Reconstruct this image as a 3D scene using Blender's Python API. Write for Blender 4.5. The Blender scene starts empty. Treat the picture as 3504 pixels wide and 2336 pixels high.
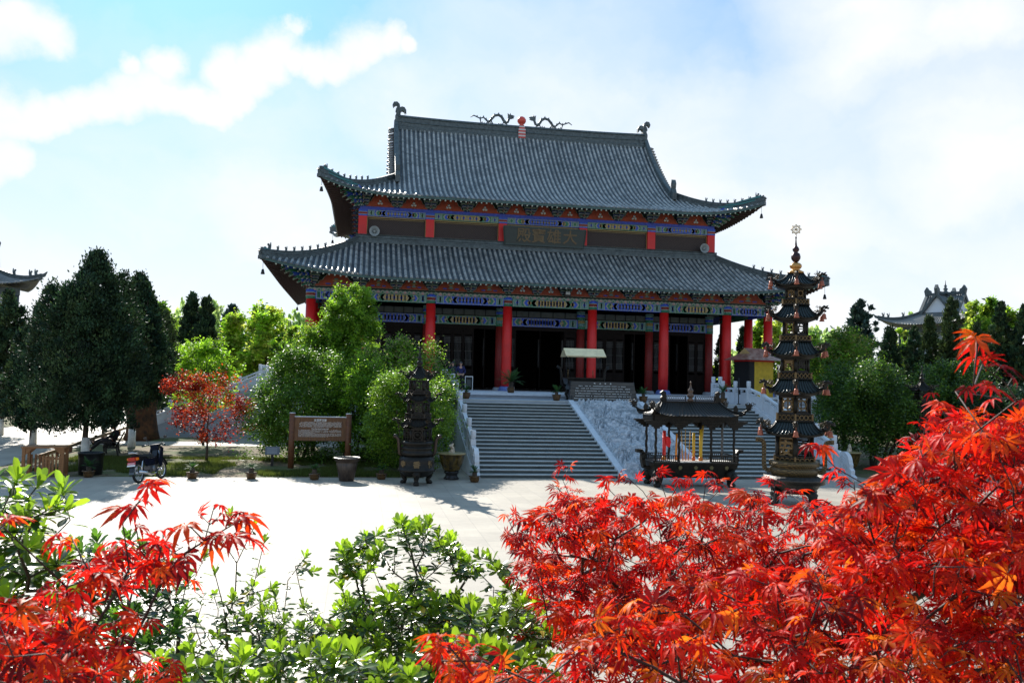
import bpy, bmesh, math, random
import numpy as np
from mathutils import Vector, Matrix, noise

random.seed(7)
rng = np.random.default_rng(11)
scene = bpy.context.scene
COL = scene.collection
PI = math.pi

# ------------------------------------------------------------------ camera
CX, CY, CZ = -11.659, -52.436, 3.563
YAW, PITCH, ROLL, FPX = 0.17442, 0.047125, 0.024398, 2905.6
PW, PH = 3504, 2336
fwd = Vector((math.sin(YAW) * math.cos(PITCH), math.cos(YAW) * math.cos(PITCH), math.sin(PITCH)))
rgt = Vector((math.cos(YAW), -math.sin(YAW), 0))
upv = rgt.cross(fwd)
r2 = math.cos(ROLL) * rgt + math.sin(ROLL) * upv
u2 = -math.sin(ROLL) * rgt + math.cos(ROLL) * upv
camd = bpy.data.cameras.new('camera')
cam = bpy.data.objects.new('camera', camd)
COL.objects.link(cam)
camd.sensor_width = 36
camd.lens = FPX / PW * 36
camd.clip_start = 0.05
camd.clip_end = 3000
camd.dof.use_dof = True
camd.dof.focus_distance = 16
camd.dof.aperture_fstop = 11
cam.matrix_world = Matrix(((r2.x, u2.x, -fwd.x, CX), (r2.y, u2.y, -fwd.y, CY), (r2.z, u2.z, -fwd.z, CZ), (0, 0, 0, 1)))
scene.camera = cam
CAM = Vector((CX, CY, CZ))


def at(px, py, d):
    """World point seen at photo pixel (px, py) at forward distance d metres."""
    return CAM + (fwd + r2 * ((px - PW / 2) / FPX) + u2 * ((PH / 2 - py) / FPX)) * d


# ------------------------------------------------------------------ light
SUN_TO = Vector((-0.36, 1.5, 1.0)).normalized()      # towards the sun
sun_el = math.asin(SUN_TO.z)
sun_az = math.atan2(SUN_TO.x, SUN_TO.y)
sd = bpy.data.lights.new('sun', 'SUN')
sd.energy = 4.6
sd.angle = math.radians(0.55)
sd.color = (1.0, 0.95, 0.86)
so = bpy.data.objects.new('sun', sd)
COL.objects.link(so)
so.rotation_euler = SUN_TO.to_track_quat('Z', 'Y').to_euler()

w = bpy.data.worlds.new('World')
scene.world = w
w.use_nodes = True
nt = w.node_tree
nt.nodes.clear()
N = nt.nodes.new
L = nt.links.new


def nmath(tree, op, a, b=None, c=None, clamp=False):
    n = tree.nodes.new('ShaderNodeMath')
    n.operation = op
    n.use_clamp = clamp
    for i, x in enumerate((a, b, c)):
        if x is None:
            continue
        if isinstance(x, (int, float)):
            n.inputs[i].default_value = x
        else:
            tree.links.new(x, n.inputs[i])
    return n.outputs[0]


sky = N('ShaderNodeTexSky')
sky.sky_type = 'NISHITA'
sky.sun_disc = False
sky.sun_elevation = sun_el
sky.sun_rotation = sun_az
sky.air_density = 1.0
sky.dust_density = 0.6
sky.ozone_density = 2.0
tc = N('ShaderNodeTexCoord')
DIR = tc.outputs['Generated']
sep = N('ShaderNodeSeparateXYZ')
L(DIR, sep.inputs[0])


def sky_dir(px, py):
    return (fwd + r2 * ((px - PW / 2) / FPX) + u2 * ((PH / 2 - py) / FPX)).normalized()


def warp(scale, amt):
    nz = N('ShaderNodeTexNoise')
    nz.inputs['Scale'].default_value = scale
    nz.inputs['Detail'].default_value = 7
    nz.inputs['Roughness'].default_value = 0.62
    L(DIR, nz.inputs['Vector'])
    s = N('ShaderNodeVectorMath'); s.operation = 'SUBTRACT'
    L(nz.outputs['Color'], s.inputs[0]); s.inputs[1].default_value = (0.5, 0.5, 0.5)
    m = N('ShaderNodeVectorMath'); m.operation = 'SCALE'
    L(s.outputs[0], m.inputs[0]); m.inputs['Scale'].default_value = amt
    a = N('ShaderNodeVectorMath'); a.operation = 'ADD'
    L(DIR, a.inputs[0]); L(m.outputs[0], a.inputs[1])
    return a.outputs[0]


WP = warp(13.0, 0.055)
WS = warp(2.2, 0.30)
# cumulus bank: puffs at fixed directions of the sky
puffs = [(-60, 400, .032), (20, 405, .026), (110, 400, .026), (190, 385, .022), (270, 370, .022), (350, 355, .022), (430, 330, .026), (510, 310, .026), (580, 330, .022), (650, 340, .024), (720, 360, .022), (790, 330, .024), (770, 250, .022), (850, 270, .026), (910, 230, .028), (960, 180, .024), (1020, 215, .018),
         (1090, 230, .020), (1160, 215, .022), (1210, 170, .024), (1270, 140, .022), (1330, 130, .018), (1390, 150, .012), (60, 90, .026), (150, 110, .022), (-40, 100, .03), (20, 540, .024), (1010, 100, .012), (560, 220, .020), (440, 230, .014), (-40, 560, .03)]
acc = None
for (px, py, r) in puffs:
    d = sky_dir(px, py)
    ds = N('ShaderNodeVectorMath'); ds.operation = 'DISTANCE'
    L(WP, ds.inputs[0]); ds.inputs[1].default_value = d
    v = nmath(nt, 'SUBTRACT', 1.0, nmath(nt, 'DIVIDE', ds.outputs['Value'], r))
    acc = v if acc is None else nmath(nt, 'SMOOTH_MAX', acc, v, 0.15)
puff = N('ShaderNodeMapRange'); puff.interpolation_type = 'SMOOTHSTEP'
L(acc, puff.inputs['Value'])
puff.inputs['To Max'].default_value = 0.9
puff.inputs['From Min'].default_value = -0.62
puff.inputs['From Max'].default_value = 0.55
# thin bright veils
veil = None
for (px, py, r) in [(3050, 60, .17), (3350, 60, .13), (2350, 620, .20), (3450, 560, .22), (1900, 620, .28), (1400, 480, .14), (2700, 900, .3), (900, 900, .22)]:
    d = sky_dir(px, py)
    ds = N('ShaderNodeVectorMath'); ds.operation = 'DISTANCE'
    L(WS, ds.inputs[0]); ds.inputs[1].default_value = d
    v = nmath(nt, 'SUBTRACT', 1.0, nmath(nt, 'DIVIDE', ds.outputs['Value'], r), clamp=True)
    veil = v if veil is None else nmath(nt, 'MAXIMUM', veil, v)
veil = nmath(nt, 'POWER', veil, 0.8)
wisp = N('ShaderNodeTexNoise')
wisp.inputs['Scale'].default_value = 3.2; wisp.inputs['Detail'].default_value = 8
mp = N('ShaderNodeMapping'); mp.inputs['Scale'].default_value = (1, 1, 3.2)
L(WS, mp.inputs['Vector']); L(mp.outputs[0], wisp.inputs['Vector'])
wr = N('ShaderNodeMapRange'); L(wisp.outputs['Fac'], wr.inputs['Value'])
wr.inputs['From Min'].default_value = 0.42; wr.inputs['From Max'].default_value = 0.75
wr.inputs['To Max'].default_value = 0.28
# milky haze low over the horizon
hz = N('ShaderNodeMapRange'); hz.interpolation_type = 'SMOOTHSTEP'
L(sep.outputs['Z'], hz.inputs['Value'])
hz.inputs['From Min'].default_value = 0.43; hz.inputs['From Max'].default_value = 0.03
hz.inputs['To Min'].default_value = 0.0; hz.inputs['To Max'].default_value = 0.9
fac = nmath(nt, 'MAXIMUM', nmath(nt, 'MAXIMUM', puff.outputs[0], nmath(nt, 'MULTIPLY', veil, 0.95)), hz.outputs[0])
fac = nmath(nt, 'ADD', fac, wr.outputs[0], clamp=True)
mix = N('ShaderNodeMix'); mix.data_type = 'RGBA'
L(fac, mix.inputs[0])
skyc = N('ShaderNodeMix'); skyc.data_type = 'RGBA'; skyc.blend_type = 'MULTIPLY'
skyc.inputs[0].default_value = 1.0
L(sky.outputs[0], skyc.inputs[6]); skyc.inputs[7].default_value = (0.25, 0.56, 0.90, 1)
pale = N('ShaderNodeMix'); pale.data_type = 'RGBA'; pale.inputs[0].default_value = 0.62
L(skyc.outputs[2], pale.inputs[6]); pale.inputs[7].default_value = (1.7, 2.9, 4.0, 1)
L(pale.outputs[2], mix.inputs[6])
mix.inputs[7].default_value = (4.5, 4.65, 4.8, 1)
bg = N('ShaderNodeBackground'); bg.inputs['Strength'].default_value = 0.12
L(mix.outputs[2], bg.inputs['Color'])
wo = N('ShaderNodeOutputWorld'); L(bg.outputs[0], wo.inputs['Surface'])

scene.view_settings.view_transform = 'Standard'
scene.view_settings.look = 'None'
scene.view_settings.gamma = 1
scene.view_settings.exposure = 0.9
scene.render.engine = 'CYCLES'
scene.cycles.max_bounces = 6
scene.cycles.transparent_max_bounces = 8
scene.cycles.diffuse_bounces = 3
scene.cycles.use_denoising = True

# ------------------------------------------------------------------ materials
MATS = {}


def mat(name, col, rough=0.7, metal=0.0, var=0.0, vscale=3.0, bump=0.0, bscale=20.0, spec=0.5, col2=None, emit=None, stretch=None):
    if name in MATS:
        return MATS[name]
    m = bpy.data.materials.new(name)
    m.use_nodes = True
    t = m.node_tree
    b = t.nodes['Principled BSDF']
    b.inputs['Roughness'].default_value = rough
    b.inputs['Metallic'].default_value = metal
    b.inputs['Specular IOR Level'].default_value = spec
    c4 = (*col, 1)
    b.inputs['Base Color'].default_value = c4
    if var or col2 or bump:
        tcn = t.nodes.new('ShaderNodeTexCoord')
        mpn = t.nodes.new('ShaderNodeMapping')
        t.links.new(tcn.outputs['Object'], mpn.inputs['Vector'])
        if stretch:
            mpn.inputs['Scale'].default_value = stretch
    if var or col2:
        nz = t.nodes.new('ShaderNodeTexNoise')
        nz.inputs['Scale'].default_value = vscale
        nz.inputs['Detail'].default_value = 8
        nz.inputs['Roughness'].default_value = 0.65
        t.links.new(mpn.outputs[0], nz.inputs['Vector'])
        rp = t.nodes.new('ShaderNodeValToRGB')
        rp.color_ramp.elements[0].position = 0.33
        rp.color_ramp.elements[1].position = 0.68
        rp.color_ramp.elements[0].color = tuple(max(0, x * (1 - var)) for x in col) + (1,)
        c2 = col2 if col2 else tuple(min(1, x * (1 + var)) for x in col)
        rp.color_ramp.elements[1].color = (*c2, 1)
        t.links.new(nz.outputs['Fac'], rp.inputs['Fac'])
        t.links.new(rp.outputs['Color'], b.inputs['Base Color'])
        mr = t.nodes.new('ShaderNodeMapRange')
        mr.inputs['To Min'].default_value = max(0.05, rough - 0.12)
        mr.inputs['To Max'].default_value = min(1, rough + 0.12)
        t.links.new(nz.outputs['Fac'], mr.inputs['Value'])
        t.links.new(mr.outputs[0], b.inputs['Roughness'])
    if bump:
        n2 = t.nodes.new('ShaderNodeTexNoise')
        n2.inputs['Scale'].default_value = bscale
        n2.inputs['Detail'].default_value = 6
        t.links.new(mpn.outputs[0], n2.inputs['Vector'])
        bp = t.nodes.new('ShaderNodeBump')
        bp.inputs['Strength'].default_value = bump
        bp.inputs['Distance'].default_value = 0.02
        t.links.new(n2.outputs['Fac'], bp.inputs['Height'])
        t.links.new(bp.outputs[0], b.inputs['Normal'])
    if emit:
        b.inputs['Emission Color'].default_value = (*col, 1)
        b.inputs['Emission Strength'].default_value = emit
    MATS[name] = m
    return m


def foliage_mat(name, trans=0.45, rough=0.45, spec=0.4, tboost=1.6):
    m = bpy.data.materials.new(name)
    m.use_nodes = True
    t = m.node_tree
    b = t.nodes['Principled BSDF']
    at_ = t.nodes.new('ShaderNodeAttribute')
    at_.attribute_name = 'col'
    t.links.new(at_.outputs['Color'], b.inputs['Base Color'])
    b.inputs['Roughness'].default_value = rough
    b.inputs['Specular IOR Level'].default_value = spec
    tr = t.nodes.new('ShaderNodeBsdfTranslucent')
    mu = t.nodes.new('ShaderNodeMix'); mu.data_type = 'RGBA'; mu.blend_type = 'MULTIPLY'
    mu.inputs[0].default_value = 1
    t.links.new(at_.outputs['Color'], mu.inputs[6])
    mu.inputs[7].default_value = (tboost, tboost, tboost * 0.7, 1)
    t.links.new(mu.outputs[2], tr.inputs['Color'])
    mx = t.nodes.new('ShaderNodeMixShader')
    mx.inputs[0].default_value = trans
    t.links.new(b.outputs[0], mx.inputs[1]); t.links.new(tr.outputs[0], mx.inputs[2])
    t.links.new(mx.outputs[0], t.nodes['Material Output'].inputs['Surface'])
    return m


# ------------------------------------------------------------------ objects
def tag(o, label=None, cat=None, group=None, kind=None):
    if label: o['label'] = label
    if cat: o['category'] = cat
    if group: o['group'] = group
    if kind: o['kind'] = kind
    return o


def thing(name, label, cat, loc=(0, 0, 0), rz=0.0, group=None):
    o = bpy.data.objects.new(name, None)
    COL.objects.link(o)
    o.location = loc
    o.rotation_euler = (0, 0, rz)
    o.empty_display_size = 0.2
    return tag(o, label, cat, group)


def copy_tree(o, parent=None):
    c = o.copy()
    COL.objects.link(c)
    if parent is not None:
        c.parent = parent
    for ch in list(o.children):
        copy_tree(ch, c)
    return c


def dup(o, loc, rz, label, scale=None):
    c = copy_tree(o)
    c.location = loc
    c.rotation_euler = (0, 0, rz)
    if scale: c.scale = (scale,) * 3
    c['label'] = label
    return c


class MB:
    """Collects shapes; build() links them as one mesh object."""
    def __init__(self):
        self.v = []; self.f = []; self.m = []; self.s = []

    def add(self, vs, fs, mi=0, sm=False):
        o = len(self.v)
        self.v.extend([tuple(p) for p in vs])
        for f in fs:
            self.f.append(tuple(i + o for i in f)); self.m.append(mi); self.s.append(sm)
        return self

    def box(self, x0, x1, y0, y1, z0, z1, mi=0):
        vs = [(x0, y0, z0), (x1, y0, z0), (x1, y1, z0), (x0, y1, z0), (x0, y0, z1), (x1, y0, z1), (x1, y1, z1), (x0, y1, z1)]
        return self.add(vs, [(0, 3, 2, 1), (4, 5, 6, 7), (0, 1, 5, 4), (1, 2, 6, 5), (2, 3, 7, 6), (3, 0, 4, 7)], mi)

    def cbox(self, cx, cy, cz, sx, sy, sz, mi=0):
        return self.box(cx - sx / 2, cx + sx / 2, cy - sy / 2, cy + sy / 2, cz - sz / 2, cz + sz / 2, mi)

    def hexa(self, p, mi=0):
        return self.add(p, [(0, 3, 2, 1), (4, 5, 6, 7), (0, 1, 5, 4), (1, 2, 6, 5), (2, 3, 7, 6), (3, 0, 4, 7)], mi)

    def beam(self, a, b, w, h, mi=0, up=(0, 0, 1)):
        a = Vector(a); b = Vector(b); d = (b - a).normalized(); u = Vector(up)
        s = d.cross(u)
        if s.length < 1e-4: s = d.cross(Vector((1, 0, 0)))
        s.normalize(); u = s.cross(d).normalized()
        s *= w / 2; u *= h / 2
        return self.hexa([a - s - u, a + s - u, b + s - u, b - s - u, a - s + u, a + s + u, b + s + u, b - s + u], mi)

    def tube(self, pts, rad, n=8, mi=0, sm=True, cap=True, flat=1.0):
        pts = [Vector(p) for p in pts]
        if isinstance(rad, (int, float)): rad = [rad] * len(pts)
        vs = []; fs = []
        prev = None
        for i, p in enumerate(pts):
            d = (pts[min(i + 1, len(pts) - 1)] - pts[max(i - 1, 0)])
            if d.length < 1e-9: d = Vector((0, 0, 1))
            d.normalize()
            if prev is None:
                a = d.cross(Vector((0, 0, 1)))
                if a.length < 1e-3: a = d.cross(Vector((1, 0, 0)))
            else:
                a = prev - d * prev.dot(d)
            a.normalize(); prev = a
            b = d.cross(a)
            for k in range(n):
                t = 2 * PI * k / n
                vs.append(p + (a * math.cos(t) + b * math.sin(t) * flat) * rad[i])
        for i in range(len(pts) - 1):
            for k in range(n):
                k2 = (k + 1) % n
                fs.append((i * n + k, i * n + k2, (i + 1) * n + k2, (i + 1) * n + k))
        if cap:
            fs.append(tuple(range(n - 1, -1, -1)))
            fs.append(tuple((len(pts) - 1) * n + k for k in range(n)))
        return self.add(vs, fs, mi, sm)

    def cyl(self, x, y, z0, z1, r0, r1=None, n=16, mi=0):
        r1 = r0 if r1 is None else r1
        return self.tube([(x, y, z0), (x, y, z1)], [r0, r1], n, mi)

    def lathe(self, prof, n=24, mi=0, c=(0, 0, 0), sm=True, rot=0.0, sx=1.0, sy=1.0):
        vs = []; fs = []
        for (r, z) in prof:
            for k in range(n):
                t = 2 * PI * k / n + rot
                vs.append((c[0] + r * math.cos(t) * sx, c[1] + r * math.sin(t) * sy, c[2] + z))
        for i in range(len(prof) - 1):
            for k in range(n):
                k2 = (k + 1) % n
                fs.append((i * n + k, i * n + k2, (i + 1) * n + k2, (i + 1) * n + k))
        fs.append(tuple(range(n - 1, -1, -1))); fs.append(tuple((len(prof) - 1) * n + k for k in range(n)))
        return self.add(vs, fs, mi, sm)

    def prism(self, poly, o, ux, uy, depth, mi=0):
        """extrude a 2D outline (drawn with axes ux, uy from o) by depth along ux x uy, centred"""
        o = Vector(o); ux = Vector(ux); uy = Vector(uy); nn = ux.cross(uy).normalized() * depth / 2
        n = len(poly)
        vs = [o + ux * a + uy * b - nn for a, b in poly] + [o + ux * a + uy * b + nn for a, b in poly]
        fs = [tuple(range(n - 1, -1, -1)), tuple(range(n, 2 * n))]
        for i in range(n):
            j = (i + 1) % n
            fs.append((i, j, n + j, n + i))
        return self.add(vs, fs, mi)

    def ball(self, c, r, n=12, mi=0, sz=1.0):
        m = max(5, n // 2)
        prof = [(max(1e-4, r * math.sin(PI * i / m)), -r * sz * math.cos(PI * i / m)) for i in range(m + 1)]
        return self.lathe(prof, n, mi, c)

    def mesh(self, name, mats):
        me = bpy.data.meshes.new(name)
        me.from_pydata([tuple(p) for p in self.v], [], self.f)
        for mm in (mats if isinstance(mats, (list, tuple)) else [mats]): me.materials.append(mm)
        me.polygons.foreach_set('material_index', self.m)
        me.polygons.foreach_set('use_smooth', self.s)
        me.update()
        return me

    def build(self, name, mats, parent=None, loc=None, fixn=True):
        me = self.mesh(name, mats)
        if fixn:
            bm = bmesh.new(); bm.from_mesh(me); bmesh.ops.recalc_face_normals(bm, faces=bm.faces); bm.to_mesh(me); bm.free()
        return link(name, me, parent, loc)


def link(name, me, parent=None, loc=None, rz=0.0):
    o = bpy.data.objects.new(name, me)
    COL.objects.link(o)
    if parent is not None: o.parent = parent
    if loc is not None: o.location = loc
    if rz: o.rotation_euler = (0, 0, rz)
    return o


def np_mesh(name, V, F, mat_, col=None, smooth=False):
    """V (n,3), F (m,k) arrays -> mesh, col (n,3) point colours"""
    me = bpy.data.meshes.new(name)
    V = np.asarray(V, np.float32); F = np.asarray(F, np.int32)
    k = F.shape[1]
    me.vertices.add(len(V)); me.vertices.foreach_set('co', V.ravel())
    me.loops.add(F.size); me.loops.foreach_set('vertex_index', F.ravel())
    me.polygons.add(len(F))
    me.polygons.foreach_set('loop_start', np.arange(0, F.size, k, dtype=np.int32))
    me.polygons.foreach_set('loop_total', np.full(len(F), k, np.int32))
    if smooth: me.polygons.foreach_set('use_smooth', np.ones(len(F), bool))
    me.materials.append(mat_)
    me.update(calc_edges=True)
    if col is not None:
        a = me.color_attributes.new('col', 'FLOAT_COLOR', 'POINT')
        c4 = np.ones((len(V), 4), np.float32); c4[:, :3] = col
        a.data.foreach_set('color', c4.ravel())
    me.validate()
    return me


def text_mesh(s, size, depth, font_off=0.0):
    c = bpy.data.curves.new('t', 'FONT')
    c.body = s; c.size = size; c.extrude = depth; c.align_x = 'CENTER'; c.align_y = 'CENTER'; c.offset = font_off
    c.resolution_u = 2
    o = bpy.data.objects.new('t', c); COL.objects.link(o)
    dg = bpy.context.evaluated_depsgraph_get()
    me = bpy.data.meshes.new_from_object(o.evaluated_get(dg))
    bpy.data.objects.remove(o)
    return me


def text_into(mb, s, size, depth, o, ux, uy, mi=0, off=0.0):
    """lettering as real extruded glyphs added to a builder"""
    me = text_mesh(s, size, depth, off)
    o = Vector(o); ux = Vector(ux).normalized(); uy = Vector(uy).normalized(); uz = ux.cross(uy)
    mb.add([o + ux * v.co.x + uy * v.co.y + uz * v.co.z for v in me.vertices], [tuple(p.vertices) for p in me.polygons], mi)
    bpy.data.meshes.remove(me)


# shared materials
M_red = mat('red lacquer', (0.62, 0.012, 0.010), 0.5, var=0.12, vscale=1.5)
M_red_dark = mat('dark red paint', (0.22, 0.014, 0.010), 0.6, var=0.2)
M_blue = mat('blue paint', (0.03, 0.09, 0.50), 0.6, var=0.25, vscale=8)
M_green = mat('green paint', (0.03, 0.18, 0.10), 0.6, var=0.3, vscale=8)
M_cream = mat('cream outline paint', (0.30, 0.34, 0.28), 0.6, var=0.1)
M_gold = mat('gold paint', (0.33, 0.24, 0.08), 0.45, 0.2, var=0.2, vscale=12)
M_orange = mat('orange red ground paint', (0.33, 0.055, 0.02), 0.6, var=0.3, vscale=4)
M_teal = mat('pale green blue paint', (0.11, 0.25, 0.24), 0.6, var=0.25, vscale=10)
M_stone = mat('white marble', (0.58, 0.61, 0.65), 0.6, var=0.10, vscale=2.5, bump=0.3, bscale=30)
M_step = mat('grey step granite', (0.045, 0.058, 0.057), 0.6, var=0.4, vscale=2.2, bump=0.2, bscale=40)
M_stepedge = mat('pale step slab', (0.42, 0.44, 0.43), 0.5, var=0.15, vscale=3)  # pale tread slabs laid over the darker risers
M_floor = mat('blue grey stone slabs', (0.34, 0.38, 0.43), 0.5, var=0.15, vscale=1.2)
M_bronze = mat('dark bronze', (0.010, 0.011, 0.010), 0.42, 0.25, var=0.5, vscale=6, bump=0.5, bscale=25, col2=(0.022, 0.018, 0.013), spec=.3)
M_bronze_green = mat('verdigris tile bronze', (0.010, 0.017, 0.017), 0.30, 0.3, var=0.3, vscale=8, col2=(0.022, 0.032, 0.031))
M_brass = mat('old gilt bronze', (0.15, 0.095, 0.038), 0.45, 0.5, var=0.35, vscale=14)
M_copper = mat('red copper bell', (0.30, 0.08, 0.04), 0.45, 0.3, var=0.25, vscale=9)
M_black = mat('black void paint', (0.006, 0.006, 0.007), 0.7)
M_wood = mat('stained timber', (0.13, 0.045, 0.014), 0.6, var=0.4, vscale=3, stretch=(2, 2, 12))
M_bark = mat('bark', (0.07, 0.052, 0.038), 0.9, var=0.4, vscale=7, bump=0.8, bscale=18, stretch=(1, 1, .35))
M_lime = mat('whitewashed bark', (0.62, 0.62, 0.58), 0.8, var=0.2, vscale=6, bump=0.5)
M_glaze = mat('ochre glazed pot', (0.085, 0.042, 0.012), 0.22, var=0.4, vscale=8)
M_soil = mat('soil', (0.06, 0.042, 0.03), 0.95, var=0.4, vscale=12, bump=0.6)
M_darkmetal = mat('black painted metal', (0.012, 0.012, 0.013), 0.35, 0.3)
M_chrome = mat('bright metal', (0.6, 0.6, 0.62), 0.2, 0.9)
M_white = mat('white paint', (0.8, 0.8, 0.8), 0.5)
# ------------------------------------------------------------------ ground
def paving_mat():
    m = bpy.data.materials.new('pale stone paving'); m.use_nodes = True
    t = m.node_tree; b = t.nodes['Principled BSDF']
    tcn = t.nodes.new('ShaderNodeTexCoord')
    br = t.nodes.new('ShaderNodeTexBrick')
    br.offset = 0.5
    br.inputs['Scale'].default_value = 1.0
    br.inputs['Brick Width'].default_value = 1.1
    br.inputs['Row Height'].default_value = 0.55
    br.inputs['Mortar Size'].default_value = 0.007
    br.inputs['Mortar Smooth'].default_value = 0.4
    br.inputs['Bias'].default_value = 0.1
    br.inputs['Color1'].default_value = (0.40, 0.355, 0.285, 1)
    br.inputs['Color2'].default_value = (0.345, 0.305, 0.25, 1)
    br.inputs['Mortar'].default_value = (0.22, 0.20, 0.17, 1)
    mp_ = t.nodes.new('ShaderNodeMapping'); mp_.inputs['Rotation'].default_value = (0, 0, PI / 2)
    t.links.new(tcn.outputs['Object'], mp_.inputs['Vector'])
    t.links.new(mp_.outputs[0], br.inputs['Vector'])
    nz = t.nodes.new('ShaderNodeTexNoise'); nz.inputs['Scale'].default_value = 0.7; nz.inputs['Detail'].default_value = 9
    nz.inputs['Roughness'].default_value = 0.7
    t.links.new(tcn.outputs['Object'], nz.inputs['Vector'])
    mr = t.nodes.new('ShaderNodeMapRange'); t.links.new(nz.outputs['Fac'], mr.inputs['Value'])
    mr.inputs['From Min'].default_value = .3; mr.inputs['From Max'].default_value = .7
    mr.inputs['To Min'].default_value = .74; mr.inputs['To Max'].default_value = 1.12
    mx = t.nodes.new('ShaderNodeVectorMath'); mx.operation = 'SCALE'
    t.links.new(br.outputs['Color'], mx.inputs[0]); t.links.new(mr.outputs[0], mx.inputs['Scale'])
    t.links.new(mx.outputs[0], b.inputs['Base Color'])
    b.inputs['Roughness'].default_value = 0.7
    n2 = t.nodes.new('ShaderNodeTexNoise'); n2.inputs['Scale'].default_value = 60
    t.links.new(tcn.outputs['Object'], n2.inputs['Vector'])
    bp = t.nodes.new('ShaderNodeBump'); bp.inputs['Strength'].default_value = .2; bp.inputs['Distance'].default_value = .01
    t.links.new(n2.outputs['Fac'], bp.inputs['Height']); t.links.new(bp.outputs[0], b.inputs['Normal'])
    return m


def turf_mat():
    m = bpy.data.materials.new('patchy turf'); m.use_nodes = True
    t = m.node_tree; b = t.nodes['Principled BSDF']
    tcn = t.nodes.new('ShaderNodeTexCoord')
    nz = t.nodes.new('ShaderNodeTexNoise'); nz.inputs['Scale'].default_value = 0.45; nz.inputs['Detail'].default_value = 10
    nz.inputs['Roughness'].default_value = 0.72
    t.links.new(tcn.outputs['Object'], nz.inputs['Vector'])
    rp = t.nodes.new('ShaderNodeValToRGB')
    e = rp.color_ramp.elements
    e[0].position = .46; e[0].color = (0.17, 0.125, 0.075, 1)
    e[1].position = .66; e[1].color = (0.06, 0.095, 0.02, 1)
    e2 = e.new(.52); e2.color = (0.11, 0.115, 0.04, 1)
    t.links.new(nz.outputs['Fac'], rp.inputs['Fac'])
    n3 = t.nodes.new('ShaderNodeTexNoise'); n3.inputs['Scale'].default_value = 18; n3.inputs['Detail'].default_value = 6
    t.links.new(tcn.outputs['Object'], n3.inputs['Vector'])
    mr = t.nodes.new('ShaderNodeMapRange'); t.links.new(n3.outputs['Fac'], mr.inputs['Value'])
    mr.inputs['From Min'].default_value = .3; mr.inputs['From Max'].default_value = .7
    mr.inputs['To Min'].default_value = .55; mr.inputs['To Max'].default_value = 1.35
    mx = t.nodes.new('ShaderNodeVectorMath'); mx.operation = 'SCALE'
    t.links.new(rp.outputs['Color'], mx.inputs[0]); t.links.new(mr.outputs[0], mx.inputs['Scale'])
    t.links.new(mx.outputs[0], b.inputs['Base Color'])
    b.inputs['Roughness'].default_value = .95
    bp = t.nodes.new('ShaderNodeBump'); bp.inputs['Strength'].default_value = .9; bp.inputs['Distance'].default_value = .05
    t.links.new(n3.outputs['Fac'], bp.inputs['Height']); t.links.new(bp.outputs[0], b.inputs['Normal'])
    return m


M_pave = paving_mat(); M_turf = turf_mat()


def sheet(name, poly, z, m, kind='structure'):
    me = bpy.data.meshes.new(name)
    me.from_pydata([(x, y, z) for x, y in poly], [], [tuple(range(len(poly)))])
    me.materials.append(m)
    o = link(name, me); o['kind'] = kind
    return o


sheet('ground', [(-900, -300), (900, -300), (900, 1500), (-900, 1500)], 0.0, M_pave)
sheet('park_ground', [(-900, 45), (900, 45), (900, 1400), (-900, 1400)], 0.006, M_turf)
# lawn island left of the stair, slightly domed, with a stone kerb flush with the paving


def lawn(name, poly, z=0.004, hump=0.12):
    bm = bmesh.new()
    xs = [p[0] for p in poly]; ys = [p[1] for p in poly]
    x0, x1, y0, y1 = min(xs), max(xs), min(ys), max(ys)
    nx, ny = 50, 40
    grid = {}
    for i in range(nx + 1):
        for j in range(ny + 1):
            u = i / nx; v = j / ny
            x = x0 + (x1 - x0) * u
            ya = np.interp(x, [poly[0][0], poly[1][0]], [poly[0][1], poly[1][1]])
            yb = np.interp(x, [poly[3][0], poly[2][0]], [poly[3][1], poly[2][1]])
            y = ya + (yb - ya) * v
            e = min(u, 1 - u, v, 1 - v) * 8
            hh = hump * min(1, e) * (0.55 + 0.45 * noise.noise(Vector((x * .35, y * .35, 3)))) + 0.02 * noise.noise(Vector((x * 2, y * 2, 0))) * min(1, e)
            grid[i, j] = bm.verts.new((x, y, z + max(0, hh)))
    for i in range(nx):
        for j in range(ny):
            bm.faces.new((grid[i, j], grid[i + 1, j], grid[i + 1, j + 1], grid[i, j + 1]))
    me = bpy.data.meshes.new(name); bm.to_mesh(me); bm.free(); me.materials.append(M_turf)
    o = link(name, me); o['kind'] = 'structure'
    return o


lawn('lawn', [(-23.3, -21.45), (-9.3, -21.45), (-9.3, -7.9), (-24.6, -7.9)])
lawn('lawn', [(-23.6, -5.3), (-19.0, -5.3), (-19.0, -3.4), (-24.6, -3.4)])
lawn('lawn', [(-21.6, -0.8), (-17.9, -0.8), (-17.9, 20.0), (-23.0, 20.0)])
lawn('lawn', [(8.6, -21.3), (60, -21.3), (60, 44), (18.6, 44)], hump=.2)
lawn('lawn', [(-80, -9.0), (-33.0, -9.0), (-33.0, 44), (-80, 44)], hump=.1)
lawn('planting_bed', [(-22, -62), (6, -62), (6, -45.5), (-22, -45.5)], hump=.25)

# grass blades over the lawn near the paving (nobody could count them)


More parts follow.
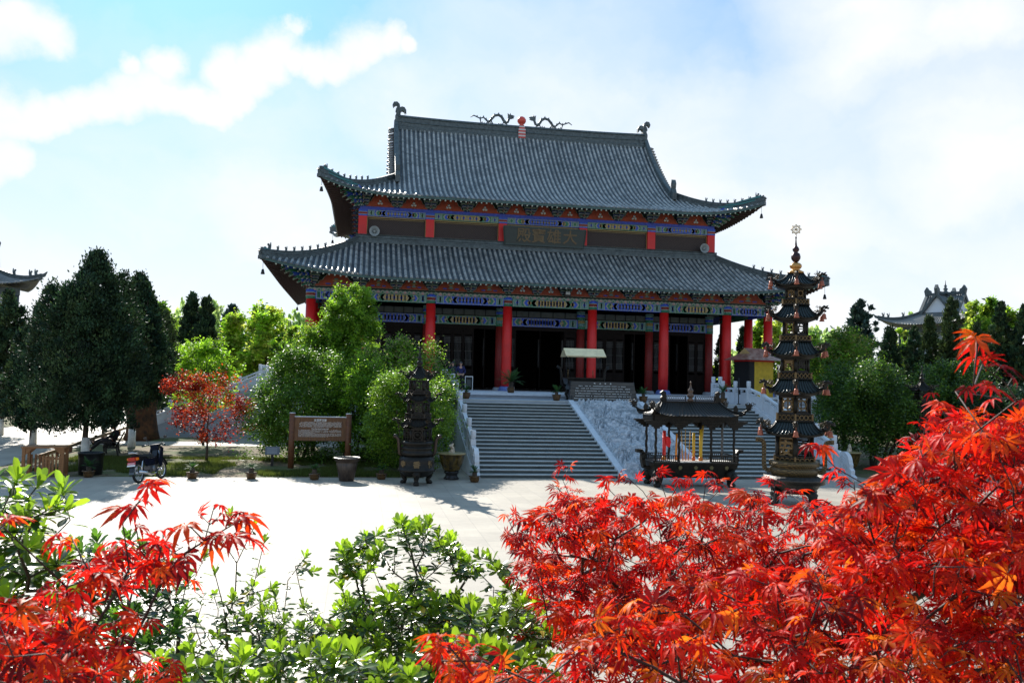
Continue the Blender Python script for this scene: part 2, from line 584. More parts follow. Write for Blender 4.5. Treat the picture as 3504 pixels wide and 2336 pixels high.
def grass_blades(n, x0, x1, y0, y1, h=.07):
    px = rng.uniform(x0, x1, n); py = rng.uniform(y0, y1, n)
    keep = np.array([noise.noise(Vector((a * .35, b * .35, 9))) + 0.25 * noise.noise(Vector((a * 1.7, b * 1.7, 5))) > -0.06 for a, b in zip(px, py)])
    px, py = px[keep], py[keep]; n = len(px)
    a = rng.uniform(0, PI, n); hh = rng.uniform(.5, 1.3, n) * h; w_ = .012
    z0 = np.full(n, 0.0)
    dx, dy = np.cos(a) * w_, np.sin(a) * w_
    lx, ly = rng.normal(0, .03, n), rng.normal(0, .03, n)
    V = np.stack([np.stack([px - dx, py - dy, z0], 1), np.stack([px + dx, py + dy, z0], 1), np.stack([px + lx, py + ly, hh + .1], 1)], 1).reshape(-1, 3)
    F = np.arange(3 * n).reshape(-1, 3)
    c = np.array([.055, .085, .018]) * rng.uniform(.5, 1.5, (n, 1)) + rng.uniform(0, .05, (n, 1)) * np.array([1, .8, .2])
    me = np_mesh('grass', V, F, FM_grass, np.repeat(c, 3, 0))
    o = link('grass', me); o['kind'] = 'stuff'; o['label'] = 'short green grass tufts on the lawn beside the paving'; o['category'] = 'grass'


FM_grass = foliage_mat('grass blades', .4, .6, .2)
grass_blades(90000, -23.0, -9.5, -21.3, -15)
# ------------------------------------------------------------------ the hall
ZF = 2.97                      # hall floor
ZL = 2.69                      # stair landing
XS = [-14.80, -11.89, -7.56, -2.75, 2.75, 7.56, 11.89, 14.80]
PY = 2.90                      # wall line / upper columns
YB = 21.17                     # back column line
YR = 10.586                    # ridge
ZC = 8.26                      # top of lower columns (underside of painted beam)


def tile_mat(nm, c0, c1, rough):
    m = bpy.data.materials.new(nm); m.use_nodes = True
    t = m.node_tree; b = t.nodes['Principled BSDF']
    uv = t.nodes.new('ShaderNodeUVMap')
    sx = t.nodes.new('ShaderNodeSeparateXYZ'); t.links.new(uv.outputs[0], sx.inputs[0])
    fr = nmath(t, 'FRACT', nmath(t, 'MULTIPLY', sx.outputs['Y'], 4.2))
    tcn = t.nodes.new('ShaderNodeTexCoord')
    nz = t.nodes.new('ShaderNodeTexNoise'); nz.inputs['Scale'].default_value = 1.1; nz.inputs['Detail'].default_value = 9
    nz.inputs['Roughness'].default_value = .75
    t.links.new(tcn.outputs['Object'], nz.inputs['Vector'])
    wn = t.nodes.new('ShaderNodeTexWhiteNoise'); wn.noise_dimensions = '2D'
    cmb = t.nodes.new('ShaderNodeCombineXYZ')
    t.links.new(nmath(t, 'FLOOR', nmath(t, 'MULTIPLY', sx.outputs['Y'], 4.2)), cmb.inputs[1])
    t.links.new(nmath(t, 'ROUND', nmath(t, 'MULTIPLY', sx.outputs['X'], 6.06)), cmb.inputs[0])
    t.links.new(cmb.outputs[0], wn.inputs['Vector'])
    rp = t.nodes.new('ShaderNodeValToRGB'); e = rp.color_ramp.elements
    e[0].position = .3; e[0].color = (*c0, 1)
    e[1].position = .72; e[1].color = (*c1, 1)
    nb_ = t.nodes.new('ShaderNodeTexNoise'); nb_.inputs['Scale'].default_value = .28; nb_.inputs['Detail'].default_value = 5
    t.links.new(tcn.outputs['Object'], nb_.inputs['Vector'])
    f = nmath(t, 'ADD', nmath(t, 'MULTIPLY', nz.outputs['Fac'], .45), nmath(t, 'MULTIPLY', wn.outputs['Value'], .34))
    f = nmath(t, 'ADD', f, nmath(t, 'MULTIPLY', nb_.outputs['Fac'], .30))
    t.links.new(f, rp.inputs['Fac'])
    dk = nmath(t, 'SUBTRACT', 1.0, nmath(t, 'MULTIPLY', nmath(t, 'LESS_THAN', fr, .13), .55))
    mx = t.nodes.new('ShaderNodeVectorMath'); mx.operation = 'SCALE'
    t.links.new(rp.outputs['Color'], mx.inputs[0]); t.links.new(dk, mx.inputs['Scale'])
    t.links.new(mx.outputs[0], b.inputs['Base Color'])
    b.inputs['Roughness'].default_value = rough
    b.inputs['Specular IOR Level'].default_value = .8
    bp = t.nodes.new('ShaderNodeBump'); bp.inputs['Strength'].default_value = .7; bp.inputs['Distance'].default_value = .03
    h = nmath(t, 'ADD', fr, nmath(t, 'MULTIPLY', nz.outputs['Fac'], 1.5))
    t.links.new(h, bp.inputs['Height']); t.links.new(bp.outputs[0], b.inputs['Normal'])
    return m


M_tile = tile_mat('grey clay cover tile', (0.12, 0.13, 0.125), (0.42, 0.43, 0.41), .36)  # clay lightened, brightness of the raised rows put into the colour
M_pan = tile_mat('pan tile with trough shade', (0.016, 0.024, 0.030), (0.055, 0.072, 0.085), .6)  # same clay darkened, shade of the troughs put into the colour
M_ridge = mat('dark ridge brick', (0.045, 0.065, 0.07), 0.55, var=0.4, vscale=5, bump=0.5, bscale=16, col2=(0.10, 0.13, 0.135))
M_soffit = mat('soffit boards', (0.07, 0.03, 0.022), 0.8, var=0.3)


class Roof:
    """One hipped roof skirt. prof(v): height at distance v outside the wall line; Lx, Ly: half lengths of the wall line."""
    def __init__(self, cx, cy, Lx, Ly, V, prof, tipv, lift, c0, vtopx, vtopy, gx=None, up_local=None, sp=0.33):
        self.__dict__.update(locals())

    def c(self, s, Ln):
        a = Ln - self.c0
        return min(1.0, max(0.0, (abs(s) - a) / (Ln + self.tipv - a)))

    def ve(self, s, Ln):
        return self.V + (self.tipv - self.V) * self.c(s, Ln) ** 2.4

    def z(self, s, v, Ln):
        c = self.c(s, Ln)
        t = min(1.0, max(0.0, (v + 1.0) / (self.V + 1.0)))
        return self.prof(v) + self.lift * c ** 2.3 * t

    def world(self, side, s, v, z):
        if side == 0: return (self.cx + s, self.cy - self.Ly - v, z)
        if side == 2: return (self.cx - s, self.cy + self.Ly + v, z)
        if side == 1: return (self.cx + self.Lx + v, self.cy + s, z)
        return (self.cx - self.Lx - v, self.cy - s, z)

    def side(self, k):
        front = k in (0, 2)
        Ln = self.Lx if front else self.Ly
        vt = self.vtopx if front else self.vtopy          # v at the top edge of this side
        n = int(round(2 * (Ln + self.tipv) / self.sp)) // 2
        ss = [i * self.sp for i in range(-n, n + 1)]
        vals = []
        for s in ss:
            ve = self.ve(s, Ln)
            vtop = vt if (abs(s) - Ln) < vt or (front and self.gx is not None and abs(s) < self.gx) else abs(s) - Ln
            if front and self.gx is not None and abs(s) >= self.gx:
                vtop = max(abs(s) - Ln, -(Ln - self.gx))
            if vtop > ve - 0.03: vtop = ve - 0.03
            vals.append((s, vtop, ve))
        NS = 16
        # sheet between the rows, with thickness
        V = []; UV = []; F = []
        rows = []
        for (s, a, b_) in vals:
            row = []
            ln = 0; last = None
            for i in range(NS + 1):
                v = a + (b_ - a) * i / NS
                p = Vector(self.world(k, s, v, self.z(s, v, Ln)))
                if last is not None: ln += (p - last).length
                last = p
                row.append((p, ln))
            tot = row[-1][1]
            rows.append([(p, tot - l) for p, l in row])
        # tops that jump (gable edge) are split
        for i, row in enumerate(rows):
            for p, l in row:
                V.append(p); UV.append((vals[i][0], l))
        for i in range(len(rows) - 1):
            if abs(vals[i][1] - vals[i + 1][1]) > 1.5:
                a0_ = max(vals[i][1], vals[i + 1][1]); base = len(V)
                for q in (i, i + 1):
                    s_, _, be = vals[q]
                    for j in range(NS + 1):
                        v = a0_ + (be - a0_) * j / NS
                        V.append(Vector(self.world(k, s_, v, self.z(s_, v, Ln)))); UV.append((s_, be - v))
                for j in range(NS):
                    F.append((base + j, base + j + 1, base + NS + 2 + j, base + NS + 1 + j))
                continue
            for j in range(NS):
                a = i * (NS + 1) + j
                F.append((a, a + 1, a + NS + 2, a + NS + 1))
        top = self._mesh('tiles', V, F, UV, m_=M_pan)
        # round cover tiles
        V = []; UV = []; F = []
        R = 0.088
        for i, (s, a, b_) in enumerate(vals):
            row = rows[i]
            base = len(V)
            dirn = Vector(self.world(k, 1, 0, 0)) - Vector(self.world(k, 0, 0, 0))
            for j, (p, l) in enumerate(row):
                q = row[min(j + 1, NS)][0] - row[max(j - 1, 0)][0]
                nrm = dirn.cross(q).normalized()
                if nrm.z < 0: nrm = -nrm
                for m_ in range(6):
                    t = PI * m_ / 5
                    V.append(p + dirn * (math.cos(t) * R) + nrm * (math.sin(t) * R * 1.1 - .01)); UV.append((s + .5 * self.sp, l))
            for j in range(NS):
                for m_ in range(5):
                    a0 = base + j * 6 + m_
                    F.append((a0, a0 + 1, a0 + 7, a0 + 6))
            e = base + NS * 6
            F.append(tuple(e + m_ for m_ in range(6)))
        tubes = self._mesh('cover_tiles', V, F, UV, True)
        return top, tubes, vals, Ln

    def _mesh(self, nm, V, F, UV, sm=False, m_=None):
        me = bpy.data.meshes.new(nm)
        me.from_pydata([tuple(p) for p in V], [], F)
        uvl = me.uv_layers.new(name='UVMap')
        li = np.zeros(len(me.loops), np.int32); me.loops.foreach_get('vertex_index', li)
        uvl.data.foreach_set('uv', np.asarray(UV, np.float32)[li].ravel())
        me.materials.append(m_ or M_tile)
        if sm: me.polygons.foreach_set('use_smooth', np.ones(len(me.polygons), bool))
        me.update()
        return me

    def hip_path(self, sx, sy, v0, n=16, up=0.0):
        pts = []
        for i in range(n + 1):
            v = v0 + (self.tipv - v0) * i / n
            z = self.z(self.Lx + v, v, self.Lx)
            pts.append(Vector((self.cx + sx * (self.Lx + v), self.cy + sy * (self.Ly + v), z + up)))
        return pts

    def soffit(self, k, mb, drop=0.16):
        front = k in (0, 2)
        Ln = self.Lx if front else self.Ly
        n = 40
        prev = None
        for i in range(n + 1):
            s = -(Ln + self.tipv) + 2 * (Ln + self.tipv) * i / n
            ve = self.ve(s, Ln) - .04
            a = max(-0.15, min(abs(s) - Ln, ve - .02))
            pts = []
            for j in range(5):
                v = a + (ve - a) * j / 4
                pts.append(Vector(self.world(k, s, v, self.z(s, v, Ln) - drop - .05 * (1 - j / 4))))
            if prev:
                for j in range(4):
                    mb.add([prev[j], pts[j], pts[j + 1], prev[j + 1]], [(0, 1, 2, 3)], 0)
                # fascia closing the edge
                up0 = prev[4] + Vector((0, 0, drop)); up1 = pts[4] + Vector((0, 0, drop))
                mb.add([prev[4], pts[4], up1, up0], [(0, 1, 2, 3)], 1)
            prev = pts

    def rafters(self, k, mb, drop=0.24):
        front = k in (0, 2)
        Ln = self.Lx if front else self.Ly
        n = int((Ln + self.tipv * .9) / .33)
        for i in range(-n, n + 1):
            s = (i + .5) * .33
            if abs(s) > Ln + self.tipv - .3: continue
            ve = self.ve(s, Ln) - .10
            v0 = max(-.1, abs(s) - Ln)
            a = Vector(self.world(k, s, max(v0, ve - 1.3), self.z(s, max(v0, ve - 1.3), Ln) - drop))
            b = Vector(self.world(k, s, ve, self.z(s, ve, Ln) - drop + .02))
            if (b - a).length < .1: continue
            mb.beam(a, b, .10, .10, 0)
            d = (b - a).normalized()
            mb.beam(b, b + d * .02, .085, .085, 1)


def ridge_sweep(mb, pts, w_, h, mi=0, cap=True):
    """moulded ridge: a box with a wider foot and a rounded coping"""
    prof = [(-w_ * .5, -.15), (-w_ * .5, h * .12), (-w_ * .32, h * .18), (-w_ * .32, h * .42), (-w_ * .40, h * .46), (-w_ * .32, h * .52), (-w_ * .32, h * .80), (-w_ * .46, h * .86), (-w_ * .30, h)]
    prof = prof + [(-a, b) for a, b in reversed(prof)]
    n = len(prof); vs = []; fs = []
    for i, p in enumerate(pts):
        d = pts[min(i + 1, len(pts) - 1)] - pts[max(i - 1, 0)]
        s = Vector((d.y, -d.x, 0)).normalized()
        for a, b in prof:
            vs.append(p + s * a + Vector((0, 0, b)))
    for i in range(len(pts) - 1):
        for k in range(n):
            k2 = (k + 1) % n
            fs.append((i * n + k, i * n + k2, (i + 1) * n + k2, (i + 1) * n + k))
    fs.append(tuple(range(n - 1, -1, -1))); fs.append(tuple((len(pts) - 1) * n + k for k in range(n)))
    mb.add(vs, fs, mi)


def beast_fig(mb, p, d, h=.42):
    """small ridge figure: seated beast with raised head and tail flame, facing d"""
    d = Vector((d.x, d.y, 0)).normalized(); u = Vector((0, 0, 1))
    pl = [(-.10, 0), (.12, 0), (.13, .10), (.09, .28), (.16, .34), (.20, .44), (.12, .52), (.04, .46), (.0, .30), (-.06, .34), (-.12, .62), (-.16, .36), (-.14, .12)]
    s = h / .6
    mb.prism([(a * s, b * s) for a, b in pl], p, d, u, .09 * s * 1.2)


def hip_head(mb, p, d, s=1.0):
    """dragon head finishing a hip ridge"""
    d = Vector((d.x, d.y, 0)).normalized(); u = Vector((0, 0, 1))
    pl = [(-.5, -.12), (.0, -.10), (.30, -.02), (.52, .02), (.40, .12), (.58, .22), (.44, .30), (.30, .30), (.36, .46), (.20, .36), (.10, .52), (.0, .36), (-.18, .44), (-.26, .26), (-.5, .24)]
    mb.prism([(a * s, b * s) for a, b in pl], p, d, u, .22 * s)
    mb.prism([(a * s * .7 + .1 * s, b * s * .6 + .03) for a, b in pl], p, d, u, .30 * s)


hall = thing('temple_hall', 'large double eaved temple hall with red columns and grey tiled roofs above the stair', 'temple hall', (0, 0, 0))

# ---- platform under the hall, and the landing
terr = thing('stone_terrace', 'raised blue grey stone terrace carrying the temple hall', 'terrace', (0, 0, 0))
b = MB(); b.box(-17.3, 17.3, -2.8, 24.6, -0.3, ZF - .12); b.box(-7.9, 7.9, -9.2, -2.81, -.3, ZF - .12); b.build('platform', M_floor, terr)
b = MB(); b.box(-17.42, 17.42, -2.92, 24.72, ZF - .12, ZF); b.box(-8.0, 8.0, -9.32, -2.93, ZF - .12, ZF); b.build('platform_coping', M_stone, terr)
b = MB(); b.box(-7.3, 7.3, -12.76, -9.33, -0.3, ZL); b.build('landing', M_floor, terr)

# ---- columns
cols = []
for i, x in enumerate(XS):
    cols.append((x, 0.0))
for y in (PY, 7.0, YR, 14.1, YB - PY, YB):
    for x in (XS[0], XS[-1]): cols.append((x, y))
for (x, y) in cols:
    b = MB()
    b.lathe([(.30, 0.28), (.315, 1.2), (.31, 3.0), (.285, ZC - ZF - .02)], 20)
    c = b.build('column', M_red, hall, (x, y, ZF))
    b = MB(); b.lathe([(.50, 0), (.50, .06), (.44, .10), (.46, .18), (.36, .28)], 20); b.build('column_base', mat('blue painted base', (.10, .16, .42), .6, var=.15) if y < 1 else M_floor, c)
    b = MB()
    for (z0, z1, mi) in ((ZC - ZF, ZC - ZF + .14, 0), (ZC - ZF + .14, ZC - ZF + .20, 1), (ZC - ZF + .20, ZC - ZF + .34, 2), (ZC - ZF + .34, ZC - ZF + .39, 1), (ZC - ZF + .39, ZC - ZF + .56, 3)):
        b.cyl(0, 0, z0, z1, .318 if mi == 1 else .31, n=20, mi=mi)
    b.build('painted_collar', [M_green, M_cream, M_red_dark, M_blue], c)
# inner row on the wall line
for x in XS[1:-1]:
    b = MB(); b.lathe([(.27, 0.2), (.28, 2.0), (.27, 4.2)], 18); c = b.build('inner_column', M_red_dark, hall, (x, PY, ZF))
    b = MB(); b.lathe([(.42, 0), (.42, .1), (.32, .2)], 18); b.build('column_base', M_floor, c)
    b = MB()
    z = 4.2
    for k in range(6):
        b.cyl(0, 0, z, z + .17, .285, n=18, mi=(0, 1, 2, 0, 3, 1)[k]); z += .17
        b.cyl(0, 0, z, z + .03, .292, n=18, mi=4); z += .03
    b.build('painted_band', [M_green, M_teal, M_gold, M_blue, M_cream], c)


# ---- painted beams
def painted_beam(x0, x1, y, z0, z1, alt=0, name='painted_beam', ax=0, dirn=-1, thick=.30):
    """beam with the painted cartouches laid as thin panels on the outer face"""
    b = MB()
    def bx(u0, u1, d0, d1, a, c, mi):
        if ax == 0: b.box(u0, u1, min(y + dirn * d0, y + dirn * d1), max(y + dirn * d0, y + dirn * d1), a, c, mi)
        else: b.box(min(y + dirn * d0, y + dirn * d1), max(y + dirn * d0, y + dirn * d1), u0, u1, a, c, mi)
    bx(x0, x1, -thick / 2, thick / 2, z0, z1, 1 if alt else 0)
    h = z1 - z0; f = thick / 2
    Lb = x1 - x0; a0, a1 = x0 + .34, x1 - .34
    bx(a0, a1, f, f + .004, z0 + .02, z0 + .045, 2); bx(a0, a1, f, f + .004, z1 - .045, z1 - .02, 2)
    def at_(u): return a0 + (a1 - a0) * u
    def dia(uc, wd, mi, d):
        # pointed cartouche
        xc = at_(uc); ww = wd * (a1 - a0) / 2; hh = h * .36; zc = (z0 + z1) / 2
        pl = [(-ww, 0), (-ww + hh * .7, -hh), (ww - hh * .7, -hh), (ww, 0), (ww - hh * .7, hh), (-ww + hh * .7, hh)]
        if ax == 0: b.prism([(p, q) for p, q in pl], (xc, y + dirn * (f + d), zc), (1, 0, 0), (0, 0, 1), .006, mi)
        else: b.prism([(p, q) for p, q in pl], (y + dirn * (f + d), xc, zc), (0, 1, 0), (0, 0, 1), .006, mi)
    ends = .10
    for (u0, u1, mi) in ((0, ends, 3), (1 - ends, 1, 3)):
        bx(at_(u0), at_(u1), f, f + .005, z0 + .06, z1 - .06, mi)
        bx(at_(u0) - .02, at_(u0) + .012, f, f + .008, z0, z1, 2); bx(at_(u1) - .012, at_(u1) + .02, f, f + .008, z0, z1, 2)
        uc = (u0 + u1) / 2
        dia(uc, ends * .6, 2, .008); dia(uc, ends * .42, 1 if not alt else 0, .012)
    for s_ in (-1, 1):
        for q, mi in ((.36, 2), (.34, 0 if alt else 1), (.30, 2), (.285, 1 if alt else 0)):
            dia(.5 + s_ * 0.02, q * 2, mi, .010 + (.36 - q) * .1)
    dia(.5, .44, 2, .022); dia(.5, .42, 5 if alt == 0 else 4, .026)
    n = max(3, int((a1 - a0) * .42 / .22))
    for i in range(n):
        dia(.5 - .18 + .36 * (i + .5) / n, .30 / n, (4, 2)[i % 2] if alt == 0 else (0, 2)[i % 2], .031)
    for s_ in (-1, 1):
        dia(.5 + s_ * .29, .06, 4, .024); dia(.5 + s_ * .29, .03, 2, .028)
    return b.build(name, [M_blue, M_green, M_cream, M_teal, M_gold, M_blue], hall)


for i in range(7):
    painted_beam(XS[i], XS[i + 1], 0, ZC, ZC + .52, i % 2)
ys = [0.0, PY, 7.0, YR, 14.1, YB - PY, YB]
for i in range(6):
    painted_beam(ys[i], ys[i + 1], XS[-1], ZC, ZC + .52, i % 2, ax=1, dirn=1)
    painted_beam(ys[i], ys[i + 1], XS[0], ZC, ZC + .52, i % 2, ax=1, dirn=-1)
for i in range(1, 6):
    painted_beam(XS[i], XS[i + 1], PY, 7.22, 7.80, (i + 1) % 2, name='inner_painted_beam')
    painted_beam(XS[i], XS[i + 1], PY, 14.0, 14.42, (i + 1) % 2, name='upper_painted_beam', thick=.34)
    painted_beam(XS[i], XS[i + 1], YB - PY, 14.0, 14.42, i % 2, name='upper_painted_beam', dirn=1, thick=.34)
for s_, dr in ((XS[1], -1), (XS[-2], 1)):
    for a, c in ((PY, 7.0), (7.0, YR), (YR, 14.1), (14.1, YB - PY)):
        painted_beam(a, c, s_, 14.0, 14.42, 0, name='upper_painted_beam', ax=1, dirn=dr, thick=.34)
# scalloped lotus moulding on top of the lower beam
b = MB()
def lotus_run(p0, p1, nrm):
    p0 = Vector(p0); p1 = Vector(p1); n = int((p1 - p0).length / .27); nrm = Vector(nrm)
    u = (p1 - p0).normalized()
    b.beam(p0 + Vector((0, 0, .07)), p1 + Vector((0, 0, .07)), .44, .14, 1)
    for i in range(n):
        c = p0 + (p1 - p0) * ((i + .5) / n) + nrm * .235
        pl = [(-.125, -.02), (.125, -.02)] + [(.125 * math.cos(t), .03 + .125 * math.sin(t)) for t in (0, .52, 1.05, 1.57, 2.09, 2.62, 3.14)]
        b.prism(pl, c, u, (0, 0, 1), .03, 0)
        b.prism([(x * .55, z * .55 - .0) for x, z in pl], c + nrm * .02, u, (0, 0, 1), .012, 2 + i % 2)
lotus_run((XS[0] - .2, 0, ZC + .525), (XS[-1] + .2, 0, ZC + .525), (0, -1, 0))
lotus_run((XS[-1], 0, ZC + .525), (XS[-1], YB, ZC + .525), (1, 0, 0))
lotus_run((XS[0], 0, ZC + .525), (XS[0], YB, ZC + .525), (-1, 0, 0))
b.build('lotus_moulding', [M_cream, M_teal, M_green, mat('dusty pink paint', (.5, .25, .28), .6)], hall)
# plain blue beam above the upper painted beam
b = MB()
for (p0, p1) in (((XS[1] - .2, PY, 14.52), (XS[-2] + .2, PY, 14.52)), ((XS[1], PY + .21, 14.52), (XS[1], YB - PY - .21, 14.52)), ((XS[-2], PY + .21, 14.52), (XS[-2], YB - PY - .21, 14.52)), ((XS[1] - .2, YB - PY, 14.52), (XS[-2] + .2, YB - PY, 14.52))):
    b.beam(p0, p1, .42, .19)
b.build('blue_beam', mat('blue frieze paint', (.035, .07, .42), .55, var=.35, vscale=6), hall)

# ---- bracket sets
def bracket_mesh(H, out, W, tiers=6, seed=0):
    """stepped dougong cluster: bowl blocks and arms in painted tiers, growing upward and outward (towards -y)"""
    b = MB(); th = H / tiers
    for k in range(tiers):
        z0 = k * th; z1 = z0 + th * .62
        wk = W * (.20 + .80 * ((k + .6) / tiers) ** .85)
        yo = -out * k / (tiers - 1)
        ca = (k + seed) % 2
        for r in range(max(0, k - 2), k + 1):
            yr = -out * r / (tiers - 1)
            wr_ = wk * (1 - .12 * (k - r))
            b.box(-wr_ / 2, wr_ / 2, yr - .065, yr + .065, z0, z1, ca)
            b.box(-wr_ / 2 - .006, wr_ / 2 + .006, yr - .074, yr - .066, z0 - .012, z0 + .022, 2)
            nb = 2 + k // 2 * 1
            for q in range(nb + 1):
                xb = -wr_ / 2 + wr_ * q / nb
                b.box(xb - .075, xb + .075, yr - .085, yr + .085, z1 + .003, z0 + th - .004, 1 - ca)
                if r == k: b.box(xb - .078, xb + .078, yr - .093, yr - .086, z1 + .010, z1 + .026, 2)
        # projecting tongue
        b.box(-.055, .055, yo - .30, yo + .1, z0 + .01, z1 - .01, 3 if k % 2 else ca)
        b.prism([(-.05, 0), (.05, 0), (0, -.07)], (0, yo - .31, z1 - .03), (1, 0, 0), (0, 0, 1), .02, 2)
    return b.mesh('bracket_set', [mat('deep green bracket paint', (.012, .07, .045), .6, var=.3), mat('deep blue bracket paint', (.015, .035, .16), .6, var=.3), M_cream, M_red_dark])


def panel_geo(b, w0, H, kind=0):
    """orange stepped panel between two bracket clusters, with its three pearls"""
    w1 = w0 * (.16 if w0 < 1.5 else .36)
    st = [(w0 / 2, 0), (w0 / 2 * .93, H * .10), (w0 / 2 * .80, H * .16), (w0 / 2 * .74, H * .34), (w0 / 2 * .60, H * .42), (w0 / 2 * .52, H * .62), (w1 / 2 * 1.25, H * .70), (w1 / 2, H * .88)]
    pl = st + [(-x, z) for x, z in reversed(st)]
    out = [(x * 1.06, z * 1.05 - .01) for x, z in pl]
    b.prism(out, (0, 0, 0), (1, 0, 0), (0, 0, 1), .03, 1)
    b.prism(pl, (0, -.022, .004), (1, 0, 0), (0, 0, 1), .03, 0)
    if kind == 0:
        r = .085
        for (x, z) in ((-.09, .24), (.09, .24), (0, .39)):
            b.lathe([(1e-3, -.02), (r, -.008), (r * .8, .03), (1e-3, .05)], 12, 2, (x, -.045, z * H / .9))
            me_n = len(b.v)
            # turn the disc to face outward
            for q in range(me_n - 48, me_n):
                vx, vy, vz = b.v[q]
                b.v[q] = (vx, -.04 - (vz - z * H / .9) * .8, z * H / .9 + (vy + .045))
            b.prism([(-.02, 0), (.02, 0), (0, .05)], (x, -.095, z * H / .9 + .01), (1, 0, 0), (0, 0, 1), .006, 4)
    else:
        for (x, z, w_, h_, mi) in ((0, .40, .34, .10, 5), (0, .50, .20, .09, 3), (-.34, .16, .26, .09, 4), (.34, .16, .26, .09, 4), (0, .20, .30, .09, 3), (0, .30, .18, .06, 1)):
            sc = w0 / 1.9
            pl2 = [(w_ / 2 * sc * math.cos(t), h_ / 2 * math.sin(t)) for t in np.linspace(0, 2 * PI, 9)[:-1]]
            b.prism(pl2, (x * sc, -.045, z * H), (1, 0, 0), (0, 0, 1), .02, mi)


M_pearl = mat('pearl white paint', (.62, .68, .62), .3)
PM = [M_orange, M_cream, M_pearl, M_teal, M_blue, M_gold]


def bracket_zone(nodes, z0, H, out, level):
    """nodes: list of (p0, p1, nrm, nsets between) bays; sets at bay ends + between, panels in the gaps"""
    bmesh_c = bracket_mesh(H, out, 1.25, seed=level)
    pcache = {}
    done = set()
    for (p0, p1, nrm, nb) in nodes:
        p0 = Vector(p0); p1 = Vector(p1); n = nb + 1
        rz = math.atan2(nrm[1], nrm[0]) + PI / 2
        for i in range(n + 1):
            p = p0 + (p1 - p0) * (i / n)
            key = (round(p.x, 2), round(p.y, 2), round(rz, 2))
            if key in done: continue
            done.add(key)
            link('bracket_set', bmesh_c, hall, (p.x, p.y, z0), rz)
        gap = (p1 - p0).length / n
        wk = round(gap - .30, 2)
        if wk not in pcache:
            b = MB(); panel_geo(b, wk, H, 0 if (level == 1 or gap < 2.0) else 1)
            pcache[wk] = b.mesh('bracket_panel', PM)
        for i in range(n):
            p = p0 + (p1 - p0) * ((i + .5) / n) + Vector(nrm) * .02
            link('bracket_panel', pcache[wk], hall, (p.x, p.y, z0 + .005), rz)


HU, HL = .92, .88
yu = [PY, 7.0, YR, 14.1, YB - PY]
nodes = [((XS[i], PY, 0), (XS[i + 1], PY, 0), (0, -1, 0), 2 if i == 3 else 1) for i in range(1, 6)]
nodes = [(a, c, n, (3 if abs(a[0] - XS[3]) < .01 and abs(c[0] - XS[4]) < .01 else 1)) for a, c, n, _ in nodes]
nodes = [(a, c, n, (2 if k == 3 else k)) for a, c, n, k in nodes]
for j in range(4):
    nodes.append(((XS[1], yu[j], 0), (XS[1], yu[j + 1], 0), (-1, 0, 0), 1))
    nodes.append(((XS[-2], yu[j], 0), (XS[-2], yu[j + 1], 0), (1, 0, 0), 1))
bracket_zone(nodes, 14.62, HU, .80, 1)
nodes = [((XS[i], 0, 0), (XS[i + 1], 0, 0), (0, -1, 0), 0 if i in (0, 6) else (2 if i == 3 else 1)) for i in range(7)]
for j in range(6):
    nodes.append(((XS[0], ys[j], 0), (XS[0], ys[j + 1], 0), (-1, 0, 0), 0 if j in (0, 5) else 1))
    nodes.append(((XS[-1], ys[j], 0), (XS[-1], ys[j + 1], 0), (1, 0, 0), 0 if j in (0, 5) else 1))
bracket_zone(nodes, ZC + .80, HL, .80, 0)
# backing wall behind brackets
b = MB()
b.box(XS[0] - .03, XS[-1] + .03, .03, .16, ZC + .66, ZC + 2.3); b.box(XS[0] - .03, XS[0] + .1, .17, YB, ZC + .66, ZC + 2.3); b.box(XS[-1] - .1, XS[-1] + .03, .17, YB, ZC + .66, ZC + 2.3)
b.box(XS[1] - .03, XS[-2] + .03, PY + .03, PY + .16, 14.62, 15.75); b.box(XS[1] - .03, XS[1] + .1, PY + .17, YB - PY, 14.62, 15.75); b.box(XS[-2] - .1, XS[-2] + .03, PY + .17, YB - PY, 14.62, 15.75)
b.box(XS[1], XS[-2], YB - PY + .03, YB - PY + .16, 12.4, 15.75)
b.build('frieze_board', mat('dark green frieze board', (.014, .03, .022), .7, var=.3), hall)
# fanned corner arms under the four corners of both eaves
for (lx, ly, z0, ln_) in ((XS[-1], 0, ZC + .85, 2.2), (XS[-2], PY, 14.7, 2.2)):
    for sx, sy in ((1, -1), (-1, -1), (1, 1), (-1, 1)):
        px_ = sx * lx; py_ = (ly if sy < 0 else YB - ly)
        b = MB()
        for k in range(6):
            z = z0 + k * .17
            for a in (0, 18, -18, 34, -34):
                ang = math.atan2(sy, sx) + math.radians(a)
                l_ = (.5 + .32 * k) * (1 if a == 0 else .78)
                d = Vector((math.cos(ang), math.sin(ang), 0))
                c0 = Vector((px_, py_, z))
                b.beam(c0, c0 + d * l_ + Vector((0, 0, .04)), .10, .12, (k % 2))
                b.beam(c0 + d * (l_ - .01) + Vector((0, 0, .02)), c0 + d * (l_ + .22) + Vector((0, 0, -.10)), .07, .07, 2 if a else 0)
        d = Vector((sx, sy, 0)).normalized()
        c0 = Vector((px_, py_, z0 + 1.0))
        tv = (2.8 if lx > 13 else 2.75)
        b.beam(c0, c0 + d * (tv * 1.30) + Vector((0, 0, .62)), .22, .26, 3)
        b.build('corner_bracket', [M_green, M_blue, M_cream, mat('teal beam paint', (.02, .16, .16), .5)], hall)

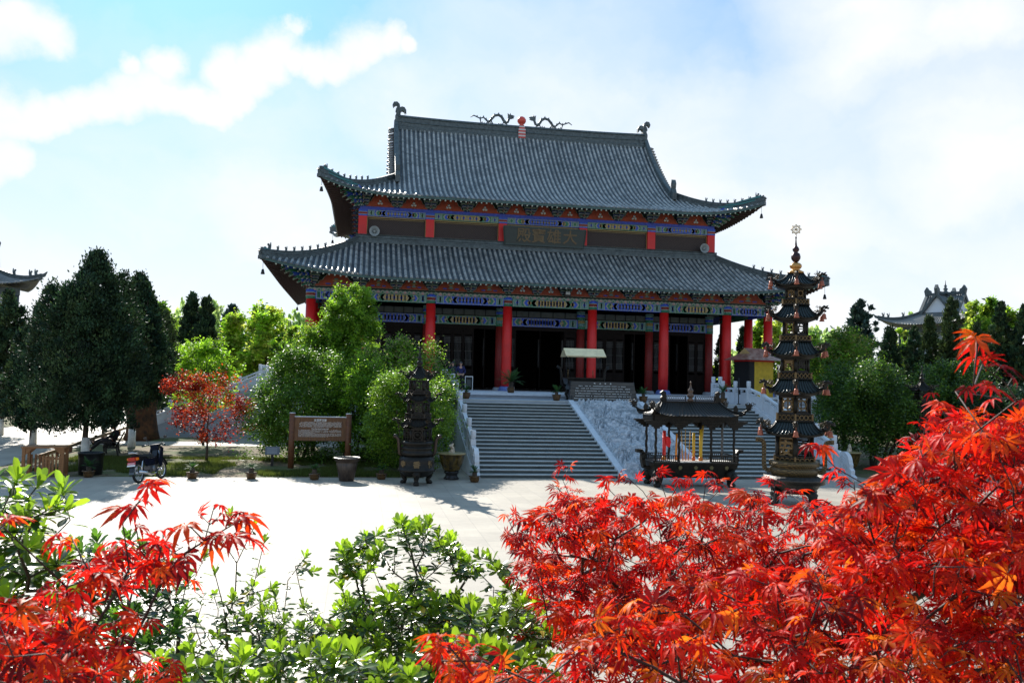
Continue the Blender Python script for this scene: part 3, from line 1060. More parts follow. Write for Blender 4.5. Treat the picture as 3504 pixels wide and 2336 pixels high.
# ---- upper storey wall
for x in XS[1:-1]:
    b = MB(); b.box(-.27, .27, -.2, .2, 0, 14.0 - 12.35); b.build('upper_column', M_red, hall, (x, PY, 12.35))
    b = MB()
    for z0_, z1_, mi in ((0, .09, 0), (.09, .12, 1), (.12, .24, 2), (.24, .27, 1), (.27, .42, 3)):
        b.box(-.28, .28, -.215, .215, z0_, z1_, mi)
    b.build('painted_collar', [M_blue, M_cream, M_red_dark, M_blue], hall, (x, PY, 14.0))


def lattice_mat():
    m = bpy.data.materials.new('timber fret screen'); m.use_nodes = True
    t = m.node_tree; bs = t.nodes['Principled BSDF']
    tcn = t.nodes.new('ShaderNodeTexCoord'); sx = t.nodes.new('ShaderNodeSeparateXYZ'); t.links.new(tcn.outputs['Object'], sx.inputs[0])
    a = nmath(t, 'ADD', sx.outputs['X'], sx.outputs['Z']); c = nmath(t, 'SUBTRACT', sx.outputs['X'], sx.outputs['Z'])
    fa = nmath(t, 'LESS_THAN', nmath(t, 'FRACT', nmath(t, 'MULTIPLY', a, 9.0)), .34)
    fc = nmath(t, 'LESS_THAN', nmath(t, 'FRACT', nmath(t, 'MULTIPLY', c, 9.0)), .34)
    f = nmath(t, 'MAXIMUM', fa, fc)
    mx = t.nodes.new('ShaderNodeMix'); mx.data_type = 'RGBA'
    t.links.new(f, mx.inputs[0]); mx.inputs[6].default_value = (.006, .006, .006, 1); mx.inputs[7].default_value = (.085, .058, .05, 1)
    t.links.new(mx.outputs[2], bs.inputs['Base Color']); bs.inputs['Roughness'].default_value = .7
    bp = t.nodes.new('ShaderNodeBump'); bp.inputs['Distance'].default_value = .03; t.links.new(f, bp.inputs['Height']); t.links.new(bp.outputs[0], bs.inputs['Normal'])
    return m


M_fret = lattice_mat()
for i in range(1, 6):
    x0, x1 = XS[i] + .27, XS[i + 1] - .27
    b = MB(); b.box(x0, x1, PY + .02, PY + .08, 12.75, 14.0, 0)
    fr = .035
    for (a, c, z0_, z1_) in ((x0, x1, 12.70, 12.75), (x0, x1, 13.93, 13.99), (x0, x0 + fr, 12.75, 13.93), (x1 - fr, x1, 12.75, 13.93), (x0 + .1, x1 - .1, 12.83, 12.85), (x0 + .1, x1 - .1, 13.84, 13.86)):
        b.box(a, c, PY - .03, PY + .015, z0_, z1_, 1)
    b.build('fret_screen', [M_fret, M_gold], hall)
b = MB()
for (a, c, e, f) in ((XS[1] + .2, XS[1] + .26, PY + .2, YB - PY - .2), (XS[-2] - .26, XS[-2] - .2, PY + .2, YB - PY - .2)):
    b.box(a, c, e, f, 12.3, 14.6)
b.build('upper_side_wall', M_red_dark, hall)
# name board
b = MB()
cx_, cz_ = 0.03, 13.17
b.prism([(-2.62, -.54), (2.62, -.54), (2.74, .56), (-2.74, .56)], (cx_, 2.38, cz_), (1, 0, 0), (0, -.12, 1), .10, 0)
for (p0, p1) in (((-2.66, -.56), (2.66, -.56)), ((-2.78, .58), (2.78, .58)), ((-2.66, -.56), (-2.78, .58)), ((2.66, -.56), (2.78, .58))):
    A = Vector((cx_ + p0[0], 2.33 - .12 * p0[1], cz_ + p0[1])); B = Vector((cx_ + p1[0], 2.33 - .12 * p1[1], cz_ + p1[1]))
    b.beam(A, B, .07, .10, 1)
nb = b.build('name_board', [mat('dark green lacquer board', (.008, .022, .020), .4, var=.3), mat('dark frame lacquer', (.012, .03, .026), .4)], hall)
b = MB()
for ch, x in (('殿', -1.42), ('寶', -.42), ('雄', .62), ('大', 1.72)):
    text_into(b, ch, 1.0, .015, (cx_ + x, 2.31, cz_ + .0), (1, 0, 0), (0, -.12, 1), 0, .012)
b.build('lettering', mat('dim gilt lettering', (.12, .08, .035), .5, .2, var=.3), nb)

# ---- porch wall: beams, transom boards, doors
b = MB()
for i in range(1, 6):
    b.box(XS[i] + .26, XS[i + 1] - .26, PY, PY + .05, 7.86, 8.24, 0)
    n = 6
    for k in range(n + 1):
        x = XS[i] + .26 + (XS[i + 1] - XS[i] - .52) * k / n
        b.box(x - .025, x + .025, PY - .04, PY - .002, 7.86, 8.24, 1)
b.build('transom_board', [mat('grey transom boards', (.085, .10, .09), .7, var=.2), M_black], hall)
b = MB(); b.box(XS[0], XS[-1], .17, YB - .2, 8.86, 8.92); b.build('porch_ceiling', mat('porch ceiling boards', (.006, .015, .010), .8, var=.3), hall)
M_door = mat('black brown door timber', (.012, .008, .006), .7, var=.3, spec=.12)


def door_leaf_mesh(w_, h):
    b = MB(); fr = .09
    b.box(0, fr, -.03, .03, 0, h); b.box(w_ - fr, w_, -.03, .03, 0, h)
    for z in (0, h * .30, h * .36, h * .86, h * .90, h - fr):
        b.box(fr, w_ - fr, -.03, .03, z, z + fr)
    b.box(fr, w_ - fr, -.01, .01, fr, h * .30)
    b.box(fr, w_ - fr, -.01, .01, h * .90 + fr, h - fr)
    z0, z1 = h * .36 + fr, h * .86
    nx = 6
    for k in range(1, nx):
        x = fr + (w_ - 2 * fr) * k / nx; b.box(x - .011, x + .011, -.012, .012, z0, z1, 1)
    for z in list(np.linspace(z0, z0 + .35, 4)) + list(np.linspace(z1 - .35, z1, 4)) + [(z0 + z1) / 2]:
        b.box(fr, w_ - fr, -.010, .014, z - .011, z + .011, 1)
    return b.mesh('door_leaf', [M_door, mat('faded lattice bars', (.10, .095, .085), .7)])


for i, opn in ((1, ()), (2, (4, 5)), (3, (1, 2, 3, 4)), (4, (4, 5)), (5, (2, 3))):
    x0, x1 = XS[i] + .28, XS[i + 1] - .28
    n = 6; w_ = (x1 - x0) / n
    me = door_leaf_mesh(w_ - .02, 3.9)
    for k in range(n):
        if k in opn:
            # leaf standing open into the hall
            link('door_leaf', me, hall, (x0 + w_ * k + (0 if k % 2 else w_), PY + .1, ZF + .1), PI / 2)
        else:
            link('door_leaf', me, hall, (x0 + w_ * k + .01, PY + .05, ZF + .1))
for i in range(1, 6):
    b = MB()
    b.box(XS[i] + .28, XS[i + 1] - .28, PY - .04, PY + .10, ZF, ZF + .10); b.box(XS[i] + .28, XS[i + 1] - .28, PY - .04, PY + .10, ZF + 4.0, 7.22)
    b.box(XS[i] + .24, XS[i] + .279, PY - .03, PY + .09, ZF + .0, 7.22); b.box(XS[i + 1] - .279, XS[i + 1] - .24, PY - .03, PY + .09, ZF + .0, 7.22)
    b.build('door_frame', M_door, hall)
# interior
M_in = mat('unlit interior plaster', (.012, .009, .008), .95, spec=.05)  # near-black colour carries the darkness of the hall interior
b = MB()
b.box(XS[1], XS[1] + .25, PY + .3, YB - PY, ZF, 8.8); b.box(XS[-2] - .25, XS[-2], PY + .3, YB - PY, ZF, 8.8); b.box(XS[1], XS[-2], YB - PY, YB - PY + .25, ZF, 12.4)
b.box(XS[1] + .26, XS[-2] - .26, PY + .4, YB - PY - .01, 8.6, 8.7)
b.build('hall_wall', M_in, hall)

# ---- lower roof
zt_, ze_ = 12.42, 9.52
def prof_low(v):
    t = 1 - min(1.3, max(-.1, v / 5.12)) if False else (5.12 - v) / 5.12
    return ze_ + (zt_ - ze_) * (.74 * t + .26 * t * t)
RL = Roof(0, YR, XS[-2], YR - PY, 5.12, prof_low, 5.66, 1.02, 2.6, 0.0, 0.0)
lower = thing('lower_roof', None, None); lower.parent = hall


def build_roof(R, root, hipv0, figures, rh):
    for k in range(4):
        a, t, vals, Ln = R.side(k)
        sl = link('roof_slope', a, root)
        link('cover_tiles', t, root)
    mb = MB()
    for k in range(4): R.soffit(k, mb)
    mb.build('soffit', [M_soffit, mat('eave fascia paint', (.05, .10, .09), .6, var=.3)], root)
    mb = MB()
    for k in range(4): R.rafters(k, mb)
    mb.build('rafters', [mat('dark red rafter paint', (.045, .022, .018), .7), mat('pale rafter end', (.42, .46, .38), .6)], root)
    for sx, sy in ((-1, -1), (1, -1), (-1, 1), (1, 1)):
        pts = R.hip_path(sx, sy, hipv0, 18)
        mb = MB(); ridge_sweep(mb, pts, .34, rh)
        d = pts[-1] - pts[-2]
        hip_head(mb, pts[-1] + Vector((0, 0, .12)) - Vector((d.x, d.y, 0)).normalized() * .42, d, .9)
        mb.build('hip_ridge', M_ridge, root)
        mb = MB()
        for q in range(figures):
            f = .40 + .52 * q / (figures - 1)
            i = f * (len(pts) - 1); i0 = int(i)
            p = pts[i0].lerp(pts[min(i0 + 1, len(pts) - 1)], i - i0)
            beast_fig(mb, p + Vector((0, 0, rh - .02)), d, .42 if q == figures - 1 else .29)
        mb.build('ridge_figures', M_ridge, root)
        mb = MB()
        tip = pts[-1] + Vector((0, 0, -.25)) - Vector((d.x, d.y, 0)).normalized() * .25
        mb.tube([tip, tip - Vector((0, 0, .45))], .012, 5)
        mb.lathe([(.03, -.45), (.07, -.50), (.09, -.62), (.12, -.74), (.10, -.76)], 10, 0, tuple(tip))
        mb.build('wind_bell', M_darkmetal, root)


build_roof(RL, lower, -.1, 8, .42)
# skirting ridge where the lower roof meets the wall
mb = MB()
zr = zt_ - .05
ridge_sweep(mb, [Vector((XS[1] - .35, PY - .25, zr)), Vector((XS[-2] + .35, PY - .25, zr))], .36, .42)
for sx in (-1, 1):
    ridge_sweep(mb, [Vector((sx * (XS[-2] + .25), PY - .05, zr)), Vector((sx * (XS[-2] + .25), YB - PY + .05, zr))], .36, .42)
mb.build('skirting_ridge', M_ridge, lower)

# ---- upper roof
_y = np.array([.8, 2.4, 4.3, 5.7, 7.5, 9.0, 10.59]); _z = np.array([15.08, 15.72, 16.62, 17.5, 19.0, 20.5, 22.25])
_pc = np.polyfit(_y, _z, 3)
def prof_up(v):
    return float(np.polyval(_pc, PY - v))
GX = 9.75
RU = Roof(0, YR, XS[-2], YR - PY, 2.1, prof_up, 2.72, .98, 2.8, PY - YR, GX - XS[-2], gx=GX)
upper = thing('upper_roof', None, None); upper.parent = hall
build_roof(RU, upper, -(XS[-2] - GX) - .05, 8, .42)
# gables
for sx in (-1, 1):
    mb = MB()
    pl = []
    yy = np.linspace(4.6, YR, 14)
    for y in yy: pl.append((y, prof_up(PY - y) - .10))
    for y in yy[::-1][1:]: pl.append((2 * YR - y, prof_up(PY - y) - .10))
    pl = [(y, z) for y, z in pl]
    low = min(z for _, z in pl)
    mb.prism(pl + [(2 * YR - 4.6, low - .9), (4.6, low - .9)], (sx * (GX - .35), 0, 0), (0, 1, 0), (0, 0, 1), .12, 0)
    mb.build('gable_wall', [M_red_dark], upper)
    mb = MB()
    for a, c in zip(pl[:-1], pl[1:]):
        mb.beam((sx * (GX + .02), a[0], a[1] - .22), (sx * (GX + .02), c[0], c[1] - .22), .05, .42, 0)
    mb.build('barge_board', M_blue, upper)
    # verge: row of tile ends over the gable, and the vertical ridge on the slope
    mb = MB()
    for half in (0, 1):
        pts = [Vector((sx * (GX - .05), (y if half == 0 else 2 * YR - y), prof_up(PY - y) + .02)) for y in np.linspace(YR, 4.35, 16)]
        ridge_sweep(mb, pts, .36, .55)
        e = pts[-1]
        pl2 = [(-.25, -.1), (.25, -.1), (.30, .35), (.10, .7), (.18, 1.05), (.0, 1.35), (-.12, 1.0), (-.05, .7), (-.28, .4)]
        mb.prism(pl2, e + Vector((0, 0, .1)), (0, -1 if half == 0 else 1, 0), (0, 0, 1), .30)
    mb.build('gable_ridge', M_ridge, upper)
    mb = MB()
    for half in (0, 1):
        L_ = 0
        ylist = np.arange(YR - .2, 4.5, -.24)
        for y in ylist:
            yw = y if half == 0 else 2 * YR - y
            z = prof_up(PY - y)
            mb.tube([(sx * (GX + .10), yw, z + .04), (sx * (GX + .52), yw, z - .06)], .085, 8)
        mb.build('verge_tiles', M_tile, upper); mb = MB()
# main ridge
mb = MB()
ridge_sweep(mb, [Vector((x, YR, 22.05 + .12 * (abs(x) / 9.6) ** 3)) for x in np.linspace(-9.55, 9.55, 24)], .55, .98)
mb.build('main_ridge', M_ridge, upper)
# ridge-end beasts with curled tails
for sx in (-1, 1):
    mb = MB()
    pl = [(-.75, -1.0), (-.95, -.35), (-.62, -.28), (-.45, .0), (-.42, .55), (-.62, .72), (-.88, .62), (-1.02, .36), (-1.00, .70), (-.82, .95), (-.55, 1.0), (-.38, .92), (-.30, 1.22), (-.05, 1.42), (.28, 1.38), (.42, 1.12), (.34, .86), (.22, .98), (.02, 1.10), (-.10, .95), (.05, .80), (.10, .55), (-.02, .40), (.12, .10), (.08, -.4), (.22, -1.0)]
    mb.prism([(a * sx * .72, z_ * .82) for a, z_ in pl], (sx * 9.72, YR, 22.98), (1, 0, 0), (0, 0, 1), .30)
    mb.prism([(a * sx * .60 - .05 * sx, z_ * .72) for a, z_ in pl[:14]], (sx * 9.72, YR, 22.98), (1, 0, 0), (0, 0, 1), .42)
    mb.build('ridge_beast', M_ridge, upper)
# pearl on the ridge
mb = MB()
M_orb = mat('red glazed orb', (.55, .06, .04), .3, var=.3)
for k in range(8):
    mb.cbox(0, 0, 22.05 + .12 * k + .06, .54 - .1 * (k > 5), .60 - .1 * (k > 5), .11, k % 2)
mb.lathe([(.10, 23.02), (.22, 23.08), (.14, 23.16), (.24, 23.24), (.34, 23.4), (.33, 23.55), (.22, 23.72), (.05, 23.8)], 18, 0)
mb.build('ridge_orb', [M_orb, mat('pale glaze', (.55, .5, .48), .4)], upper, (-.22, YR, 0))
# pair of running dragons
for sx in (-1, 1):
    mb = MB()
    def P(x, z): return Vector((sx * x - .22, YR, 22.98 + z))
    body = [P(3.95, .45), P(3.7, .62), P(3.45, .52), P(3.2, .42), P(2.95, .52), P(2.75, .36), P(2.55, .18), P(2.35, .42), P(2.1, .72), P(1.8, .80), P(1.55, .66), P(1.4, .40), P(1.25, .22), P(1.08, .30), P(1.0, .52), P(.92, .66)]
    rad = [.03, .05, .05, .055, .06, .075, .085, .10, .105, .11, .11, .11, .11, .10, .095, .09]
    mb.tube(body, rad, 8)
    mb.prism([(-.18, -.10), (.10, -.12), (.30, -.04), (.22, .02), (.34, .10), (.20, .16), (.05, .18), (-.02, .34), (-.08, .18), (-.2, .30), (-.18, .10)], P(.90, .68), (-sx, 0, 0), (0, 0, 1), .16)
    for (x, z, x2) in ((2.6, .2, 2.85), (2.35, .3, 2.2), (1.35, .3, 1.6), (1.2, .2, 1.05), (3.2, .4, 3.1)):
        mb.tube([P(x, z), P((x + x2) / 2, z * .4), P(x2, -.02)], [.06, .04, .05], 6)
    for x in np.arange(1.05, 3.0, .16):
        mb.tube([P(x, .05), P(x + .08, .12 + .08 * math.sin(x * 9)), P(x + .16, .04)], .035, 5)
    for i in range(2, 14):
        p = body[i]; mb.prism([(-.06, 0), (.06, 0), (.02, .12)], p + Vector((0, 0, rad[i] * .8)), (1, 0, 0), (0, 0, 1), .03)
    mb.build('ridge_dragon', M_ridge, upper)

# loudspeakers and floodlight fixed on the hall front
def horn(loc, label):
    t = thing('loudspeaker', label, 'loudspeaker', loc, 0, 'horn loudspeakers on the hall front')
    m_ = mat('grey horn enamel', (.30, .33, .33), .5)
    b = MB()
    prof = [(.33, 0), (.30, .02), (.20, .12), (.12, .24), (.08, .36)]
    vs = []; n = 20
    for r, d in prof:
        for k in range(n):
            a = 2 * PI * k / n; vs.append((r * math.cos(a), d, r * math.sin(a)))
    fs = [(i * n + k, i * n + (k + 1) % n, (i + 1) * n + (k + 1) % n, (i + 1) * n + k) for i in range(4) for k in range(n)]
    b.add(vs, fs, 0, True); b.tube([(0, .3, 0), (0, .62, 0)], .09, 10); b.build('horn', m_, t)
    b = MB(); b.ball((0, .10, 0), .075, 12); b.build('throat', m_, t)
    b = MB(); b.beam((0, .5, 0), (0, .52, -.42), .05, .05); b.build('bracket', M_darkmetal, t)
horn((-11.13, 2.35, 12.98), 'grey horn loudspeaker beside the left end column of the upper storey')
horn((11.28, 2.35, 13.02), 'grey horn loudspeaker beside the right end column of the upper storey')
fl = thing('floodlight', 'small black floodlight with pale lens fixed under the middle of the lower eave', 'floodlight', (.95, -.62, 9.16))
b = MB(); b.cbox(0, 0, 0, .38, .18, .30); b.cbox(0, .12, -.17, .3, .3, .04); b.build('housing', M_darkmetal, fl)
b = MB(); b.cbox(.0, -.095, .03, .28, .01, .18); b.build('lens', mat('pale lens glass', (.5, .52, .5), .1), fl)
b = MB(); b.beam((0, .08, 0), (0, .42, .1), .05, .05); b.build('bracket', M_darkmetal, fl)

# white framed picture standing at the door
fr = thing('framed_picture', 'white framed dark picture standing by the hall door', 'framed picture', (-5.0, .6, ZF))
fr.scale = (.62, .8, .82)
b = MB()
for (a, c, z0_, z1_) in ((-.40, .40, 1.00, 1.06), (-.40, -.345, .18, 1.0), (.345, .40, .18, 1.0)): b.box(a, c, -.03, .03, z0_, z1_)
for x in (-.37, .37): b.box(x - .03, x + .03, -.03, .03, 0, .18)
b.build('frame', M_white, fr)
b = MB(); b.box(-.34, .34, -.01, .01, .2, .98, 0); b.box(-.22, .2, -.014, -.012, .25, .8, 1); b.build('picture', [M_black, mat('dark portrait tones', (.035, .05, .05), .4, var=.5, vscale=9)], fr)
# ------------------------------------------------------------------ stair
NST, TR = 21, 0.427
RI = ZL / NST
YT = -12.76                       # front edge of the landing
WS, WR = 7.29, 1.60
YBOT = YT - (NST - 1) * TR
stair = thing('stone_staircase', 'wide grey stone staircase with a carved dragon ramp down its middle', 'staircase')


def flight(x0, x1):
    b = MB()
    for k in range(1, NST):
        zt = ZL - k * RI
        ya = YT - k * TR
        b.box(x0, x1, ya, YT - .01 if k == 1 else ya + TR + .02, 0 if k > 16 else zt - .5, zt - .030, 0)
        b.box(x0, x1, ya - .025, ya + TR + .005 - .03, zt - .028, zt, 1)
    b.box(x0, x1, YT - .03, YT + .25, ZL - .042, ZL + .003, 1)
    fl_ = b.build('flight', [M_step, M_stepedge], stair)


flight(-WS, -WR - .26); flight(WR + .26, WS)
# carved ramp and its two smooth borders
def ramp_z(y): return ZL + .03 + (y - YT) * (ZL / (YT - YBOT + TR * .6))
b = MB()
for sx in (-1, 1):
    xa, xb = sorted((sx * WR, sx * (WR + .26)))
    y1 = YT + .02; y0 = YBOT - TR * .55
    b.hexa([(xa, y0, -.2), (xb, y0, -.2), (xb, y1, -.2), (xa, y1, -.2), (xa, y0, .06), (xb, y0, .06), (xb, y1, ZL + .06), (xa, y1, ZL + .06)])
    b.build('ramp_border', M_stone, stair); b = MB()
nx, ny = 130, 340
V = []; y1 = YT + .02; y0 = YBOT - TR * .55
for j in range(ny + 1):
    for i in range(nx + 1):
        u = i / nx; v = j / ny
        x = -WR + .002 + (2 * WR - .004) * u; y = y0 + (y1 - y0) * v
        p = Vector((x * 1.1, v * 9.0, 0))
        wv = noise.noise_vector(p * .8)
        q = p + wv * .9
        ang = noise.noise(q * .9) * 7.0
        s_ = math.sin(ang * 2.2 + noise.noise(q * 2.2) * 5)
        h = .20 * (1 - abs(s_)) ** .8 + .07 * noise.noise(q * 5) + .02 * noise.noise(q * 11)
        e = min(u, 1 - u) * 2 * WR
        ey = min(v, 1 - v) * 8
        m_ = min(1, max(0, (e - .10) / .06), max(0, (ey - .12) / .1))
        V.append((x, y, .0 + (ZL) * v + .0 + h * m_ * 1.3 + .0))
F = [(j * (nx + 1) + i, j * (nx + 1) + i + 1, (j + 1) * (nx + 1) + i + 1, (j + 1) * (nx + 1) + i) for j in range(ny) for i in range(nx)]
me = np_mesh('carved_ramp', V, F, mat('carved grey marble', (.34, .37, .40), .6, var=.25, vscale=5.5, bump=.9, bscale=14, stretch=(.7, 1.6, 1.6), col2=(.68, .70, .73)), smooth=True)  # pale and dark mottling in the colour stands in for relief shading
link('carved_ramp', me, stair)
b = MB()
for sx in (-1, 1):
    xa, xb = sorted((sx * (WS + .002), sx * (WS + .27)))
    y1 = YT + .02; y0 = YBOT - TR * .9
    b.hexa([(xa, y0, -.2), (xb, y0, -.2), (xb, y1, -.2), (xa, y1, -.2), (xa, y0, .16), (xb, y0, .16), (xb, y1, ZL + .16), (xa, y1, ZL + .16)])
    b.build('side_kerb', M_stone, stair); b = MB()


# ------------------------------------------------------------------ balustrades
def post_mesh():
    b = MB(); w_ = .10
    b.box(-w_, w_, -w_, w_, 0, .84)
    b.lathe([(.085, .84), (.085, .87), (.105, .89), (.108, 1.14), (.10, 1.17), (.06, 1.18)], 16)
    b.lathe([(.112, .98), (.112, 1.0)], 16)
    return b.mesh('post', M_stone)


PM_ = post_mesh()


def panel_between(p0, p1):
    """balustrade panel with solid lower slab, open upper slot and vase supports, following the slope"""
    b = MB()
    p0 = Vector(p0); p1 = Vector(p1)
    d = p1 - p0; hd = Vector((d.x, d.y, 0)).normalized()
    a = p0 + d * (.10 / Vector((d.x, d.y, 0)).length); c = p1 - d * (.10 / Vector((d.x, d.y, 0)).length)
    s = Vector((-hd.y, hd.x, 0))
    def slab(z0, z1, t, A=a, C=c, mi=0):
        b.hexa([A - s * t + Vector((0, 0, z0)), A + s * t + Vector((0, 0, z0)), C + s * t + Vector((0, 0, z0)), C - s * t + Vector((0, 0, z0)),
                A - s * t + Vector((0, 0, z1)), A + s * t + Vector((0, 0, z1)), C + s * t + Vector((0, 0, z1)), C - s * t + Vector((0, 0, z1))], mi)
    slab(0, .08, .095); slab(.08, .56, .05); slab(.56, .60, .07); slab(.74, .84, .075)
    for f in (.06, .5, .94):
        m_ = a.lerp(c, f); e = (c - a) * .045
        b.hexa([m_ - e - s * .05 + Vector((0, 0, .60)), m_ - e + s * .05 + Vector((0, 0, .64)), m_ + e + s * .05 + Vector((0, 0, .64)), m_ + e - s * .05 + Vector((0, 0, .64)),
                m_ - e * 1.7 - s * .05 + Vector((0, 0, .80)), m_ - e * 1.7 + s * .05 + Vector((0, 0, .80)), m_ + e * 1.7 + s * .05 + Vector((0, 0, .80)), m_ + e * 1.7 - s * .05 + Vector((0, 0, .80))])
    # raised border on the slab
    for sg in (-1, 1):
        A = a + s * sg * .053; C = c + s * sg * .053
        for (z, f0, f1) in ((.14, .06, .94), (.50, .06, .94)):
            b.beam(A.lerp(C, f0) + Vector((0, 0, z)), A.lerp(C, f1) + Vector((0, 0, z)), .012, .025)
    return b


def drum(b, p, hd):
    """carved drum stone closing the foot of a balustrade"""
    pl = [(0, 0), (1.35, 0), (1.38, .16), (1.20, .24), (1.22, .40), (1.08, .50), (1.10, .62)]
    pl += [(.62 + .44 * math.cos(t), .66 + .44 * math.sin(t)) for t in np.linspace(.1, PI * .62, 8)]
    pl += [(.36, .98), (.22, 1.10), (.0, 1.12)]
    b.prism(pl, p, hd, (0, 0, 1), .17)
    for r in (.30, .20, .10):
        ring = [Vector(p) + Vector(hd) * (.62 + r * math.cos(t)) + Vector((0, 0, .64 + r * math.sin(t))) for t in np.linspace(0, 2 * PI, 15)]
        s = Vector((-hd[1], hd[0], 0)) * .09
        for sg in (-1, 1):
            b.tube([q + s * sg for q in ring], .018, 5, cap=False)


def balustrade(name, label, runs, drum_at=None, group='white marble balustrades'):
    t = thing(name, label, 'balustrade', group=group)
    seen = set()
    for pts in runs:
        for p in pts:
            k = (round(p[0], 2), round(p[1], 2))
            if k in seen: continue
            seen.add(k); link('post', PM_, t, p)
        for p, q in zip(pts[:-1], pts[1:]):
            panel_between(p, q).build('panel', M_stone, t)
    if drum_at:
        b = MB(); drum(b, *drum_at); b.build('drum_stone', M_stone, t)
    return t


def slope_z(y): return .16 + ZL * (y - (YBOT - TR * .9)) / ((YT + .02) - (YBOT - TR * .9))
XR = WS + .135
for sx, nm in ((-1, 'left'), (1, 'right')):
    pts = [(sx * XR, -8.3, ZF - .05), (sx * XR, -9.2, ZF - .05)]
    pts2 = [(sx * XR, -9.55, ZL), (sx * XR, -11.1, ZL), (sx * XR, YT + .12, ZL + .0)]
    ysl = [YT + .12 - 1.62 * k for k in range(0, 5)]
    sl = [(sx * XR, y, slope_z(y) if k else ZL + .02) for k, y in enumerate(ysl)]
    sl.append((sx * XR, ysl[-1] - 1.35, slope_z(ysl[-1] - 1.35)))
    e = sl[-1]
    lab = {'left': 'white marble balustrade stepping down the stair side nearest the round shrubs', 'right': 'white marble balustrade stepping down the stair side behind the gilt pagoda'}[nm]
    balustrade('stair_balustrade', lab, [pts, pts2, sl], ((e[0], e[1] - .15, 0.0), (0, -1, 0)))
fr_ = [(x, -2.65, ZF) for x in (14.2, 15.7, 17.1)]
sd_ = [(17.1, y, ZF) for y in np.linspace(-2.65, 24, 12)]
balustrade('terrace_balustrade', 'white marble balustrade along the terrace edge behind the yellow kiosk', [fr_, sd_])
fr_ = [(-x, -2.65, ZF) for x in (14.2, 15.7, 17.1)]
sd_ = [(-17.1, -2.65, ZF), (-17.1, -1.5, ZF)]
sd2 = [(-17.1, y, ZF) for y in np.linspace(2.0, 24, 9)]
balustrade('terrace_balustrade', 'white marble balustrade along the terrace edge behind the round shrubs', [fr_, sd_, sd2])
# side stair of the terrace, going down to the left
st2 = thing('side_staircase', 'small stone side stair with white balustrades left of the round shrubs', 'staircase')
b = MB(); n2 = 18
for k in range(n2):
    z = ZF - (k + 1) * ZF / (n2 + 1); x = -17.42 - k * .36
    b.box(x - .36, x, -1.5, 2.0, 0, z - .04, 0); b.box(x - .38, x, -1.5, 2.0, z - .038, z, 1)
b.build('flight', [M_step, M_stepedge], st2)
b = MB()
for y in (-1.72, 2.02):
    b.hexa([(-24.2, y, -.1), (-24.2, y + .2, -.1), (-17.42, y + .2, -.1), (-17.42, y, -.1), (-24.2, y, .05), (-24.2, y + .2, .05), (-17.42, y + .2, ZF + .1), (-17.42, y, ZF + .1)])
    b.build('side_kerb', M_floor, st2); b = MB()
for y in (-1.6, 2.1):
    P_ = [(-17.4 - 1.62 * k, y, ZF + .05 - (ZF) * (1.62 * k) / 6.8) for k in range(5)]
    for p in P_: link('post', PM_, st2, p)
    for p, q in zip(P_[:-1], P_[1:]): panel_between(p, q).build('panel', M_stone, st2)

# ------------------------------------------------------------------ things on the landing
bd = thing('inscription_board', 'dark timber inscription board of white characters leaning at the top of the carved ramp', 'notice board', (-.02, -12.50, ZL))
b = MB()
ux = Vector((1, 0, 0)); uy = Vector((0, .34, 1)).normalized()
W0, W1, HH = 1.72, 1.58, 1.00
for k in range(5):
    f0, f1 = k / 5, (k + 1) / 5 - .012
    wa = W0 + (W1 - W0) * f0; wb = W0 + (W1 - W0) * f1
    b.prism([(-wa, HH * f0), (wa, HH * f0), (wb, HH * f1), (-wb, HH * f1)], (0, 0, .02), ux, uy, .05)
b.build('board', mat('weathered grey timber', (.045, .04, .036), .75, var=.5, vscale=2.5, stretch=(.5, 4, 12), col2=(.10, .085, .07)), bd)
b = MB()
nn_ = ux.cross(uy)
def mark(px, pz, w_, h_):
    o = Vector((0, 0, .02)) + ux * px + uy * pz + nn_ * .03
    b.prism([(-w_ / 2, -h_ / 2), (w_ / 2, -h_ / 2), (w_ / 2, h_ / 2), (-w_ / 2, h_ / 2)], o, ux, uy, .006)
rnd = random.Random(3)
for k, x in enumerate((-.40, -.13, .13, .40)):
    for q in range(4): mark(x + rnd.uniform(-.02, .02), .90 + rnd.uniform(-.025, .025), .06, .012)
    mark(x, .90, .012, .06)
for r in range(6):
    z = .76 - r * .128
    x = -1.32 - .03 * r + (.12 if r == 0 else 0)
    while x < 1.34 + .02 * r:
        if rnd.random() < .80:
            for q in range(2): mark(x + rnd.uniform(-.006, .006), z + rnd.uniform(-.014, .014), .034, .010)
            mark(x, z, .010, .042)
        x += .052
b.build('lettering', mat('white painted characters', (.75, .75, .72), .6), bd)
b = MB()
for sx in (-1, 1): b.prism([(-.05, 0), (.62, 0), (.62, .05), (.40, .96), (.34, .98)], (sx * 1.60, 0, 0), (0, 1, 0), (0, 0, 1), .06)
b.build('stand', M_darkmetal, bd)

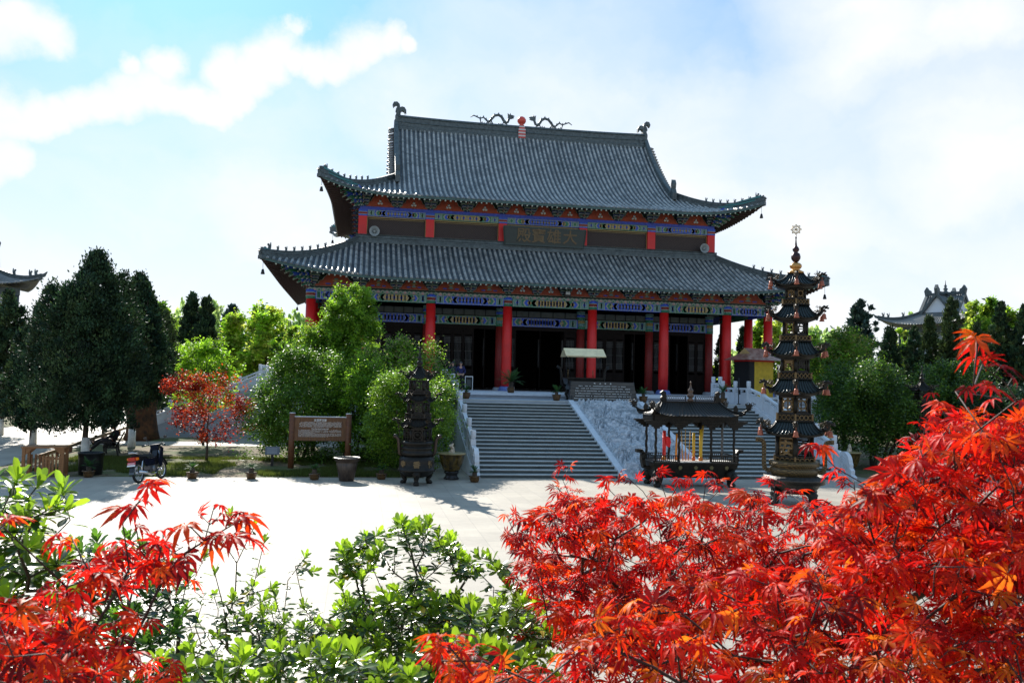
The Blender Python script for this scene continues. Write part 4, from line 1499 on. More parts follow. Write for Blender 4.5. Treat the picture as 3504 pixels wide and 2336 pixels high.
# incense burner with a folded cream roof behind the board
bu = thing('terrace_burner', 'black bronze incense burner under a cream folded roof behind the inscription board', 'incense burner', (-.42, -9.95, ZL + .0))
b = MB()
b.hexa([(-.78, -.42, .55), (.78, -.42, .55), (.78, .42, .55), (-.78, .42, .55), (-.95, -.52, 1.10), (.95, -.52, 1.10), (.95, .52, 1.10), (-.95, .52, 1.10)])
b.box(-1.0, 1.0, -.56, .56, 1.10, 1.16)
b.build('trough', M_bronze, bu)
for sx in (-1, 1):
    for sy in (-1, 1):
        b = MB(); b.tube([(sx * .66, sy * .32, .6), (sx * .78, sy * .38, .3), (sx * .70, sy * .34, .08), (sx * .74, sy * .36, 0)], [.11, .09, .06, .09], 8); b.build('leg', M_bronze, bu)
    b = MB(); b.tube([(sx * .9, 0, .72), (sx * 1.12, 0, .85), (sx * 1.14, 0, 1.3), (sx * 1.20, 0, 1.62), (sx * 1.38, 0, 1.72)], .065, 8); b.build('handle', M_bronze, bu)
for sx in (-1, 1):
    for sy in (-1, 1): b = MB(); b.tube([(sx * .80, sy * .36, 1.15), (sx * .80, sy * .36, 2.32)], .022, 6); b.build('roof_post', M_darkmetal, bu)
b = MB()
for sy in (-1, 1):
    b.hexa([(-1.05, sy * .62, 2.26), (-1.05, sy * .60, 2.22), (-.0 - 1.05 + .0, 0, 2.62), (-1.05, 0, 2.66), (1.05, sy * .62, 2.26), (1.05, sy * .60, 2.22), (1.05, 0, 2.62), (1.05, 0, 2.66)])
b.build('roof', mat('cream sheet metal', (.80, .66, .38), .5, var=.15, vscale=3), bu)
b = MB(); b.tube([(.58, .1, 1.1), (.55, .1, 1.55)], .02, 6); b.build('candle', M_brass, bu); b = MB(); b.tube([(-.84, -.2, 1.1), (-.84, -.2, 1.55)], .018, 6); b.lathe([(.06, 1.55), (.02, 1.5)], 8, 0, (-.84, -.2, 0)); b.build('candle_holder', M_brass, bu)

# yellow kiosk burner on the terrace
ki = thing('joss_paper_furnace', 'yellow walled paper burning kiosk with a rusty red hipped roof on the terrace', 'furnace', (13.0, -1.75, ZF), .25)
ki.scale = (1.05, 1.0, 1.08)
b = MB(); b.box(-.55, .9, -.7, .7, 0, 2.05, 0); b.build('wall', mat('yellow ochre render', (.58, .38, .03), .8, var=.2, vscale=3), ki)
b = MB(); b.box(-.95, -.552, -.72, .72, 0, 2.05); b.box(-.9, -.57, -.735, -.722, .2, 1.8); b.build('dark_opening_block', M_black, ki)  # solid black block, darkness of the opening put into its colour
b = MB(); b.box(-.97, .94, -.75, .75, 2.05, 2.16); b.build('red_band', M_red, ki)
b = MB()
R_ = [(-1.45, -1.15, 2.14), (1.35, -1.15, 2.14), (1.35, 1.15, 2.14), (-1.45, 1.15, 2.14)]
m1 = [(-.75, -.55, 2.52), (.80, -.55, 2.52), (.80, .55, 2.52), (-.75, .55, 2.52)]
b.add(R_ + m1 + [(-.75, 0, 2.86), (.80, 0, 2.86)], [(0, 1, 5, 4), (1, 2, 6, 5), (2, 3, 7, 6), (3, 0, 4, 7), (4, 5, 9, 8), (6, 7, 8, 9), (0, 3, 2, 1)], 0)
b.add([m1[1], m1[2], (.80, 0, 2.86)], [(0, 1, 2)], 1); b.add([m1[0], m1[3], (-.75, 0, 2.86)], [(0, 1, 2)], 1)
b.cbox(.81, 0, 2.63, .02, .22, .12, 2)
b.build('roof', [mat('rusty red sheet roof', (.30, .11, .08), .35, var=.45, vscale=4, col2=(.45, .30, .24)), mat('tan gable board', (.50, .34, .14), .7, var=.2), M_black], ki)
lt = thing('iron_pole', 'thin black iron pole on the landing beside the right hand cycad', 'pole', (7.10, -12.2, ZL))  # plain iron pole, carries no lamp
b = MB(); b.tube([(0, 0, 0), (0, 0, 1.35)], .025, 6); b.cbox(.03, 0, .62, .1, .08, .22); b.lathe([(.10, 0), (.10, .03), (.03, .05)], 10); b.build('pole', M_darkmetal, lt)


# ------------------------------------------------------------------ potted cycads
def cycad_crown(n, L_, seed, droop=.7):
    r = random.Random(seed)
    V = []; F = []; C = []
    for k in range(n):
        az = 2 * PI * k * .382 + r.uniform(-.2, .2); el = r.uniform(.15, 1.25) if n > 12 else r.uniform(.3, 1.2)
        ll = L_ * r.uniform(.8, 1.1)
        p = Vector((0, 0, 0)); d = Vector((math.cos(az) * math.cos(el), math.sin(az) * math.cos(el), math.sin(el)))
        s = Vector((-math.sin(az), math.cos(az), 0))
        seg = 9; col = Vector((.035, .085, .025)) * r.uniform(.7, 1.5)
        for i in range(seg):
            f = i / seg
            d2 = (d + Vector((0, 0, -droop / seg))).normalized()
            q = p + d2 * (ll / seg)
            n_ = d2.cross(s).normalized()
            lw = L_ * .26 * math.sin(PI * min(1, f * .85 + .12)) + .01
            for sg in (-1, 1):
                for h in (0, .5):
                    b0 = p.lerp(q, h)
                    tip = b0 + s * sg * lw + d2 * lw * .55 + n_ * (.12 * lw)
                    o = len(V)
                    V += [tuple(b0 - d2 * .006), tuple(b0 + d2 * ll / seg * .30), tuple(tip)]
                    F.append((o, o + 1, o + 2)); C += [tuple(col)] * 3
            o = len(V)
            V += [tuple(p - s * .006), tuple(p + s * .006), tuple(q)]; F.append((o, o + 1, o + 2)); C += [tuple(col * 1.2)] * 3
            p = q; d = d2
    return V, F, C


FM_cycad = foliage_mat('cycad leaves', .3, .6, .15)


def potted(name, label, loc, prof, trunk, n, L_, seed, potm=M_glaze, group='potted cycads', cat='potted plant'):
    t = thing(name, label, cat, loc, 0, group)
    b = MB(); b.lathe(prof, 24); pt = b.build('pot', potm, t)
    zt = prof[-1][1]
    b = MB(); b.lathe([(prof[-1][0] * .93, zt - .03), (prof[-1][0] * .5, zt - .012)], 20); b.build('soil', M_soil, t)
    b = MB()
    zz = [(trunk[0] * .9, 0)] + [(trunk[0] * (1 + .12 * (k % 2)), trunk[1] * k / 8) for k in range(1, 8)] + [(trunk[0] * .6, trunk[1])]
    b.lathe([(r_, zt - .03 + z_) for r_, z_ in zz], 12); b.build('trunk', M_bark, t)
    V, F, C = cycad_crown(n, L_, seed)
    V = [(x, y, z + zt - .03 + trunk[1]) for x, y, z in V]
    link('fronds', np_mesh('fronds', V, F, FM_cycad, C), t)
    return t


PB = [(.11, 0), (.15, .02), (.19, .12), (.21, .22), (.205, .27), (.23, .285), (.23, .31)]
PS = [(.11, 0), (.145, .015), (.175, .11), (.18, .18), (.205, .19), (.205, .22)]
potted('potted_cycad', 'small cycad in a brown glazed pot at the left top corner of the stair', (-6.75, -12.4, ZL), PB, (.07, .12), 18, .36, 1)
potted('potted_cycad', 'large dark cycad with wide fronds before the red column left of the hall door', (-3.95, -8.7, ZF), [(.13, 0), (.17, .03), (.21, .2), (.19, .29), (.21, .31)], (.12, .30), 26, .85, 2)
potted('potted_cycad', 'bushy cycad in a brown pot just left of the inscription board', (-2.35, -12.35, ZL), PB, (.08, .16), 22, .40, 3)
potted('potted_cycad', 'bushy cycad in a brown pot just right of the inscription board', (2.05, -12.3, ZL), PB, (.08, .16), 22, .40, 4)
potted('potted_cycad', 'cycad with a tall dark trunk and spreading fronds by the right end of the landing', (6.3, -12.1, ZL), PB, (.10, .34), 20, .52, 5)
for (loc, lab, sd_) in (((-17.22, -21.9, 0), 'small cycad in a clay pot on the kerb nearest the motorcycle', 6),
                        ((-15.28, -21.9, 0), 'small cycad in a clay pot between motorcycle and wooden sign', 7),
                        ((-13.15, -22.1, 0), 'small shaded cycad in a pot under the wooden sign', 8),
                        ((-10.85, -21.9, 0), 'small pot in deep shade left of the dark pagoda', 9),
                        ((-7.62, -22.6, 0), 'small cycad in an ochre pot with white stones at the foot of the stair', 10),
                        ((-20.6, -21.6, 0), 'shaded potted cycad on the kerb left of the motorcycle', 11)):
    potted('potted_cycad', lab, loc, PS, (.08, .18), 18, .27 if sd_ != 11 else .36, sd_)

# big vats
M_vat = mat('streaked brown stoneware', (.028, .016, .011), .4, var=.5, vscale=5, stretch=(3, 3, .6), col2=(.075, .05, .035))
t = thing('stoneware_vat', 'empty brown streaked stoneware vat with flared rim under the wooden sign', 'vat', (-12.05, -22.35, 0))
b = MB()
prof = [(.30, 0), (.34, .02), (.42, .35), (.50, .62), (.46, .66), (.55, .70), (.62, .78), (.64, .80), (.60, .83), (.54, .80), (.46, .66), (.38, .30), (.02, .26)]
b.lathe([(r_ * .75, z_ * .98) for r_, z_ in prof], 32); b.build('vat_body', M_vat, t)
def big_bowl(loc, label, seed):
    t = thing('planter_bowl', label, 'planter', loc, 0, 'dragon pattern planter bowls')
    b = MB(); b.lathe([(.42, 0), (.46, .05), (.36, .12), (.34, .20), (.44, .28), (.42, .34)], 28); b.build('stand', M_darkmetal, t)
    b = MB(); b.lathe([(.40, .34), (.52, .42), (.62, .62), (.70, .86), (.72, .98), (.80, 1.02), (.80, 1.07), (.73, 1.08), (.68, 1.0), (.02, .98)], 36)
    bo = b.build('bowl', mat('dark glaze with ochre dragons', (.010, .009, .006), .2, var=.2, vscale=4.5, col2=(.12, .075, .012)), t)
    b = MB(); b.lathe([(.77, 1.02), (.81, 1.03), (.82, 1.06), (.77, 1.085)], 36); b.build('rim', mat('olive glaze rim', (.25, .20, .09), .3, var=.2), t)
    r = random.Random(seed)
    b = MB(); b.lathe([(.69, .985), (.3, 1.0)], 24); b.build('soil', M_soil, t)
    b = MB()
    pts = [(r.uniform(-.12, .12), r.uniform(-.08, .08), 1.0 + .09 * k) for k in range(6)]
    b.tube(pts, [.16, .13, .15, .10, .11, .03], 7, sm=False); b.build('rock', mat('pale scholar rock', (.5, .42, .32), .9, var=.4, vscale=9, bump=1.0), t)
    t.scale = (.62, .62, .88)
    return t
big_bowl((-8.35, -21.75, 0), 'dark bowl planter with ochre dragons at the left foot of the stair', 1)
big_bowl((8.75, -19.4, 0), 'dark bowl planter with ochre dragons at the right foot of the stair', 2)
# ------------------------------------------------------------------ pagoda burners
def hexv(R, k, rot): return (R * math.cos(rot + k * PI / 3), R * math.sin(rot + k * PI / 3))


def hex_roof(z1, R1, z0, R0, lift, rot, ribs=6, parent=None, name='roof', m_t=M_bronze_green, m_r=M_bronze, bells=True, dragons=True, bell_m=M_copper, ds=1.0, curve=1.8):
    b = MB()
    NT = 8; NU = 8
    def pt(k, u, t, up=0.0):
        R = R1 + (R0 - R1) * (t ** 1.0)
        z = z0 + (z1 - z0) * (1 - t) ** curve
        a = Vector((*hexv(R, k, rot), 0)); c = Vector((*hexv(R, k + 1, rot), 0))
        p = a.lerp(c, u)
        e = abs(2 * u - 1) ** 2.6
        p = p * (1 - .05 * t * (1 - e))
        return Vector((p.x, p.y, z + lift * e * t ** 2 + up))
    for k in range(6):
        o = []
        for i in range(NT + 1):
            for j in range(NU + 1): o.append(pt(k, j / NU, i / NT))
        b.add(o, [(i * (NU + 1) + j, i * (NU + 1) + j + 1, (i + 1) * (NU + 1) + j + 1, (i + 1) * (NU + 1) + j) for i in range(NT) for j in range(NU)], 0, True)
        o = []
        for i in range(NT + 1):
            for j in range(NU + 1):
                p = pt(k, j / NU, i / NT); o.append(Vector((p.x * .985, p.y * .985, p.z - .035 - .05 * (1 - i / NT))))
        b.add(o, [(i * (NU + 1) + j, (i + 1) * (NU + 1) + j, (i + 1) * (NU + 1) + j + 1, i * (NU + 1) + j + 1) for i in range(NT) for j in range(NU)], 1)
        o = [pt(k, j / NU, 1) for j in range(NU + 1)]; q = [Vector((p.x * .985, p.y * .985, p.z - .035)) for p in o]
        b.add(o + q, [(j, j + 1, NU + 2 + j, NU + 1 + j) for j in range(NU)], 1)
        for r_ in range(ribs):
            u = (r_ + .5) / ribs
            b.tube([pt(k, .5 + (u - .5) * (.97), t_, .012) for t_ in np.linspace(.02, 1.0, 8)], .022 * (R0 / 1.1), 6, 0)
        b.tube([pt(k, 0, t_, .02) for t_ in np.linspace(0, 1.0, 9)], .035 * R0 / 1.1, 6, 2)
    rf = b.build(name, [m_t, m_r, M_bronze], parent)
    for k in range(6):
        tip = pt(k, 0, 1)
        d = Vector((tip.x, tip.y, 0)).normalized()
        if dragons:
            b = MB()
            s = ds
            # curled neck, head with jaw and mane
            b.tube([tip - d * .06 * s, tip + d * .06 * s + Vector((0, 0, .03 * s)), tip + d * .12 * s + Vector((0, 0, .12 * s)), tip + d * .08 * s + Vector((0, 0, .20 * s)), tip + d * .16 * s + Vector((0, 0, .26 * s)), tip + d * .26 * s + Vector((0, 0, .22 * s))], [.05 * s, .05 * s, .045 * s, .05 * s, .06 * s, .03 * s], 7, 0)
            rr = random.Random(k)
            for q in range(9):
                a = rr.uniform(0, 2 * PI); c0 = tip + d * rr.uniform(-.14, .10) * s + Vector((0, 0, rr.uniform(.08, .26) * s)) + d.cross(Vector((0, 0, 1))) * rr.uniform(-.09, .09) * s
                rad = rr.uniform(.03, .05) * s
                ring = [c0 + d * rad * math.cos(t) + Vector((0, 0, rad * math.sin(t))) + d.cross(Vector((0, 0, 1))) * .02 * math.sin(a + t) for t in np.linspace(a, a + 5.2, 8)]
                b.tube(ring, .013 * s, 5, 1)
            b.prism([(0, 0), (.10, -.02), (.12, .03), (.06, .05), (.10, .10), (.0, .07)], tip + d * .20 * s + Vector((0, 0, .18 * s)), d, (0, 0, 1), .06 * s, 0)
            b.build('dragon_head', [M_bronze, mat('browned gilt bronze', (.07, .048, .025), .5, .4, var=.4, vscale=12)], rf)
        if bells:
            b = MB()
            o = tip + d * .16 * ds
            b.tube([o + Vector((0, 0, .12 * ds)), o + Vector((0, 0, -.0))], .008, 5)
            s = ds
            b.lathe([(.02 * s, 0), (.055 * s, -.015 * s), (.068 * s, -.06 * s), (.075 * s, -.14 * s), (.10 * s, -.20 * s), (.095 * s, -.21 * s), (.05 * s, -.12 * s)], 12, 0, tuple(o))
            b.build('bell', bell_m, rf)
    return rf


def band_hex(b, R, z0, z1, rot, t=.05, mi=0):
    for k in range(6):
        a = Vector((*hexv(R, k, rot), 0)); c = Vector((*hexv(R, k + 1, rot), 0))
        b.beam(a + Vector((0, 0, (z0 + z1) / 2)), c + Vector((0, 0, (z0 + z1) / 2)), t, z1 - z0, mi)


def chamber(parent, R, z0, z1, rot, kind=0, glyphs=None, pil=.045, gm=None):
    b = MB()
    for k in range(6):
        x, y = hexv(R * .97, k, rot); b.cyl(x, y, z0, z1, pil, n=8)
    band_hex(b, R * .97, z0, z0 + .035, rot, .07); band_hex(b, R * .97, z1 - .05, z1, rot, .09)
    ch = b.build('chamber', M_bronze, parent)
    b = MB()
    H = z1 - z0
    for k in range(6):
        a = Vector((*hexv(R * .95, k, rot), 0)); c = Vector((*hexv(R * .95, k + 1, rot), 0))
        u = (c - a).normalized(); W_ = (c - a).length; m_ = (a + c) / 2 + Vector((0, 0, (z0 + z1) / 2)); n_ = Vector((m_.x, m_.y, 0)).normalized()
        def seg(x0, y0, x1, y1, w_=.022, mi=0):
            b.beam(m_ + u * x0 + Vector((0, 0, y0)), m_ + u * x1 + Vector((0, 0, y1)), .03, w_, mi, up=n_.cross(u))
        w2, h2 = W_ * .36, H * .40
        # frame of the panel
        for (x0, y0, x1, y1) in ((-w2, -h2, w2, -h2), (-w2, h2, w2, h2), (-w2, -h2, -w2, h2), (w2, -h2, w2, h2)): seg(x0, y0, x1, y1, .03, 1 if k % 2 else 0)
        r = min(w2, h2) * .78
        kk = (kind + k) % 3
        if glyphs:
            text_into(b, glyphs[k % len(glyphs)], H * .62, .012, m_ + n_ * .0, u if u.cross(Vector((0, 0, 1))).dot(n_) > 0 else -u, (0, 0, 1), 1 if k % 2 else 0, .012)
            for s_ in (-1, 1): seg(s_ * w2, 0, s_ * w2 * .5, 0, .02, 0)
        elif kk == 0:
            pts = [(r * math.cos(t), r * math.sin(t)) for t in np.linspace(0, 2 * PI, 13)]
            for p, q in zip(pts[:-1], pts[1:]): seg(*p, *q, .025, 1)
            for s1 in (-1, 1):
                for s2 in (-1, 1): seg(s1 * r * .7, s2 * r * .7, s1 * w2, s2 * h2, .02, 1)
        elif kk == 1:
            pts = [(w2 * .7 * math.cos(t), -h2 * .1 + h2 * .9 * max(-.8, math.sin(t))) for t in np.linspace(0, 2 * PI, 13)]
            for p, q in zip(pts[:-1], pts[1:]): seg(*p, *q, .03, 0)
            seg(-w2 * .6, -h2 * .2, w2 * .6, -h2 * .2, .03); seg(-w2 * .6, h2 * .2, w2 * .6, h2 * .2, .03)
        else:
            for f in (-.5, 0, .5): seg(-w2, h2 * f, w2, h2 * f, .02, 1)
            seg(0, -h2, 0, h2, .025, 1); seg(-w2, 0, 0, h2, .02, 1); seg(w2, 0, 0, h2, .02, 1)
    b.build('fretwork', [M_bronze, gm or M_brass], ch)
    return ch


def gallery(parent, R, z0, z1, rot, kind=0, gm=None):
    b = MB()
    band_hex(b, R, z0, z0 + .03, rot, .10, 0); band_hex(b, R, z1 - .025, z1, rot, .06, 0)
    band_hex(b, R * .90, z0 + .03, z1 - .03, rot, .02, 0)
    for k in range(6):
        a = Vector((*hexv(R, k, rot), 0)); c = Vector((*hexv(R, k + 1, rot), 0)); u = (c - a).normalized(); W_ = (c - a).length
        zc = (z0 + z1) / 2; h = (z1 - z0) * .36
        b.beam(a + Vector((0, 0, z0)), a + Vector((0, 0, z1)), .05, .05, 1)
        n = 4
        for i in range(n):
            m_ = a.lerp(c, (i + .5) / n) + Vector((0, 0, zc)); w2 = W_ / n * .46
            P_ = [(-w2, 0), (0, h), (w2, 0), (0, -h)] if kind == 0 else [(-w2, 0), (-w2 * .6, h * .7), (w2 * .6, h * .7), (w2, 0), (w2 * .6, -h * .7), (-w2 * .6, -h * .7)]
            for p, q in zip(P_, P_[1:] + P_[:1]):
                b.beam(m_ + u * p[0] + Vector((0, 0, p[1])), m_ + u * q[0] + Vector((0, 0, q[1])), .02, .016, 1, up=Vector((a.x, a.y, 0)).normalized())
    return b.build('gallery', [M_bronze, gm or M_brass], parent)


def gilt_key_mat():
    m = bpy.data.materials.new('gilt key pattern bronze'); m.use_nodes = True
    t = m.node_tree; bs = t.nodes['Principled BSDF']
    tcn = t.nodes.new('ShaderNodeTexCoord'); br = t.nodes.new('ShaderNodeTexBrick'); br.inputs['Scale'].default_value = 1
    br.inputs['Brick Width'].default_value = .075; br.inputs['Row Height'].default_value = .045; br.inputs['Mortar Size'].default_value = .012
    br.inputs['Color1'].default_value = (.010, .008, .006, 1); br.inputs['Color2'].default_value = (.025, .018, .009, 1); br.inputs['Mortar'].default_value = (.13, .085, .03, 1)
    cb = t.nodes.new('ShaderNodeCombineXYZ'); sx = t.nodes.new('ShaderNodeSeparateXYZ'); t.links.new(tcn.outputs['Object'], sx.inputs[0])
    t.links.new(nmath(t, 'ADD', sx.outputs['X'], nmath(t, 'MULTIPLY', sx.outputs['Y'], .6)), cb.inputs[0]); t.links.new(sx.outputs['Z'], cb.inputs[1])
    t.links.new(cb.outputs[0], br.inputs['Vector']); t.links.new(br.outputs['Color'], bs.inputs['Base Color'])
    bs.inputs['Roughness'].default_value = .45; bs.inputs['Metallic'].default_value = .3
    bp = t.nodes.new('ShaderNodeBump'); bp.inputs['Distance'].default_value = .01; t.links.new(br.outputs['Fac'], bp.inputs['Height']); t.links.new(bp.outputs[0], bs.inputs['Normal'])
    return m


M_key = gilt_key_mat()
# ---- tall gilt pagoda burner on the right
S_ = 110.4
GH = 1328.5
def gz(py): return 3.5635 + (GH - py) / S_
def gr(w_): return w_ / 2 / S_
base = at(2716, 1722, 26.3)
PX_, PY_ = base.x, base.y
az = math.atan2(CY - PY_, CX - PX_)          # a corner of the hexagon faces the visitor's path
pg = thing('pagoda_burner', 'tall black and gilt pagoda incense burner with copper bells in front of the right stair', 'pagoda', (PX_, PY_, 0), 0, 'pagoda incense burners')
RO = az + .04
jar = MB()
z0 = .34
jar.lathe([(.50, z0), (.66, z0 + .10), (.82, z0 + .30), (.91, z0 + .55), (.92, gz(1650)), (.86, gz(1634)), (.72, gz(1626)), (.60, gz(1622))], 40)
jar.build('jar', mat('ribbed dark bronze jar', (.05, .045, .04), .45, .5, var=.35, vscale=14, bump=.8, bscale=40), pg)
for k in range(4):
    a = az + PI / 4 + k * PI / 2
    c, s = math.cos(a), math.sin(a)
    b = MB(); b.tube([(c * .60, s * .60, .46), (c * .80, s * .80, .32), (c * .74, s * .74, .14), (c * .84, s * .84, 0.04), (c * .92, s * .92, 0.0)], [.16, .15, .10, .12, .08], 9)
    for q in range(6):
        t_ = q * 1.05; b.ball((c * .80 + .08 * math.cos(t_), s * .80 + .08 * math.sin(t_), .34 + .05 * math.sin(t_ * 2)), .05, 8)
    b.build('leg', M_bronze, pg)
b = MB(); b.lathe([(.60, gz(1630)), (.68, gz(1622)), (.72, gz(1612)), (.72, gz(1600)), (.66, gz(1597)), (.66, gz(1594)), (.75, gz(1592)), (.76, gz(1578)), (.70, gz(1574)), (.60, gz(1572))], 40); b.build('key_pattern_band', M_key, pg)
for sg in (-1, 1):
    u = Vector((math.cos(az + PI / 2), math.sin(az + PI / 2), 0)) * sg
    pts = [(.66, 1608), (.84, 1612), (.93, 1604), (.955, 1588), (.955, 1560), (.955, 1535), (.955, 1523), (1.0, 1512), (1.10, 1508), (1.20, 1508)] if sg > 0 else [(.66, 1608), (.84, 1612), (.93, 1604), (.955, 1588), (.955, 1560), (.955, 1535), (.955, 1523), (1.0, 1512), (1.10, 1508), (1.20, 1508)]
    b = MB()
    P3 = [u * r_ * .94 + Vector((0, 0, gz(y_))) for r_, y_ in pts]
    for p, q in zip(P3[:-1], P3[1:]): b.beam(p, q + (q - p).normalized() * .03, .11, .13, 0, up=u if abs((q - p).normalized().z) > .7 else (0, 0, 1))
    b.build('handle', M_key, pg)
gallery(pg, .66, gz(1588), gz(1556), RO, 2)
chamber(pg, .60, gz(1585), gz(1488), RO, glyphs=['泰', '安', '国', '民', '泰', '安'], pil=.06)
hex_roof(gz(1440), .58, gz(1484), 1.02, .15, RO, 7, pg, ds=.92)
gallery(pg, .59, gz(1440), gz(1413), RO, 2)
chamber(pg, .51, gz(1413), gz(1355), RO, 0)
hex_roof(gz(1298), .52, gz(1344), .93, .14, RO, 7, pg, ds=.88)
b = MB(); b.lathe([(.46, gz(1357)), (.80, gz(1346))], 6, rot=RO); b.build('eave_bracket', M_bronze, pg)
gallery(pg, .54, gz(1297), gz(1273), RO, 0)
chamber(pg, .45, gz(1273), gz(1226), RO, 2, glyphs=['民', '国', '民', '国', '民', '国'])
hex_roof(gz(1169), .48, gz(1216), .87, .14, RO, 6, pg, ds=.85)
gallery(pg, .50, gz(1168), gz(1146), RO, 2)
chamber(pg, .40, gz(1146), gz(1098), RO, 1)
hex_roof(gz(1044), .40, gz(1090), .81, .14, RO, 6, pg, ds=.82)
gallery(pg, .43, gz(1043), gz(1021), RO, 0)
chamber(pg, .32, gz(1021), gz(985), RO, 0)
hex_roof(gz(931), .22, gz(975), .74, .12, RO, 5, pg, ds=.8)
for (zz, r_) in ((1492, .62), (1227, .5), (1099, .46), (986, .42)):
    b = MB(); b.lathe([(r_ * .8, gz(zz + 4)), (r_ * 1.5, gz(zz - 8))], 6, rot=RO); b.build('eave_bracket', M_bronze, pg)
b = MB()
b.lathe([(.20, gz(933)), (.25, gz(930)), (.25, gz(926)), (.16, gz(921)), (.11, gz(917)), (.15, gz(914)), (.185, gz(908)), (.18, gz(902)), (.13, gz(896)), (.05, gz(893))], 24)
b.build('finial_disc', mat('polished brass cushion', (.50, .26, .08), .3, .6, var=.25, vscale=5), pg)
b = MB()
b.lathe([(.05, gz(893)), (.09, gz(889)), (.14, gz(880)), (.145, gz(873)), (.12, gz(863)), (.055, gz(858)), (.09, gz(853)), (.105, gz(848)), (.08, gz(841)), (.04, gz(836)), (.022, gz(822)), (.015, gz(811)), (.028, gz(808)), (.015, gz(803)), (.008, gz(796))], 20)
b.build('gourd_spire', mat('reddish black bronze', (.04, .016, .018), .35, .5, var=.3), pg)
b = MB()
n_ = Vector((math.cos(az), math.sin(az), 0)); u = Vector((-n_.y, n_.x, 0)); c0 = Vector((0, 0, gz(778)))
ring = [c0 + u * .10 * math.cos(t) + Vector((0, 0, .10 * math.sin(t))) for t in np.linspace(0, 2 * PI, 17)]
b.tube(ring, .014, 6, cap=False)
for k in range(8):
    t = k * PI / 4; d = u * math.cos(t) + Vector((0, 0, math.sin(t)))
    b.tube([c0 + d * .03, c0 + d * .15], [.012, .008], 5)
    t2 = t + PI / 8; e = u * math.cos(t2) + Vector((0, 0, math.sin(t2))); f = u * math.cos(t2 + PI / 8) + Vector((0, 0, math.sin(t2 + PI / 8)))
    b.tube([c0 + d * .165, c0 + e * .115, c0 + f * .165], .011, 5)
b.tube([c0 + Vector((0, 0, -.15)), c0 + Vector((0, 0, -.24))], .010, 5)
b.tube([c0 - n_ * .01, c0 + n_ * .012], .035, 12)
b.build('dharma_wheel', mat('pale gilt wheel', (.50, .40, .26), .4, .5), pg)

# ---- dark three storey pagoda burner (left), and its twin
M_dull = mat('browned bronze relief', (.022, .017, .012), .45, .4, var=.4, vscale=14)


